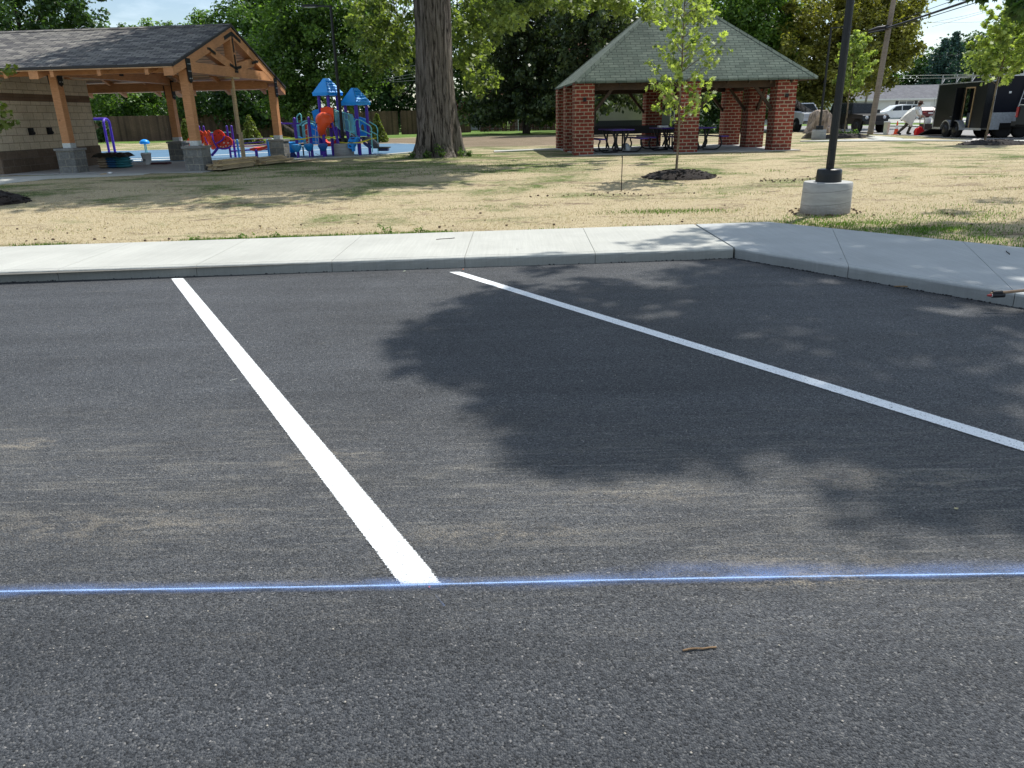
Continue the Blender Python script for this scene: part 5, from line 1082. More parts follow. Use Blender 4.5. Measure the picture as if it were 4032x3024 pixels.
# ================================================================== MULCH RINGS, SAPLINGS
def mulchmat():
    m, t, b, Nw, L = newmat('dark_mulch'); v = mapped(Nw, L, 'Object'); n = noisev(Nw, L, mapped(Nw, L, 'Object', (1,1,2)), 38, 5, .75, .5); vo = Nw('ShaderNodeTexVoronoi'); vo.inputs['Scale'].default_value = 45; L(v, vo.inputs['Vector'])
    a = ramp(Nw, L, n, [(.3, (.006,.004,.003)), (.6, (.028,.018,.013)), (.85, (.085,.058,.042))]); L(a, b.inputs['Base Color']); b.inputs['Roughness'].default_value = .95; bump(Nw, L, b, math_(Nw, L, 'ADD', n, vo.outputs[0]), 1, .03); return m
M_mulch = mulchmat()
def mulch(x, y, rx, ry, h, label, seed):
    z0 = gz(x, y)-.02; t = thing('mulch_mound', (x, y, z0), label, 'mulch mound', 'dark mulch mounds'); m = MB(); n, rr = 48, 12; vs = [(0, 0, h)]; fs = []
    for i in range(1, rr+1):
        q = i/rr
        for k in range(n):
            a = 2*math.pi*k/n; e = 1+.06*mnoise.noise((math.cos(a)*2, math.sin(a)*2, seed)); hh = h*(1-q**2.4)+.022*mnoise.noise((q*math.cos(a)*9, q*math.sin(a)*9, seed))+.012*mnoise.noise((q*math.cos(a)*24, q*math.sin(a)*24, seed)); vs.append((rx*q*e*math.cos(a), ry*q*e*math.sin(a), hh if i < rr else -.03))
    fs = [(0, 1+k, 1+(k+1)%n) for k in range(n)]+[(1+(i-1)*n+k, 1+i*n+k, 1+i*n+(k+1)%n, 1+(i-1)*n+(k+1)%n) for i in range(1, rr) for k in range(n)]; m.add(vs, fs, True); m.build('mound', M_mulch, t)
    g = rng(seed); m = MB()
    for i in range(150):
        a = g.random()*6.283; q = g.random()**.6*1.06; s = .012+.02*g.random(); rz_ = g.random()*6.28; z_ = h*max(0, 1-q**2.4)+.01; m.box((rx*q*math.cos(a), ry*q*math.sin(a), z_), (s*2.6, s, s*.6), rz_)
    tag(m.build('wood_chips', M_mulch, t), kind='stuff'); return t
def sapling(x, y, h, r, zc0, label, seed, nb=26, per=8, size=.13, lm='young', lean=0, tr=.03, low=False):
    zg = gz(x, y); t = thing('young_tree', (x, y, zg), label, 'young tree', 'newly planted young trees'); g = rng(seed); top = Vector((x+lean, y, zg+h)); o, pts = trunk(t, (x, y, zg-.02), top, tr, .006, .018, seed, mat=M_barks, n=8, seg=8)
    m = MB(); cen = []
    for i in range(nb):
        q = (i+.3)/nb; z = zc0+(h-zc0)*q; prof = math.sin(math.pi*min(1, (q*.74+.26)))**.8; prof = (1-q)**.55*min(1, .55+3*q)+.12 if low else prof; a = i*2.4+g.random(); L_ = r*prof*(.75+.45*g.random()); s = Vector((x, y, zg)).lerp(top, z/h); e = s+Vector((math.cos(a)*L_, math.sin(a)*L_, L_*.75)); mid = s.lerp(e, .5)+Vector((0,0,-.03)); m.tube([s, mid, e], [.010, .006, .0025], 5)
        for k in range(max(2, int(L_/.095))):
            q2 = .25+.8*(k+g.random())/max(2, int(L_/.095)); c = s.lerp(e, min(1.05, q2))+Vector((g.normal()*.05, g.normal()*.05, g.normal()*.05)); cen.append(tuple(c))
    m.build('branch', M_barks, t, True); leaves('crown', cen, .11, per, size, LM[lm], t, seed, lobes=True, hang=.5, up=.3); return t
p = Gg(2661, 694); mulch(p.x+.05, p.y-.12, .86, .66, .17, 'dark mulch mound around the young tree in front of the brick shelter', 1); sapling(p.x, p.y, 4.0, .80, 1.02, 'slim young tree standing in front of the green shelter roof', 1, 36, 6, .095, low=True)
p = Gg(3322, 541); mulch(p.x-.2, p.y-.5, 1.7, .95, .22, 'dark mulch mound behind the near lamp post', 2); sapling(p.x, p.y, 5.0, .95, 2.0, 'young tree right behind the near lamp post', 2, 36, 9, .15, tr=.05)
p = Gg(3874, 566); mulch(p.x+.05, p.y-.5, 1.30, .85, .17, 'dark mulch mound under the young tree at the right edge', 3); sapling(p.x, p.y, 4.7, 1.05, 1.85, 'bright young tree at the right edge in front of the black trailer', 3, 42, 8, .14, lean=.25, tr=.045)
p = Gg(-20, 800); mulch(p.x-.38, p.y+.1, 1.0, .72, .25, 'dark mulch mound cut by the left edge of the picture', 4)
p = Gg(-70, 775); sapling(p.x, p.y, 2.5, .95, .80, 'young tree whose lit leaf tips poke in at the left edge', 5, 26, 10, .09, lm='cone', tr=.03)
# ---- thin marker stake
p = Gg(2446, 752); t = thing('marker_stake', (p.x, p.y, p.z), 'thin dark metal stake upright in the lawn left of the young tree', 'stake'); m = MB(); m.tube([(0,0,-.1), (.004,0,.62)], .009, 6); m.build('rod', pm('rusty_rod', (.035,.022,.016), .3, 20, .8), t); m = MB(); m.lathe([(.012, .615), (.012, .64), (.008, .645)], (0,0,0), 8); m.build('rod_cap', M_blk, t)
# ================================================================== FENCES
M_fence = woodmat('brown_fence_boards', (.070,.042,.028), (.135,.085,.056), rough=.9, per=True); M_fence2 = woodmat('red_brown_fence_boards', (.060,.028,.018), (.11,.052,.032), rough=.9, per=True)
def fence(a, b, h, mat, label, gap=.004, seed=0, wob=.025, post=None, top=False):
    a = Vector(a); b = Vector(b); L_ = (b-a).length; u = (b-a)/L_; nn = Vector((-u.y, u.x)); zg = gz(a.x, a.y); t = thing('wooden_fence', (a.x, a.y, zg), label, 'fence'); g = rng(seed); m = MB(); n = int(L_/.145); step = L_/n
    for i in range(n):
        p = a+u*(i+.5)*step; z0 = gz(p.x, p.y)-.03; hh = h+g.normal()*wob*.5; w_ = step-gap-(.05 if (top and i % 5 == 2) else 0); r = math.atan2(u.y, u.x); c = Vector((p.x, p.y)); 
        q = [c-u*w_/2, c+u*w_/2]; o = nn*(g.random()*.012); f = .02
        P_ = [(*(q[0]+o), z0), (*(q[1]+o), z0), (*(q[1]+o), z0+hh-.04), (*(q[1]+o-u*.03), z0+hh), (*(q[0]+o+u*.03), z0+hh), (*(q[0]+o), z0+hh-.04)]; Q_ = [(x+nn.x*f, y+nn.y*f, z) for x, y, z in P_]
        m.add(P_+Q_, [tuple(range(6)), tuple(reversed(range(6, 12)))]+[((k+1)%6, k, 6+k, 6+(k+1)%6) for k in range(6)])
    m.build('board_panel', mat, t, True)
    m = MB()
    for z in (.35, h*.85): p0 = a+nn*.05; p1 = b+nn*.05; m.bar((*p0, gz(*p0)+z), (*p1, gz(*p1)+z), .04, .09)
    m.build('rail', mat, t, True); k = 0
    while k*2.44 < L_:
        p = a+u*k*2.44+nn*.09; m = MB(); m.box((p.x, p.y, gz(p.x, p.y)+h/2-.05), (.09,.09,h-.1), math.atan2(u.y, u.x)); m.build('fence_post', mat, t, True); k += 1
    return t
fence((-46, 59.0), (-9.2, 66.5), 1.93, M_fence, 'long brown board fence running behind the playground and pavilion', seed=1)
fence((-9.0, 67.2), (-3.2, 70.0), 1.95, M_fence, 'short stretch of brown board fence meeting the huge trunk on its left', seed=3)
fence((-2.4, 72.0), (7.6, 72.0), 1.98, M_fence2, 'red brown fence with gaps between its pickets right of the huge trunk', seed=2, top=True, gap=.012)
p = D(2041, 508, 71.5); t = thing('metal_post', (p.x, 71.5, .33), 'thin pale metal post standing before the fence left of the spruce trunk', 'post'); m = MB(); m.tube([(0,0,-.05), (0,0,2.3)], .035, 6); m.build('pipe', M_galv, t)
# ================================================================== HOUSES
def siding(name, c, row=.12, rough=.6):
    m, t, b, Nw, L = newmat(name); v = mapped(Nw, L, 'UV'); sx = Nw('ShaderNodeSeparateXYZ'); L(v, sx.inputs[0]); mo = math_(Nw, L, 'MODULO', math_(Nw, L, 'ADD', sx.outputs[1], 50.0), row); k = mrange(Nw, L, mo, 0, row*.16, .62, 1)
    n = noisev(Nw, L, mapped(Nw, L, 'Object'), .8, 4); k2 = mrange(Nw, L, n, .3, .7, .88, 1.06); a = mixc(Nw, L, 1, mixc(Nw, L, 1, c, k, 'MULTIPLY'), k2, 'MULTIPLY'); L(a, b.inputs['Base Color']); b.inputs['Roughness'].default_value = rough; return m
M_white = siding('white_siding', (.66,.66,.62)); M_cream = siding('cream_siding', (.42,.38,.28), .11); M_glass = pm('window_glass', (.03,.04,.05), .3, 3, .08, 0, 0, .8); M_trim = pm('white_trim', (.70,.70,.68), .06, 5, .5)
M_rgrey = brickmat('far_grey_shingles', (.12,.12,.135), (.17,.17,.18), (.09,.09,.10), .33, .15, .01, 0, .95, 0, .003); M_rred = brickmat('far_red_shingles', (.13,.05,.035), (.19,.075,.055), (.07,.03,.025), .33, .15, .01, 0, .95)
def house(x0, x1, y, dep, he, hr, mw, mr, label, wins=(), doors=(), gable=False, shutters=False, over=.4, z=None, base=None):
    zg = z if z is not None else gz((x0+x1)/2, y)-.03; t = thing('house', ((x0+x1)/2, y, zg), label, 'house'); cx = (x0+x1)/2; w_ = x1-x0
    m = MB(); m.bbox((-w_/2, 0, -.2), (w_/2, dep, he)); 
    m.add([(-w_/2, 0, he), (-w_/2, dep, he), (-w_/2, dep/2, hr-.1), (w_/2, 0, he), (w_/2, dep, he), (w_/2, dep/2, hr-.1)], [(0,1,2), (5,4,3)]); m.build('wall', mw, t)
    if base: m = MB(); m.bbox((-w_/2-.03, -.03, -.2), (w_/2+.03, dep+.03, base)); m.build('foundation', pm('dark_foundation', (.05,.05,.05), .2, 4, .9), t)
    m = MB(); ex = w_/2+over; s_ = (hr-he)/(dep/2); e0 = he-over*s_
    for y0, sgn in ((-over, 1), (dep+over, -1)):
        vs = [(-ex, y0, e0), (ex, y0, e0), (ex, dep/2, hr), (-ex, dep/2, hr), (-ex, y0, e0-.12), (ex, y0, e0-.12), (ex, dep/2, hr-.12), (-ex, dep/2, hr-.12)]; fs = [(0,1,2,3), (4,7,6,5), (0,4,5,1), (1,5,6,2), (3,7,4,0)]
        m.add(vs, fs if sgn > 0 else [tuple(reversed(f)) for f in fs])
    m.build('roof', mr, t); m = MB(); m.bbox((-ex, -over-.05, e0-.20), (ex, -over-.005, e0-.01)); m.build('fascia', M_trim, t)
    for wx, wz, ww, wh in wins:
        wx -= cx; m = MB(); f = .07; m.bbox((wx-ww/2-f, -.05, wz-f), (wx+ww/2+f, -.003, wz)); m.bbox((wx-ww/2-f, -.05, wz+wh), (wx+ww/2+f, -.003, wz+wh+f)); m.bbox((wx-ww/2-f, -.05, wz), (wx-ww/2, -.003, wz+wh)); m.bbox((wx+ww/2, -.05, wz), (wx+ww/2+f, -.003, wz+wh)); m.bbox((wx-.025, -.045, wz), (wx+.025, -.003, wz+wh)); fr_ = m.build('window', M_trim, t)
        m = MB(); m.bbox((wx-ww/2, -.02, wz), (wx+ww/2, -.004, wz+wh)); m.build('pane', M_glass, fr_)
        if shutters:
            for s in (-1, 1): m = MB(); m.bbox((wx+s*(ww/2+.32)-.19, -.04, wz-.05), (wx+s*(ww/2+.32)+.19, -.003, wz+wh+.05)); m.build('shutter', M_blk, t)
    for dx, dw, dh in doors: dx -= cx; m = MB(); m.bbox((dx-dw/2, -.04, 0), (dx+dw/2, -.003, dh)); d_ = m.build('door', pm('white_door', (.74,.74,.72), .05, 4, .4), t); m = MB(); m.box((dx+dw/2-.1, -.07, 1.0), (.05,.05,.05)); m.build('handle', M_galv, d_)
    return t
def X(px, py, Y): return D(px, py, Y).x
YH = 104
house(X(3330, 430, YH), X(3745, 430, YH), YH, 9, 2.75, 4.35, M_white, M_rgrey, 'long white ranch house with grey roof and black shutters behind the parked vehicles', wins=[(X(3565, 430, YH), 1.2, 1.9, 1.05)], doors=[(X(3643, 430, YH), 1.15, 2.1)], shutters=True, z=gz(60, YH))
h1 = [o for o in bpy.data.objects if o.name.startswith('house')][0]
m = MB(); m.box((X(3643,430,YH)+1.3-h1.location.x, -.06, 1.35), (.8,.05,.28)); m.build('mailbox', M_blk, h1); m = MB(); m.box((X(3619,430,YH)-h1.location.x, -.06, 1.95), (.16,.12,.30)); m.build('porch_light', M_blk, h1)
Y3 = 84
house(X(1790, 420, Y3), X(1990, 420, Y3), Y3, 7, 2.25, 3.6, M_white, M_rred, 'low white garage with red brown roof right beside the huge trunk')
# carport between
x0, x1 = X(1862, 400, 80), X(2190, 400, 80); t = thing('carport', ((x0+x1)/2, 80, .33), 'white carport with a red brown roof behind the picket fence', 'carport'); w_ = (x1-x0)/2
m = MB(); m.add([(-w_, -.4, 3.02), (w_, -.4, 3.02), (w_, 4, 3.95), (-w_, 4, 3.95), (-w_, -.4, 2.87), (w_, -.4, 2.87), (w_, 4, 3.8), (-w_, 4, 3.8)], [(0,1,2,3), (4,7,6,5), (1,5,6,2), (2,6,7,3), (3,7,4,0)]); m.build('roof', M_rred, t); m = MB(); m.bbox((-w_, -.46, 2.82), (w_, -.41, 3.0)); m.build('fascia', M_trim, t)
for k in range(4): m = MB(); x = -w_+.5+k*(2*w_-1)/3; m.bbox((x-.08, -.2, 0), (x+.08, -.04, 2.83)); m.build('post', M_dkwood, t)
m = MB(); m.bbox((-w_*.1, 3.2, 0), (w_, 3.4, 2.85)); m.build('back_wall', M_white, t)
Y4 = 74
house(X(2262, 400, Y4), X(2545, 400, Y4), Y4, 8, 6.2, 8.3, M_cream, M_rred, 'cream two storey house half hidden by spruces behind the left of the shelter', wins=[(X(2322, 200, Y4), 4.0, 1.2, 1.6), (X(2470, 200, Y4), 4.0, 1.1, 1.6), (X(2310, 400, Y4), 1.1, 1.0, 1.1)], base=.75)
Y5 = 78
house(X(2752, 450, Y5), X(2965, 450, Y5), Y5, 8, 2.7, 4.4, M_white, M_rgrey, 'white house with lit siding seen between the middle and rear brick columns', wins=[(X(2790, 450, Y5), 1.0, .9, 1.0)])
house(X(2600, 450, 88), X(2680, 450, 88), 88, 7, 2.9, 4.8, siding('grey_siding', (.10,.105,.11)), M_rred, 'small dark grey house with a red edged roof behind the shelter', wins=[(X(2655, 450, 88), .7, .8, 1.5)])
house(X(2985, 450, 84), X(3040, 450, 84), 84, 8, 3.0, 4.6, M_white, M_rgrey, 'narrow sliver of white house left of the front right brick column')
house(X(180, 420, 100), X(560, 420, 100), 100, 8, 4.2, 6.4, M_white, M_rgrey, 'pale house glimpsed through leaves above the fence left of the pavilion post')
house(X(1085, 420, 98), X(1260, 420, 98), 98, 8, 5.0, 6.6, M_white, pm('tan_metal_roof', (.30,.25,.19), .1, 2, .6), 'pale building glimpsed under the maple left of the play towers')
# ================================================================== STREET SIDE
M_road = pm('old_road_asphalt', (.20,.195,.19), .15, 1.5, .9, c2=(.26,.25,.24)); ZS = .23
def GS(px, py): return G(px, py, ZS)
strip('street', [GS(2940, 517), GS(3100, 517), GS(3300, 523), GS(3520, 531), GS(3700, 541), GS(3860, 549), (22.5, 30), (23.0, 18), (24, 4)], [GS(2940, 497), GS(3140, 497), GS(3400, 495), GS(3620, 495), (36, 52), (38, 44), (36, 32), (36, 18), (36, 4)], M_road, .012, 50, 6)
strip('far_path', [GS(3150, 567), GS(3320, 563), GS(3500, 558), GS(3700, 566), GS(3860, 571), GS(4032, 578), GS(4300, 592)], [GS(3150, 557), GS(3300, 553), GS(3440, 548), GS(3560, 549), GS(3700, 553), GS(3860, 556), GS(4032, 562), GS(4300, 574)], M_conc, .035, 50, 2)
strip('far_path', [GS(3330, 537), GS(3400, 542), GS(3460, 548), GS(3520, 552)], [GS(3330, 532), GS(3420, 535), GS(3500, 541), GS(3560, 547)], M_conc, .034, 20, 2)
strip('path', [G(1945, 600), G(2080, 594), G(2200, 590), (2.3, 27.0)], [G(1945, 595), G(2080, 590), G(2200, 585), (2.3, 27.9)], M_conc, .03, 20, 2)
strip('path', [G(0, 726), (-11.6, 19.4), (-9.6, 20.2)], [(-17.5, 20.3), (-13, 20.6), (-9.6, 20.85)], M_conc, .008, 20, 2)
strip('kerb', [GS(3450, 499), GS(3540, 499), GS(3620, 501)], [GS(3450, 495), GS(3540, 495), GS(3620, 497)], M_conc, .10, 10, 1)
strip('driveway', [GS(3480, 484), GS(3700, 484), GS(4000, 480)], [(48, 103), (60, 103), (80, 103)], M_conc3, .03, 12, 4)
# ---- vehicles
M_tyre = pm('tyre_rubber', (.010,.010,.011), .3, 20, .85); M_rim = pm('dark_rim', (.03,.03,.032), .2, 8, .4, .6); M_rimS = pm('silver_rim', (.35,.36,.38), .1, 8, .35, .7); M_vglass = pm('car_glass', (.012,.016,.018), .2, 2, .25, 0, 0, .35); M_chrome = pm('chrome', (.55,.56,.58), .1, 6, .2, .9, 0); M_lens = pm('clear_lens', (.6,.62,.65), .1, 5, .12, 0, 0, .9); M_tail = pm('red_lens', (.30,.01,.015), .1, 5, .2, 0, 0, .8)
def paint(name, c): return pm(name, c, .05, 1.5, .35, 0, 0, .4)
def wheel(t, x, y, r, w_, rim):
    Mx = Matrix.Rotation(math.pi/2, 3, 'X'); m = MB(); m.lathe([(r*.62, -w_/2), (r*.92, -w_/2), (r, -w_/2+.03), (r, w_/2-.03), (r*.92, w_/2), (r*.62, w_/2)], (x, y, r), 22, M=Mx); W = m.build('wheel', M_tyre, t); m = MB(); s = 1 if y > 0 else -1
    m.lathe([(r*.62, -w_/2-.004), (r*.60, -.02-w_/2), (r*.2, -w_/2-.03), (.02, -w_/2-.035)] if s < 0 else [(.02, w_/2+.035), (r*.2, w_/2+.03), (r*.60, w_/2+.02), (r*.62, w_/2+.004)], (x, y, r), 14, M=Matrix.Rotation(math.pi/2, 3, 'X').inverted() if True else Mx); m.build('rim', rim, W)
def side(m, poly, W, taper=0, z0=0, z1=1):
    n = len(poly); vs = []
    for s in (-1, 1):
        for x, z in poly: q = max(0, min(1, (z-z0)/(z1-z0))) if taper else 0; vs.append((x, s*(W/2-taper*q), z))
    m.add(vs, [tuple(range(n)), tuple(reversed(range(n, 2*n)))]+[((i+1)%n, i, n+i, n+(i+1)%n) for i in range(n)])
def vehicle(name, loc, rz, label, cat, L_, W, body, cab, glass, wheels, r, mp, rim, lights=True, clad=None, grp=None, roofmat=None):
    """body / cab: side outlines (x,z); glass: list of (outline) side windows; x forward"""
    t = thing(name, loc, label, cat, grp, rz); m = MB(); side(m, body, W, .05, body[0][1], max(z for _, z in body)); zb = min(z for _, z in cab); zt = max(z for _, z in cab)
    side(m, cab, W-.10, .16, zb, zt); m.build('body', mp, t)
    for g_ in glass:
        for s in (-1, 1):
            m = MB(); vs = [(x, s*((W-.10)/2-.16*(z-zb)/(zt-zb)+.008), z) for x, z in g_]; m.add(vs, [tuple(range(len(vs)))] if s < 0 else [tuple(reversed(range(len(vs))))]); m.build('window', M_vglass, t)
    xs = sorted(cab, key=lambda p: -p[0]); f0 = [p for p in cab if p[1] < zb+.05][-1] if False else max([p for p in cab if p[1] < zb+.06], key=lambda p: p[0]); f1 = max([p for p in cab if p[1] > zt-.12], key=lambda p: p[0]); r0 = min([p for p in cab if p[1] < zb+.06], key=lambda p: p[0]); r1 = min([p for p in cab if p[1] > zt-.12], key=lambda p: p[0])
    for (a, b, nm, o) in ((f0, f1, 'windscreen', .012), (r0, r1, 'rear_window', -.012)):
        m = MB(); vs = []
        for q in (.12, .90): x = a[0]+(b[0]-a[0])*q+o; z = a[1]+(b[1]-a[1])*q; hw = (W-.10)/2-.16*(z-zb)/(zt-zb)-.06; vs += [(x, -hw, z), (x, hw, z)]
        m.add(vs, [(0, 1, 3, 2)] if o > 0 else [(0, 2, 3, 1)]); m.build(nm, M_vglass, t)
    for wx in wheels:
        for s in (-1, 1): wheel(t, wx, s*(W/2-.11), r, .24, rim)
        m = MB()
    for wx in wheels:
        for s in (-1, 1):
            m = MB(); m.lathe([(r*1.13, -.01), (r*1.13, .01)], (wx, s*(W/2-.006), r*1.02), 20, M=Matrix.Rotation(math.pi/2, 3, 'X')); m.build('wheel_arch', M_tyre, t)
    return t
hd = math.atan2(-.99, .14)            # heading of the parked line: towards the viewer
# black off-roader
p = GS(3420, 526); jx, jy = p.x+.5, p.y+1.6
jeep = vehicle('off_road_car', (jx-.14*1.4, jy+1.4, ZS), hd, 'black boxy off-road car with round headlights parked behind the utility pole', 'car', 4.3, 1.85,
 [(-2.1,.55), (2.0,.55), (2.05,.75), (2.0,1.08), (1.95,1.12), (.75,1.20), (-2.1,1.22)], [(-2.08,1.2), (.75,1.18), (.45,1.84), (-2.02,1.86)], [[(-.35,1.24), (.52,1.24), (.33,1.74), (-.35,1.76)], [(-1.1,1.24), (-.45,1.24), (-.45,1.76), (-1.1,1.77)], [(-1.98,1.25), (-1.2,1.24), (-1.2,1.77), (-1.94,1.78)]], (1.45, -1.35), .42, paint('black_car_paint', (.008,.009,.010)), M_rim)
jeep.scale = (.93, .93, .93); jeep.location.x += .25
m = MB(); m.box((2.035, 0, .92), (.03, 1.05, .34)); g_ = m.build('grille', M_blk, jeep)
m = MB()
for i in range(7): m.box((2.055, -.30+i*.10, .93), (.015, .035, .28))
m.build('grille_slot', pm('dark_grey_slot', (.05,.05,.055)), g_)
for s in (-1, 1): m = MB(); m.lathe([(.11, 0), (.10, .04), (.01, .05)], (2.03, s*.62, .95), 16, M=Matrix.Rotation(math.pi/2, 3, 'Y')); m.build('headlight', M_lens, jeep); m = MB(); m.box((1.45, s*.93, .93), (1.15, .22, .08)); m.build('fender', M_blk, jeep); m = MB(); m.box((.62, s*1.06, 1.32), (.12, .20, .22)); m.build('mirror', M_blk, jeep)
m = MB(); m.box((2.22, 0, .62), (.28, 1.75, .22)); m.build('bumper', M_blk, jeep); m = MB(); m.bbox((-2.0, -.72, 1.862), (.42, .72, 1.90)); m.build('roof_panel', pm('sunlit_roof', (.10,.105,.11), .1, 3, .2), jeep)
# white suv, maroon sedan, white pickup
p = D(3540, 470, 90); suv = vehicle('suv', (p.x-.5, 90, gz(p.x, 90)), R(180), 'long white suv seen side-on in front of the white ranch house', 'car', 5.2, 1.95,
 [(-2.5,.40), (2.45,.40), (2.58,.62), (2.52,.95), (1.25,1.12), (-2.45,1.15), (-2.56,.8)], [(-2.45,1.12), (1.35,1.08), (.45,1.68), (-.8,1.80), (-2.15,1.74)], [[(-.2,1.16), (1.05,1.12), (.42,1.60), (-.2,1.66)], [(-1.3,1.17), (-.3,1.16), (-.3,1.66), (-1.3,1.68)], [(-2.25,1.2), (-1.4,1.17), (-1.4,1.68), (-2.0,1.65)]], (1.6, -1.5), .39, paint('white_car_paint', (.70,.71,.72)), M_rimS)
for s in (-1, 1): m = MB(); m.box((2.50, s*.75, .82), (.12, .35, .13)); m.build('headlight', M_lens, suv); m = MB(); m.box((1.0, s*1.03, 1.18), (.14, .18, .14)); m.build('mirror', M_chrome, suv)
p = D(3636, 468, 97); sed = vehicle('sedan', (p.x, 97, gz(p.x, 97)), R(78), 'dark maroon sedan seen from behind beside the white ranch house door', 'car', 4.7, 1.85,
 [(-2.3,.38), (2.3,.38), (2.4,.6), (2.3,.82), (1.0,.98), (-2.2,1.08), (-2.38,.7)], [(-1.9,1.05), (1.0,.97), (.3,1.40), (-.9,1.46)], [[(-1.3,1.1), (.7,1.02), (.2,1.34), (-.85,1.38)]], (1.45, -1.4), .34, paint('maroon_car_paint', (.10,.012,.02)), M_rimS)
for s in (-1, 1): m = MB(); m.box((-2.35, s*.66, .85), (.05, .42, .15)); m.build('tail_light', M_tail, sed)
m = MB(); m.box((-2.39, 0, .78), (.02, .5, .14)); m.build('licence_plate', M_lens, sed)
p = GS(3182, 524); pk = vehicle('pickup_truck', (p.x+1.2, p.y+5.6, ZS), hd, 'white pickup truck with a chrome grille parked behind the boulder', 'pickup truck', 5.6, 1.98,
 [(-2.8,.55), (2.7,.50), (2.78,.75), (2.75,1.18), (1.3,1.28), (-2.8,1.28)], [(-1.2,1.26), (1.35,1.26), (.75,1.86), (-1.1,1.88)], [[(-.1,1.32), (1.05,1.30), (.68,1.76), (-.1,1.79)], [(-1.05,1.32), (-.2,1.32), (-.2,1.79), (-1.0,1.80)]], (1.9, -1.7), .42, paint('white_car_paint', (.70,.71,.72)), M_rim)
m = MB(); m.box((2.78, 0, .95), (.04, 1.05, .42)); g_ = m.build('grille', M_blk, pk); m = MB()
for i in range(4): m.box((2.80, 0, .80+i*.10), (.02, 1.0, .035))
m.build('grille_bar', M_chrome, g_)
for s in (-1, 1): m = MB(); m.box((2.77, s*.78, 1.02), (.06, .36, .22)); m.build('headlight', M_lens, pk)
m = MB(); m.box((2.84, 0, .60), (.14, 1.9, .20)); m.build('bumper', M_chrome, pk)
# black pickup at the right edge (rear corner only)
p = G(4035, 553, ZS); bp = vehicle('pickup_truck', (p.x+2.0, p.y-1.25, ZS), math.atan2(-.96, .28), 'black pickup truck cut by the right edge of the picture, tail towards the black trailer', 'pickup truck', 5.8, 2.0,
 [(-2.85,.62), (2.7,.50), (2.8,.75), (2.75,1.18), (1.3,1.36), (-2.85,1.40), (-2.9,1.0)], [(-1.1,1.36), (1.35,1.34), (.75,1.90), (-1.0,1.92)], [[(-.1,1.40), (1.05,1.38), (.68,1.80), (-.1,1.83)], [(-1.0,1.40), (-.2,1.40), (-.2,1.83), (-.92,1.84)]], (1.9, -1.85), .44, paint('black_car_paint', (.008,.009,.010)), M_rim)
for s in (-1, 1): m = MB(); m.box((-2.86, s*.93, 1.12), (.10, .16, .42)); m.build('tail_light', M_tail, bp)
m = MB(); m.box((-3.0, 0, .66), (.22, 1.9, .18)); m.build('bumper', M_blk, bp); m = MB(); m.bar((-2.85, -.985, 1.415), (-1.15, -.985, 1.40), .05, .03); m.build('bed_rail', M_chrome, bp)
def text(s, size, loc, rot, mat, par, ext=.004, name='lettering'):
    c = bpy.data.curves.new(name, 'FONT'); c.body = s; c.size = size; c.extrude = ext; c.space_character = 1.25; o = bpy.data.objects.new(name, c); col.objects.link(o); c.materials.append(mat); dg = bpy.context.evaluated_depsgraph_get(); me = bpy.data.meshes.new_from_object(o.evaluated_get(dg)); bpy.data.objects.remove(o); o = bpy.data.objects.new(name, me); col.objects.link(o); o.parent = par; o.location = loc; o.rotation_euler = rot; return o
text('PLATINUM', .085, (-2.55, -1.0, 1.24), (R(90), 0, 0), M_chrome, bp)
# ---- black enclosed trailer
M_trail = pm('gloss_black_panel', (.006,.007,.009), .1, 2, .35, 0, 0, .3); M_alu = pm('aluminium_trim', (.50,.51,.53), .15, 8, .4, .7); M_rust = pm('frame_timber', (.30,.20,.10), .3, 6, .8); M_dplate = pm('diamond_plate', (.34,.37,.41), .25, 14, .45, .15, .3)
p = GS(3757, 541); ht = math.atan2(-.997, -.04); tr_ = thing('cargo_trailer', (p.x+.95, p.y-.1, ZS), 'black enclosed cargo trailer with twin wheels, open side door and lowered rear ramp', 'trailer', rz=ht)
m = MB(); TW = 1.0
m.bbox((-2.15, -TW, .46), (.40, -TW+.05, 2.42)); m.bbox((1.15, -TW, .46), (2.1, -TW+.05, 2.42)); m.bbox((.40, -TW, 2.22), (1.15, -TW+.05, 2.42)); m.bbox((-2.15, TW-.05, .46), (2.1, TW, 2.42)); m.bbox((2.05, -TW+.06, .46), (2.1, TW-.06, 2.42)); m.bbox((-2.15, -TW+.055, 2.36), (2.04, TW-.055, 2.42)); m.bbox((-2.15, -TW+.055, .46), (2.04, TW-.055, .52)); m.build('box_body', M_trail, tr_)
m = MB(); m.bbox((-2.2, -TW-.02, .36), (2.12, -TW+.02, .455)); m.bbox((-2.2, -TW-.02, 2.425), (2.12, TW+.02, 2.47)); m.bbox((-2.2, -TW-.02, .46), (-2.155, -TW+.04, 2.42)); m.bbox((-2.2, TW-.04, .46), (-2.155, TW, 2.42)); m.build('trim', M_alu, tr_)
m = MB(); m.bbox((.38, -TW-.03, .46), (.44, -TW-.002, 2.24)); m.bbox((1.11, -TW-.03, .46), (1.17, -TW-.002, 2.24)); m.bbox((.44, -TW-.03, 2.18), (1.11, -TW-.002, 2.24)); m.build('door_frame', M_rust, tr_)
m = MB(); m.box((.30, -TW-.24, 1.35), (.04, .46, 1.76), R(20)); m.build('side_door', M_trail, tr_)
m = MB(); m.tube([(.20, -TW-.04, .95), (.12, -TW-.42, .95)], .018, 5); m.build('door_latch', M_alu, tr_)
for wx in (-.46, .42): wheel(tr_, wx, -TW-.14, .345, .22, M_rim); wheel(tr_, wx, TW+.14, .345, .22, M_rim)
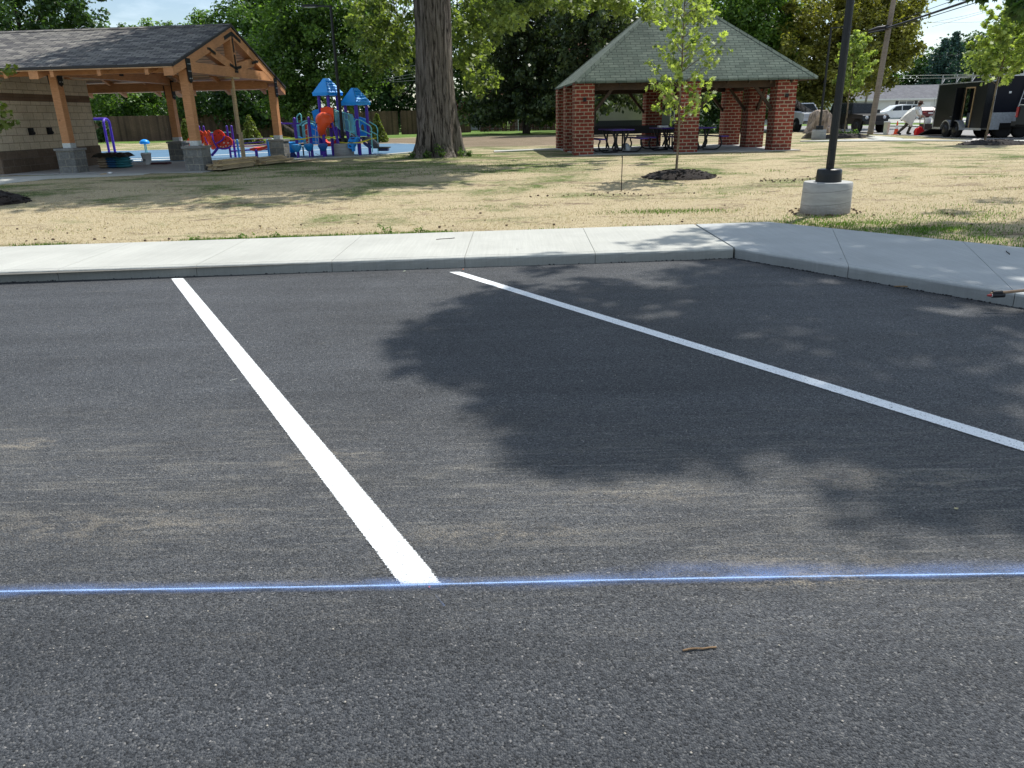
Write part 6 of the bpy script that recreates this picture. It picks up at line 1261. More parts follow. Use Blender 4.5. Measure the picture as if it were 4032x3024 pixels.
for s in (-1, 1):
    m = MB(); yy = s*(TW+.15); pts = []
    for i, q in enumerate(np.linspace(math.pi, 0, 9)): pts.append((-.46+.44*math.cos(q), .36+.44*math.sin(q)))
    for i, q in enumerate(np.linspace(math.pi*.72, 0, 7)): pts.append((.42+.44*math.cos(q), .36+.44*math.sin(q)))
    vs = [(x, yy-.14, z) for x, z in pts]+[(x, yy+.14, z) for x, z in pts]; n = len(pts); m.add(vs, [(i, i+1, n+i+1, n+i) for i in range(n-1)]); m.add([(x, yy-.14*1, z) for x, z in pts]+[(x, yy-.14*1, z-.05) for x, z in pts], [(i, i+1, n+i+1, n+i) for i in range(n-1)]); m.build('fender', M_alu, tr_)
m = MB(); m.bar((-2.2, 0, .46), (-3.65, 0, .04), 1.9, .05); m.build('ramp', M_blk, tr_)
m = MB()
for x in (-2.1, -.75, .6, 1.95): m.tube([(x, -TW+.05, 2.47), (x, -TW+.05, 2.86)], .022, 5); m.tube([(x, TW-.05, 2.47), (x, TW-.05, 2.86)], .022, 5)
m.bar((-2.15, -TW+.05, 2.72), (2.05, -TW+.05, 2.72), .04, .07); m.bar((-2.15, TW-.05, 2.72), (2.05, TW-.05, 2.72), .04, .07)
for x in (-2.1, -.75, .6): m.bar((x+.02, -TW+.05, 2.50), (x+.22, -TW+.05, 2.70), .03, .05)
m.build('roof_rack', M_alu, tr_)
for s in (-1, 1): m = MB(); m.tube([(-2.25, s*TW, .5), (-2.45, s*TW, 1.9)], .012, 5); m.build('ramp_cable', M_alu, tr_)
for i, (x, mt, h) in enumerate(((.62, pm('pale_canvas', (.35,.34,.31)), .52), (.92, pm('teal_lid_pail', (.03,.35,.38)), .30))): m = MB(); m.lathe([(.14, .52), (.16, .52+h), (.02, .54+h)], (x, -.62, 0), 12); m.build('stored_pail', mt, tr_)
# ---- black box truck body with ladder and diamond plate skirt
p = D(3893, 510, 35.2); bt = thing('box_truck', (p.x, 35.2, ZS), 'black box truck body with silver plate skirt, roof rack and a ladder on its side', 'truck', rz=R(-3))
m = MB(); m.bbox((0, 0, 1.12), (6.6, 2.1, 2.62)); m.build('box_body', pm('midnight_panel', (.004,.005,.012), .1, 2, .4, 0, 0, .2), bt)
m = MB(); m.bbox((0, -.015, .38), (.42, .04, 1.11)); m.bbox((.42, -.015, .66), (6.6, .04, 1.11)); m.bbox((-.02, .045, .38), (.02, 2.05, 1.11)); m.build('skirt', M_dplate, bt)
m = MB(); m.bbox((-.05, -.03, .40), (.02, .05, 2.66)); m.bbox((0, -.03, 2.625), (6.6, .06, 2.72)); m.build('trim', M_alu, bt)
m = MB(); m.tube([(.98, -.10, .95), (1.34, -.08, 2.95)], .02, 6); m.tube([(1.42, -.10, .95), (1.78, -.08, 2.95)], .02, 6)
for i in range(7): q = (i+.5)/7; m.tube([Vector((.98,-.10,.95)).lerp(Vector((1.34,-.08,2.95)), q), Vector((1.42,-.10,.95)).lerp(Vector((1.78,-.08,2.95)), q)], .014, 5)
m.build('ladder', M_alu, bt)
m = MB()
for x in (1.1, 3.2, 6.2): m.tube([(x, .1, 2.66), (x, .1, 3.1)], .022, 5); m.tube([(x, 1.9, 2.66), (x, 1.9, 3.1)], .022, 5); m.tube([(x, .1, 3.05), (x, 1.9, 3.05)], .022, 5)
m.tube([(1.0, .1, 3.08), (6.6, .1, 3.08)], .022, 5); m.build('roof_rack', M_alu, bt)
for wx in (.72, 1.52): wheel(bt, wx, .25, .38, .25, M_rim); wheel(bt, wx, 1.85, .38, .25, M_rim)
wheel(bt, 5.6, .25, .38, .25, M_rim); m = MB(); m.bbox((.1, .3, .50), (6.5, 1.8, .66)); m.build('chassis', M_blk, bt); m = MB(); m.box((.62, -.02, 1.95), (.10, .02, .09)); m.build('sticker', M_lens, bt)
# ---- cones
M_cone = pm('orange_cone', (.85,.10,.03), .05, 5, .5); M_crefl = pm('reflective_band', (.75,.76,.78), .05, 5, .4)
def conev(loc, label, s=1.0):
    t = thing('traffic_cone', loc, label, 'traffic cone', 'orange traffic cones by the trailer'); m = MB(); m.box((0,0,.015), (.36*s,.36*s,.03)); m.build('cone_base', M_cone, t); m = MB(); m.lathe([(.13*s, .03), (.095*s, .25*s), (.045*s, .55*s), (.025*s, .70*s), (.02*s, .705*s)], (0,0,0), 16); m.build('cone_body', M_cone, t); m = MB(); m.lathe([(.090*s, .31*s), (.062*s, .48*s)], (0,0,0), 16); m.build('reflective_band', M_crefl, t)
p = GS(3527, 530); conev((p.x, p.y, ZS), 'orange traffic cone with white band left of the person'); p = GS(3676, 528); conev((p.x+.2, p.y+1.2, ZS), 'orange traffic cone standing right behind the trailer ramp'); p = D(3890, 533, 39); conev((p.x, 39.2, ZS), 'orange traffic cone seen under the black box truck', .8)
p = GS(3487, 530); bucket((p.x, p.y, ZS), 'tall white stacked pails standing right of the leaning utility pole', .17, .70)
# gas can
p = GS(3608, 533); gc = thing('fuel_can', (p.x, p.y-.2, ZS), 'bright red plastic fuel can standing by the feet of the person', 'fuel can'); M_gas = pm('red_can_plastic', (.70,.015,.02), .05, 4, .4)
m = MB(); m.prism([(-.18, 0), (.18, 0), (.19, .04), (.19, .28), (.10, .37), (-.06, .40), (-.18, .33), (-.19, .04)], -.12, .12, lambda u, v, tt: (u, tt, v)); m.build('can_body', M_gas, gc); m = MB(); m.tube([(-.05, 0, .38), (-.02, 0, .44), (.10, 0, .42), (.13, 0, .34)], .02, 6); m.build('handle', M_gas, gc); m = MB(); m.lathe([(.035, .38), (.035, .43), (.01, .44)], (-.12, 0, -.03), 8); m.build('cap', M_blk, gc)
# line striping machine
p = GS(3640, 531); lm_ = thing('line_striping_machine', (p.x, p.y-.1, ZS), 'paint spattered walk-behind line striping machine between the person and the trailer', 'paint machine'); M_ms = pm('spattered_metal', (.36,.34,.30), .6, 25, .6, .2)
m = MB(); m.box((0, 0, .42), (.62, .42, .30)); m.build('engine', pm('dark_engine', (.06,.045,.04), .6, 20, .6), lm_); m = MB(); m.tube([(-.25, -.22, .2), (-.32, -.22, .95), (-.45, -.22, 1.02)], .02, 6); m.tube([(-.25, .22, .2), (-.32, .22, .95), (-.45, .22, 1.02)], .02, 6); m.tube([(-.45, -.24, 1.02), (-.45, .24, 1.02)], .02, 6); m.tube([(-.5, -.2, .25), (.5, -.2, .25), (.5, .2, .25), (-.5, .2, .25), (-.5, -.2, .25)], .025, 6); m.tube([(.35, 0, .25), (.38, 0, .95), (.1, 0, 1.0)], .018, 6); m.build('frame', M_ms, lm_)
for (x, y) in ((-.38, -.24), (-.38, .24), (.45, -.16), (.45, .16)): wheel(lm_, x, y, .16, .09, M_rimS)
m = MB(); m.lathe([(.15, .58), (.16, .86), (.14, .87)], (.02, 0, 0), 14); m.build('paint_pail', pm('white_pail', (.62,.63,.62)), lm_); m = MB(); m.tube([(.2,.1,.85), (.55,.12,.95), (.62,.05,.6), (.5,.0,.2)], .016, 6); m.build('hose', M_blk, lm_)
# ---- boulder
def boulder(loc, sx_, sy_, sz_, label, seed, mat):
    t = thing('boulder', loc, label, 'boulder'); import bmesh as bm_; b = bm_.new(); bm_.ops.create_icosphere(b, subdivisions=4, radius=1)
    for v in b.verts:
        p_ = v.co.copy(); n_ = mnoise.noise(p_*1.1+Vector((seed,0,0)))*.28+mnoise.noise(p_*3.2)*.07+mnoise.noise(p_*9)*.02
        q = Vector((round(p_.x*1.6)/1.6, round(p_.y*1.6)/1.6, round(p_.z*1.3)/1.3)); p_ = p_.lerp(q, .28)*(1+n_); top = p_.z > .15
        p_.x *= (1-.38*max(0, p_.z)); v.co = Vector((p_.x*sx_, p_.y*sy_, max(-.25, p_.z*(1-.12*p_.x))*sz_+.1))
    me = bpy.data.meshes.new('rock'); b.to_mesh(me); b.free(); me.materials.append(mat); o = bpy.data.objects.new('rock', me); col.objects.link(o); o.parent = t; return t
def rockmat():
    m, t, b, Nw, L = newmat('boulder_stone'); v = mapped(Nw, L, 'Object'); n = noisev(Nw, L, v, 1.6, 6, .65, .5); n2 = noisev(Nw, L, mapped(Nw, L, 'Object', (5,5,.8)), 1.4, 5, .7); n3 = noisev(Nw, L, v, 22, 4, .7)
    a = ramp(Nw, L, n, [(.3, (.22,.16,.11)), (.55, (.42,.33,.26)), (.75, (.52,.40,.34))]); k = mrange(Nw, L, n2, .42, .58, .45, 1.05); a = mixc(Nw, L, 1, a, k, 'MULTIPLY'); k = mrange(Nw, L, n3, .3, .7, .8, 1.15); a = mixc(Nw, L, 1, a, k, 'MULTIPLY'); L(a, b.inputs['Base Color']); b.inputs['Roughness'].default_value = .9; bump(Nw, L, b, math_(Nw, L, 'ADD', n3, n2), .8, .03); return m
p = GS(3230, 524); boulder((p.x, p.y, ZS-.1), 1.12, .9, 1.55, 'big pinkish tan boulder standing behind the thin lamp post', 2.3, rockmat())
p = GS(3190, 545); boulder((p.x, p.y, ZS-.05), .42, .25, .30, 'low dark stone lying left of the boulder by the thin lamp post', 5.1, pm('dark_stone', (.10,.08,.06), .4, 6, .9)); 
t = thing('low_plant', (p.x+1.7, p.y+.2, ZS), 'leafy green plant at the foot of the boulder', 'plant'); leaves('foliage', [(p.x+1.6, p.y+.3, .42), (p.x+2.0, p.y+.2, .40), (p.x+2.4, p.y+.3, .45)], .26, 60, .11, LM['maple'], t, 2)
p = Gg(3849, 558); t = thing('dark_mat', (p.x, p.y, p.z), 'crumpled black cloth lying on the path left of the right hand young tree', 'cloth'); m = MB(); n = 12; vs = [((i/n-.5)*1.1, (j/n-.5)*.5, .10+.09*mnoise.noise((i*.5, j*.5, 2))-.10*max(abs(i/n-.5), abs(j/n-.5))*2) for i in range(n+1) for j in range(n+1)]; m.add(vs, [(i*(n+1)+j, (i+1)*(n+1)+j, (i+1)*(n+1)+j+1, i*(n+1)+j+1) for i in range(n) for j in range(n)], True); m.build('cloth_sheet', M_blk, t)
# ---- utility poles and wires
M_pole = woodmat('grey_pole_wood', (.17,.13,.10), (.30,.255,.21), rough=.95); M_wire = pm('black_cable', (.012,.012,.02), .1, 5, .6, bmp=0); M_wire2 = pm('grey_cable', (.30,.31,.30), .1, 5, .5, bmp=0)
def upole(pxb, pyb, pxt, pyt, r, label, z=ZS, H=9.5, Y=None):
    b = G(pxb, pyb, z) if Y is None else D(pxb, pyb, Y); t_ = D(pxt, pyt, b.y); d_ = (t_-b).normalized(); t = thing('utility_pole', b, label, 'utility pole'); m = MB(); m.tube([Vector((0,0,0))-d_*.3, d_*H], [r, r*.7], 14); m.build('pole', M_pole, t); return t, b, d_
t, pb, pd = upole(3426, 529, 3519, 0, .17, 'leaning weathered wooden utility pole in front of the black off-road car'); 
m = MB(); m.tube([(.17*math.cos(q), .17*math.sin(q), .10+.03*math.sin(q)) for q in np.linspace(0, 6.28, 12)], .02, 5); m.build('ground_collar', M_rust, t)
k_ = D(3487, 110, pb.y)
m = MB(); m.tube([k_-pb+Vector((-.9,.1,-.12)), k_-pb+Vector((-.45,0,-.02)), k_-pb+Vector((.05,-.1,.05)), k_-pb+Vector((.35,0,.10))], [.04, .10, .09, .04], 8); m.build('cable_splice', M_blk, t)
upole(3300*1+105, 420, 3412, 385, .12, 'second pale utility pole far behind the black off-road car', H=4.6, Y=80)
upole(932*1+0, 450, 905, 347, .14, 'pale pole behind the fence framed by the pavilion gable', H=5.4, Y=70); upole(478, 465, 462, 380, .13, 'pale pole behind the fence right of the block wall', H=4.2, Y=72); upole(2301, 250, 2294, 110, .14, 'grey pole standing among the spruces left of the shelter roof', H=7, Y=66)
def wire(pts, r, label, grp, mat=None):
    P_ = [D(x, y, Y) for x, y, Y in pts]; m = MB(); q = []
    for a, b in zip(P_[:-1], P_[1:]):
        for i in range(6): q.append(a.lerp(b, i/6))
    q.append(P_[-1]); c = q[len(q)//2].copy(); m.tube([p_-c for p_ in q], r, 5); o = m.build('overhead_wire', mat or M_wire); o.location = c; return tag(o, label, 'wire', grp)
Yp = pb.y
wire([(3487, 112, Yp), (3600, 76, 38), (3790, 12, 32), (3850, -10, 30)], .050, 'thickest black overhead cable running up to the right from the leaning pole', 'overhead wires at the leaning pole')
wire([(3490, 118, Yp), (3600, 86, 38), (3850, 8, 31), (3930, -16, 29)], .017, 'thinner dark cable just below the thickest one right of the leaning pole', 'overhead wires at the leaning pole')
wire([(3500, 95, Yp), (3620, 50, 38), (3760, 0, 33), (3800, -14, 32)], .013, 'dark wire above the thickest cable right of the leaning pole', 'overhead wires at the leaning pole')
wire([(3420, 130, Yp+2), (3490, 116, Yp)], .04, 'short dark cable end left of the leaning pole', 'overhead wires at the leaning pole'); wire([(3420, 118, Yp+4), (3340, 150, 52), (3200, 190, 60)], .014, 'thin cable running left from the leaning pole before the yellowish tree', 'overhead wires at the leaning pole')
wire([(3675, 88, 60), (3800, 62, 55), (3900, 36, 50)], .010, 'fine grey wire high in the open sky, rising right', 'fine wires in the sky', M_wire2); wire([(3670, 105, 60), (3780, 76, 55), (3890, 46, 50)], .010, 'fine grey wire crossing the level one in the open sky', 'fine wires in the sky', M_wire2); wire([(3675, 89, 60), (3780, 89, 60), (3890, 85, 60)], .010, 'fine level grey wire across the open sky', 'fine wires in the sky', M_wire2)
wire([(3555, 298, 75), (3700, 296, 75), (3830, 295, 75)], .018, 'uppermost level pale wire above the ranch house roof', 'level wires above the ranch house', M_wire2); wire([(3540, 309, 75), (3840, 306, 75)], .012, 'lower level wire just above the ranch house roof', 'level wires above the ranch house', M_wire2); wire([(3656, 226, 70), (3760, 216, 68), (3850, 208, 66)], .014, 'dark wire crossing in front of the spruces below the open sky', 'level wires above the ranch house')
for i, (a, b, lb_) in enumerate((((1500, 276, 75), (1650, 256, 70), 'top wire'), ((1480, 289, 75), (1650, 273, 70), 'second wire from the top'), ((1470, 318, 75), (1650, 287, 70), 'third wire from the top'), ((1495, 324, 75), (1650, 300, 70), 'fourth wire from the top'), ((1500, 326, 75), (1650, 315, 70), 'lowest wire'))):
    wire([a, b], .012, lb_+' of five left of the huge trunk', 'wires left of the huge trunk', M_wire2)
for i, (a, b, lb_) in enumerate((((775, 450, 68), (890, 352, 66), 'left'), ((790, 455, 68), (905, 350, 66), 'middle'), ((808, 455, 68), (922, 350, 66), 'right'))): wire([a, b], .010, lb_+' one of three slanting guy wires beneath the pavilion gable', 'guy wires beneath the gable', M_wire2)
# ================================================================== PERSON
def person(loc, rz, label):
    import bmesh as bm_
    t = thing('person', loc, label, 'person', rz=rz)
    J = [('pelvis', (0,0,.88), .135), ('belly', (.06,0,1.02), .13), ('chest', (.20,0,1.22), .15), ('neck', (.33,0,1.40), .06), ('head0', (.38,0,1.47), .075), ('head1', (.43,0,1.58), .095), ('head2', (.45,0,1.66), .06),
         ('hipL', (-.02,.10,.84), .10), ('kneeL', (.16,.11,.46), .068), ('ankL', (.05,.11,.09), .045), ('toeL', (.20,.11,.04), .04), ('hipR', (-.02,-.10,.84), .10), ('kneeR', (-.18,-.11,.48), .068), ('ankR', (-.52,-.11,.12), .045), ('toeR', (-.40,-.11,.04), .04),
         ('shL', (.24,.18,1.30), .065), ('elL', (.36,.22,1.05), .045), ('wrL', (.58,.17,.93), .03), ('shR', (.24,-.18,1.30), .065), ('elR', (.36,-.22,1.05), .045), ('wrR', (.60,-.16,.92), .03), ('palmL', (.66,.165,.90), .032), ('palmR', (.68,-.155,.89), .032)]
    ix = {n: i for i, (n, _, _) in enumerate(J)}; Ed = [('pelvis','belly'), ('belly','chest'), ('chest','neck'), ('neck','head0'), ('head0','head1'), ('head1','head2'), ('pelvis','hipL'), ('hipL','kneeL'), ('kneeL','ankL'), ('ankL','toeL'), ('pelvis','hipR'), ('hipR','kneeR'), ('kneeR','ankR'), ('ankR','toeR'), ('chest','shL'), ('shL','elL'), ('elL','wrL'), ('wrL','palmL'), ('chest','shR'), ('shR','elR'), ('elR','wrR'), ('wrR','palmR')]
    vs = [Vector(p_) for _, p_, _ in J]; rs = [r for *_, r in J]; es = [(ix[a], ix[b]) for a, b in Ed]
    for s, pn in ((1, 'palmL'), (-1, 'palmR')):
        c = vs[ix[pn]]
        for k in range(5):
            o1 = Vector((.035, s*.0+(k-1.5)*.017, -.01)) if k < 4 else Vector((.005, -s*.035, .012)); o2 = o1+(Vector((.032, 0, -.022)) if k < 4 else Vector((.022, -s*.012, -.008))); i1 = len(vs); vs += [c+o1, c+o2]; rs += [.009, .0075]; es += [(ix[pn], i1), (i1, i1+1)]
    me = bpy.data.meshes.new('body'); me.from_pydata([tuple(v) for v in vs], es, []); o = bpy.data.objects.new('body', me); col.objects.link(o); o.parent = t
    md_ = o.modifiers.new('skin', 'SKIN'); sk = me.skin_vertices[0].data if me.skin_vertices else None
    if sk is None:
        b = bm_.new(); b.from_mesh(me); b.verts.layers.skin.verify(); b.to_mesh(me); b.free(); sk = me.skin_vertices[0].data
    for i, r in enumerate(rs): sk[i].radius = (r, r); sk[i].use_root = (i == 0)
    o.modifiers.new('sub', 'SUBSURF').levels = 1; o.modifiers['sub'].render_levels = 1; me.materials.append(pm('tanned_skin', (.32,.17,.11), .1, 8, .6))
    # trousers, boots, shirt, hat
    M_tr = pm('grey_brown_trousers', (.075,.065,.05), .3, 9, .9); M_sh = pm('white_shirt', (.80,.78,.72), .12, 5, .85)
    def limb(name, chain, mat, extra=.022):
        m = MB(); m.tube([vs[ix[a]] if isinstance(a, str) else Vector(a) for a, _ in chain], [r+extra for _, r in chain], 10); m.build(name, mat, t)
    m = MB()
    for L__ in 'LR': m.tube([vs[ix['pelvis']]+Vector((0, .05 if L__ == 'L' else -.05, .08)), vs[ix['hip'+L__]], vs[ix['knee'+L__]], vs[ix['ank'+L__]]+Vector((0,0,.02))], [.135, .125, .088, .068], 12)
    m.build('trousers', M_tr, t)
    for L__ in 'LR': m = MB(); m.tube([vs[ix['ank'+L__]]+Vector((-.05,0,.03)), vs[ix['ank'+L__]]+Vector((.0,0,-.01)), vs[ix['toe'+L__]]+Vector((.03,0,0))], [.055, .062, .048], 10); m.build('boot', M_blk, t)
    # billowing shirt: closed tapered surface blown out behind the back
    m = MB(); rings = []
    for (cx_, cz, rx_, ry_) in ((.32, 1.43, .08, .10), (.24, 1.36, .15, .23), (.13, 1.24, .24, .25), (.02, 1.08, .33, .25), (-.02, .93, .36, .25), (.06, .80, .24, .22)):
        rings.append([(cx_+rx_*math.cos(a)*(1+.10*math.sin(5*a+cz*7)), ry_*math.sin(a)*(1+.08*math.sin(4*a+cz*9)), cz+(.16*-math.cos(a)*-1 if cz < 1.1 else 0)*.6+.02*math.sin(6*a)) for a in np.linspace(0, 2*math.pi, 24, endpoint=False)])
    n = 24; m.add([p_ for r in rings for p_ in r], [(i*n+k, i*n+(k+1)%n, (i+1)*n+(k+1)%n, (i+1)*n+k) for i in range(5) for k in range(n)], True); m.add(rings[0], [tuple(range(n))]); m.build('shirt', M_sh, t)
    m = MB(); m.add([(.02,-.24,1.30), (-.10,-.27,1.20), (-.36,-.30,1.0), (-.50,-.28,.80), (-.32,-.27,.74), (-.12,-.27,.60), (.08,-.27,.46), (.22,-.25,.92), (.20,-.24,1.2)]+[(.02,.0,1.32), (-.12,-.05,1.22), (-.38,-.10,1.0), (-.52,-.08,.82), (-.34,-.07,.72), (-.14,-.07,.56), (.08,-.07,.42), (.22,-.05,.92), (.20,-.04,1.2)], [tuple(range(9)), tuple(reversed(range(9, 18)))]+[((i+1)%9, i, 9+i, 9+(i+1)%9) for i in range(9)]); m.build('shirt_tail', M_sh, t)
    for L__ in 'LR': m = MB(); m.tube([vs[ix['sh'+L__]], vs[ix['sh'+L__]].lerp(vs[ix['el'+L__]], .6), vs[ix['el'+L__]], vs[ix['el'+L__]].lerp(vs[ix['wr'+L__]], .5)], [.09, .085, .075, .065], 10); m.build('sleeve', M_sh, t)
    m = MB(); Mh = Matrix.Rotation(R(14), 3, 'Y'); m.lathe([(.20, .0), (.205, .012), (.115, .022), (.105, .10), (.085, .135), (.02, .14)], (.44, 0, 1.60), 20, M=Mh); m.build('hat', pm('brown_hat', (.10,.045,.025), .2, 9, .8), t)
    m = MB()
    for s in (-1, 1): m.lathe([(.011, -.006), (.011, .006), (.002, .009)], (.515, s*.034, 1.575), 8, M=Matrix.Rotation(R(90), 3, 'Y'))
    m.build('eye', pm('dark_eye', (.02,.015,.012), .1, 5, .2), t)
    m = MB(); m.add([(.515,-.014,1.575), (.515,.014,1.575), (.545,0,1.545), (.52,-.018,1.535), (.52,.018,1.535)], [(0,1,2), (0,2,3), (1,4,2), (3,2,4)]); m.build('nose', pm('tanned_skin', (.32,.17,.11)), t); m = MB(); m.box((.512, 0, 1.515), (.012,.045,.008)); m.build('mouth', pm('lip', (.25,.08,.06)), t)
    m = MB(); m.lathe([(.098, 1.54), (.103, 1.58), (.10, 1.615)], (.425, 0, 0), 16); m.build('hair', pm('dark_hair', (.03,.018,.012), .3, 20, .8), t)
    return t
p = GS(3556, 531); person((p.x+.22, p.y, ZS), R(-8), 'person in a billowing white shirt and brown brimmed hat leaning over the paint machine')
# ================================================================== SMALL THINGS ON THE ASPHALT AND WALK
M_twig = pm('bark_twig', (.22,.14,.075), .4, 30, .85)
def twig(a, b, r, z, label, kinks=4, mat=None, seed=0, cat='twig'):
    g = rng(seed); a = G(*a, z); b = G(*b, z); c = (a+b)/2; L_ = (b-a).length; pts = []; m = MB()
    for i in range(kinks+1): q = i/kinks; pts.append(a.lerp(b, q)-c+Vector((0, g.normal()*L_*.03, (0 if i in (0, kinks) else 1)*abs(g.normal())*r*.6))*(1 if 0 < i < kinks else 0)+Vector((0,0,r)))
    m.tube(pts, [r*(.8+.4*g.random()) for _ in pts], 7); o = m.build('twig', mat or M_twig); o.location = c; return tag(o, label, cat)
twig((2688, 2565), (2820, 2552), .0034, .001, 'short brown twig lying on the asphalt near the lower right of the bays', 5, seed=1)
twig((3520, 1130), (3730, 1147), .006, .003, 'long pale stick lying on the asphalt along the foot of the right hand kerb', 6, seed=2)
tw = twig((1718, 944), (1790, 938), .004, ZT, 'thin dark forked twig lying on the sidewalk left of the middle joint', 4, M_bark2, 3)
twig((3962, 990), (3975, 1003), .004, ZT, 'tiny curled dark twig on the right hand sidewalk', 3, M_bark2, 4)
twig((905, 1500), (935, 1492), .002, .002, 'tiny pale chip of wood on the asphalt left of the near white line', 2, M_conc, 6)
g = rng(3)
for i, (px, py, z, c_, lbl) in enumerate(((1593, 1069, .006, (.45,.50,.36), 'pale dry leaf lying at the foot of the kerb left of the far stripe end'), (1824, 1062, .006, (.35,.10,.04), 'orange brown leaf at the kerb joint beside the far stripe end'), (2038, 983, ZT+.004, (.08,.07,.04), 'small dark leaf on the sidewalk between two joints'), (3764, 2006, .004, (.45,.40,.22), 'tiny yellow leaf on the asphalt at the far right'), (3310, 1021, ZT+.004, (.07,.06,.04), 'small dark leaf on the right hand sidewalk near the kerb'))):
    p = G(px, py, z); m = MB(); s = .018; m.add([(-s,0,.002), (-.3*s,.45*s,.008), (s*.4,.35*s,.006), (s,0,.010), (.3*s,-.45*s,.007), (-.4*s,-.4*s,.004)], [(0,5,4,3,2,1)]); o = m.build('fallen_leaf', pm('leaf_%d' % i, c_, .2, 40, .8)); o.location = p; o.rotation_euler = (0,0,i*1.3); tag(o, lbl, 'leaf')
# wooden handled marking wand poking in at the right edge
a = D(3946, 1152, 5.93); b = D(4060, 1141, 5.90); t = thing('marking_wand', a, 'wooden handle with black clamp and red tip at the right edge', 'tool')
m = MB(); m.tube([D(3900, 1156, 5.94)-a, b-a], .0125, 8); m.build('handle', woodmat('tool_handle_wood', (.28,.17,.10), (.42,.28,.17)), t); m = MB(); m.tube([D(3908, 1154, 5.94)-a, D(3945, 1152, 5.93)-a], .021, 8); m.tube([D(3906, 1164, 5.93)-a, D(3955, 1162, 5.92)-a], .019, 8); m.build('clamp', M_blk, t); m = MB(); m.tube([D(3888, 1163, 5.93)-a, D(3903, 1163, 5.93)-a], [.008, .013], 8); m.build('tip', pm('red_marking', (.55,.04,.04)), t); m = MB(); m.tube([D(3903, 1163, 5.93)-a, D(3909, 1163, 5.93)-a], .014, 8); m.build('collar', M_trim, t)
m = MB(); m.tube([b-a, D(4200, 1130, 5.85)-a], .0125, 8); m.build('handle_end', M_twig, t)
# ================================================================== GRASS, STRAW, CLODS (uncountable)
def blades(name, P_, hgt, wid, mat, seed, lean=.6):
    g = rng(seed); P_ = np.asarray(P_, float); m = len(P_); a = g.random(m)*6.283; h = hgt*(.4+g.random(m)); ln = lean*h*g.random(m); b = g.random(m)*6.283; w_ = wid*(.6+.8*g.random(m))
    V = np.zeros((m, 3, 3)); V[:, 0] = P_; V[:, 1] = P_; V[:, 2] = P_; V[:, 0, 0] -= np.cos(a)*w_; V[:, 0, 1] -= np.sin(a)*w_; V[:, 1, 0] += np.cos(a)*w_; V[:, 1, 1] += np.sin(a)*w_; V[:, 2, 0] += np.cos(b)*ln; V[:, 2, 1] += np.sin(b)*ln; V[:, 2, 2] += h
    me = bpy.data.meshes.new(name); me.vertices.add(m*3); me.vertices.foreach_set('co', V.ravel()); me.loops.add(m*3); me.loops.foreach_set('vertex_index', np.arange(m*3)); me.polygons.add(m); me.polygons.foreach_set('loop_start', np.arange(m)*3); me.polygons.foreach_set('loop_total', np.full(m, 3)); me.update(); me.attributes.new('tint', 'FLOAT', 'FACE').data.foreach_set('value', g.random(m).astype(np.float32)); me.materials.append(mat); o = bpy.data.objects.new(name, me); col.objects.link(o); return tag(o, kind='stuff')
M_gr = leafmat('grass_blades', (.03,.075,.008), (.14,.26,.03), .4); M_str = leafmat('straw_blades', (.20,.14,.06), (.62,.52,.32), .15)
def onlawn(x, y): return dlawn(x, y) > .03
g = rng(31); P_ = []
def edge(sl, d): # point d metres behind the back edge, sl along it from the corner (negative: left run)
    return BC+(dl*sl+nl*d if sl < 0 else dr*sl+nr*d)
# straw over the near lawn
for _ in range(60000):
    y = 9.8+abs(g.normal())*5.5; x = g.uniform(-1, 1)*(y*.78+.5)
    if onlawn(x, y): P_.append((x, y, gz(x, y)-.004))
blades('straw', P_, .022, .004, M_str, 1, 2.6)
P_ = []
def patch(cx, cy, rx_, ry_, n):
    for _ in range(n):
        x, y = cx+g.normal()*rx_, cy+g.normal()*ry_
        if onlawn(x, y): P_.append((x, y, gz(x, y)-.004))
for sl, n, w_ in ((-10.1, 260, .22), (-9.8, 200, .15), (-7.9, 320, .16), (-7.5, 420, .18), (-7.05, 300, .12), (-6.7, 380, .22), (-6.2, 420, .22), (-5.6, 260, .16), (-5.0, 420, .25), (-4.7, 300, .2), (-3.1, 40, .2), (-1.7, 60, .3)):
    c = edge(sl, .10); patch(c.x, c.y, w_, .06, n)
for i in range(9): c = edge(.3+i*.75, .30); patch(c.x, c.y, .35, .20, 700)
c = Gg(3420, 880); patch(c.x, c.y, .5, .14, 1500); c = Gg(3600, 905); patch(c.x, c.y, .4, .12, 900)
patch(2.6, 12.0, .55, .14, 1100); patch(4.6, 11.0, .6, .2, 600); patch(6.4, 10.6, .7, .3, 1200); patch(5.8, 9.6, .6, .3, 1100)
for _ in range(36): c = Vector((g.uniform(-9, 12), g.uniform(10.8, 27))); patch(c.x, c.y, g.uniform(.15, .7), g.uniform(.06, .2), int(g.uniform(30, 160)))
for _ in range(60): c = Vector((g.uniform(-8, 1), g.uniform(17.5, 23.5))); patch(c.x, c.y, g.uniform(.3, .9), g.uniform(.15, .4), 90)
for a_ in range(20): q = a_/20*6.283; patch(bx+1.5*math.cos(q), by+1.35*math.sin(q), .18, .15, 60)
blades('grass', P_, .034, .0045, M_gr, 2, .7)
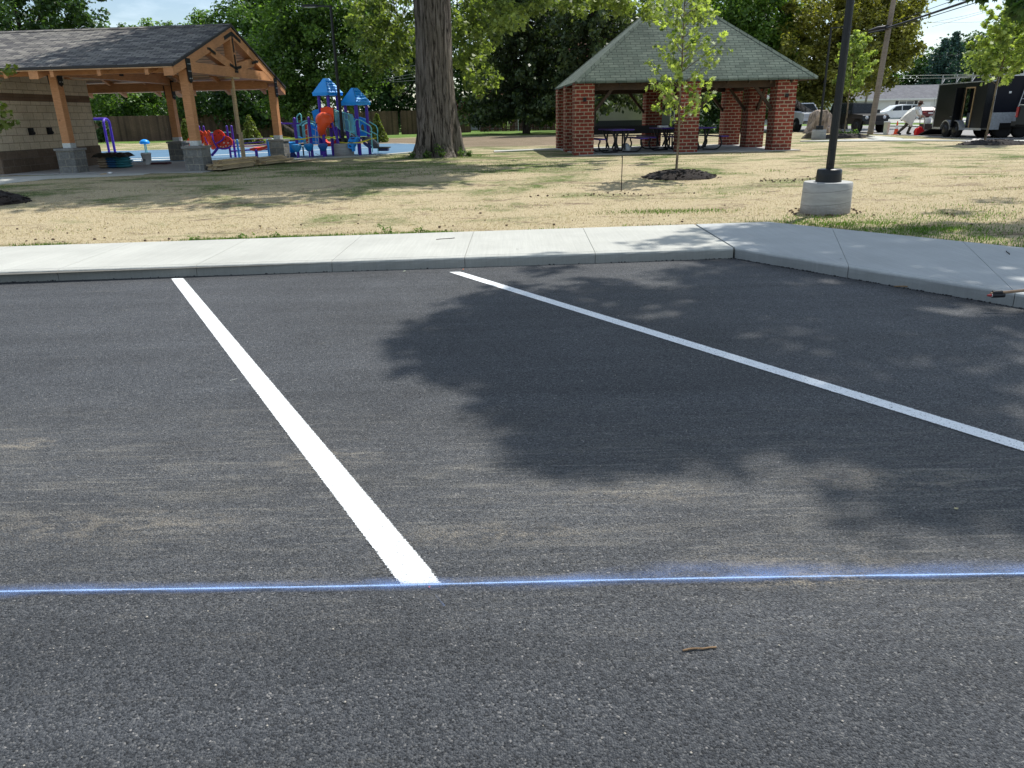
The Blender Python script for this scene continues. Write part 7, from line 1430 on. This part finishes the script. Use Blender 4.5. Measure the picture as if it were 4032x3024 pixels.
# tall weeds by the walk
cw = []; 
for sl, d, h_ in ((-7.35, .14, .10), (-5.45, .16, .13), (-5.35, .12, .08), (-6.9, .1, .07), (-4.95, .12, .07), (-8.0, .12, .07), (1.9, .3, .10)):
    c = edge(sl, d)
    for k in range(7): cw.append((c.x+g.normal()*.05, c.y+g.normal()*.03, gz(c.x, c.y)+h_*g.random()))
lv = leaves('weeds', cw, .035, 12, .022, M_gr, None, 7); tag(lv, kind='stuff')
m = MB(); 
for _ in range(300):
    y = 9.9+abs(g.normal())*1.2; x = g.uniform(-1, 1)*(y*.75)
    if _ < 70: q = g.random()*6.283; p = back(Gg(3245, 847), .37); x, y = p.x+.48*math.cos(q)+g.normal()*.05, p.y+.46*math.sin(q)+g.normal()*.05
    elif _ < 130: p = Gg(2720, 715); x, y = p.x+1.4+abs(g.normal())*.8, p.y+g.normal()*.25
    elif _ < 180: p = Gg(2350, 768); x, y = p.x+g.normal()*.7, p.y+g.normal()*.12
    if not onlawn(x, y): continue
    s = .008+.018*g.random()**2; m.lathe([(s*.6, -s*.4), (s, .1*s), (s*.7, s*.6), (s*.1, s*.8)], (x, y, gz(x, y)+s*.2), 6)
tag(m.build('soil_clods', pm('brown_clod', (.12,.082,.055), .35, 20, .95)), kind='stuff')
m = MB()
for _ in range(260):
    y = 1.5+g.random()**1.3*6.2; x = g.uniform(-1, 1)*(y*.72+.3)
    if dlawn(x, y) > -2.3: continue
    s = .0022+.003*g.random()**3; m.lathe([(s*.7, 0), (s, .5*s), (s*.3, s)], (x, y, .001), 5)
tag(m.build('gravel_grit', pm('pale_grit', (.42,.38,.32), .3, 40, .8)), kind='stuff')
m = MB()
for (a, b, nn_) in ((Vector((-7.5, 7.922)), Vector((2.60, 8.522)), 520), (Vector((2.61, 8.51)), Vector((5.2, 4.66)), 300)):
    u = (b-a).normalized(); w_ = Vector((u.y, -u.x))
    for _ in range(nn_): q = a.lerp(b, g.random())+w_*(.004+abs(g.normal())*.008); s = .004+.007*g.random()**2; m.lathe([(s*.8, -.002), (s, .5*s), (s*.4, s)], (q.x, q.y, .001), 5)
tag(m.build('asphalt_crumbs', pm('asphalt_crumb', (.022,.022,.024), .3, 40, .9)), kind='stuff')
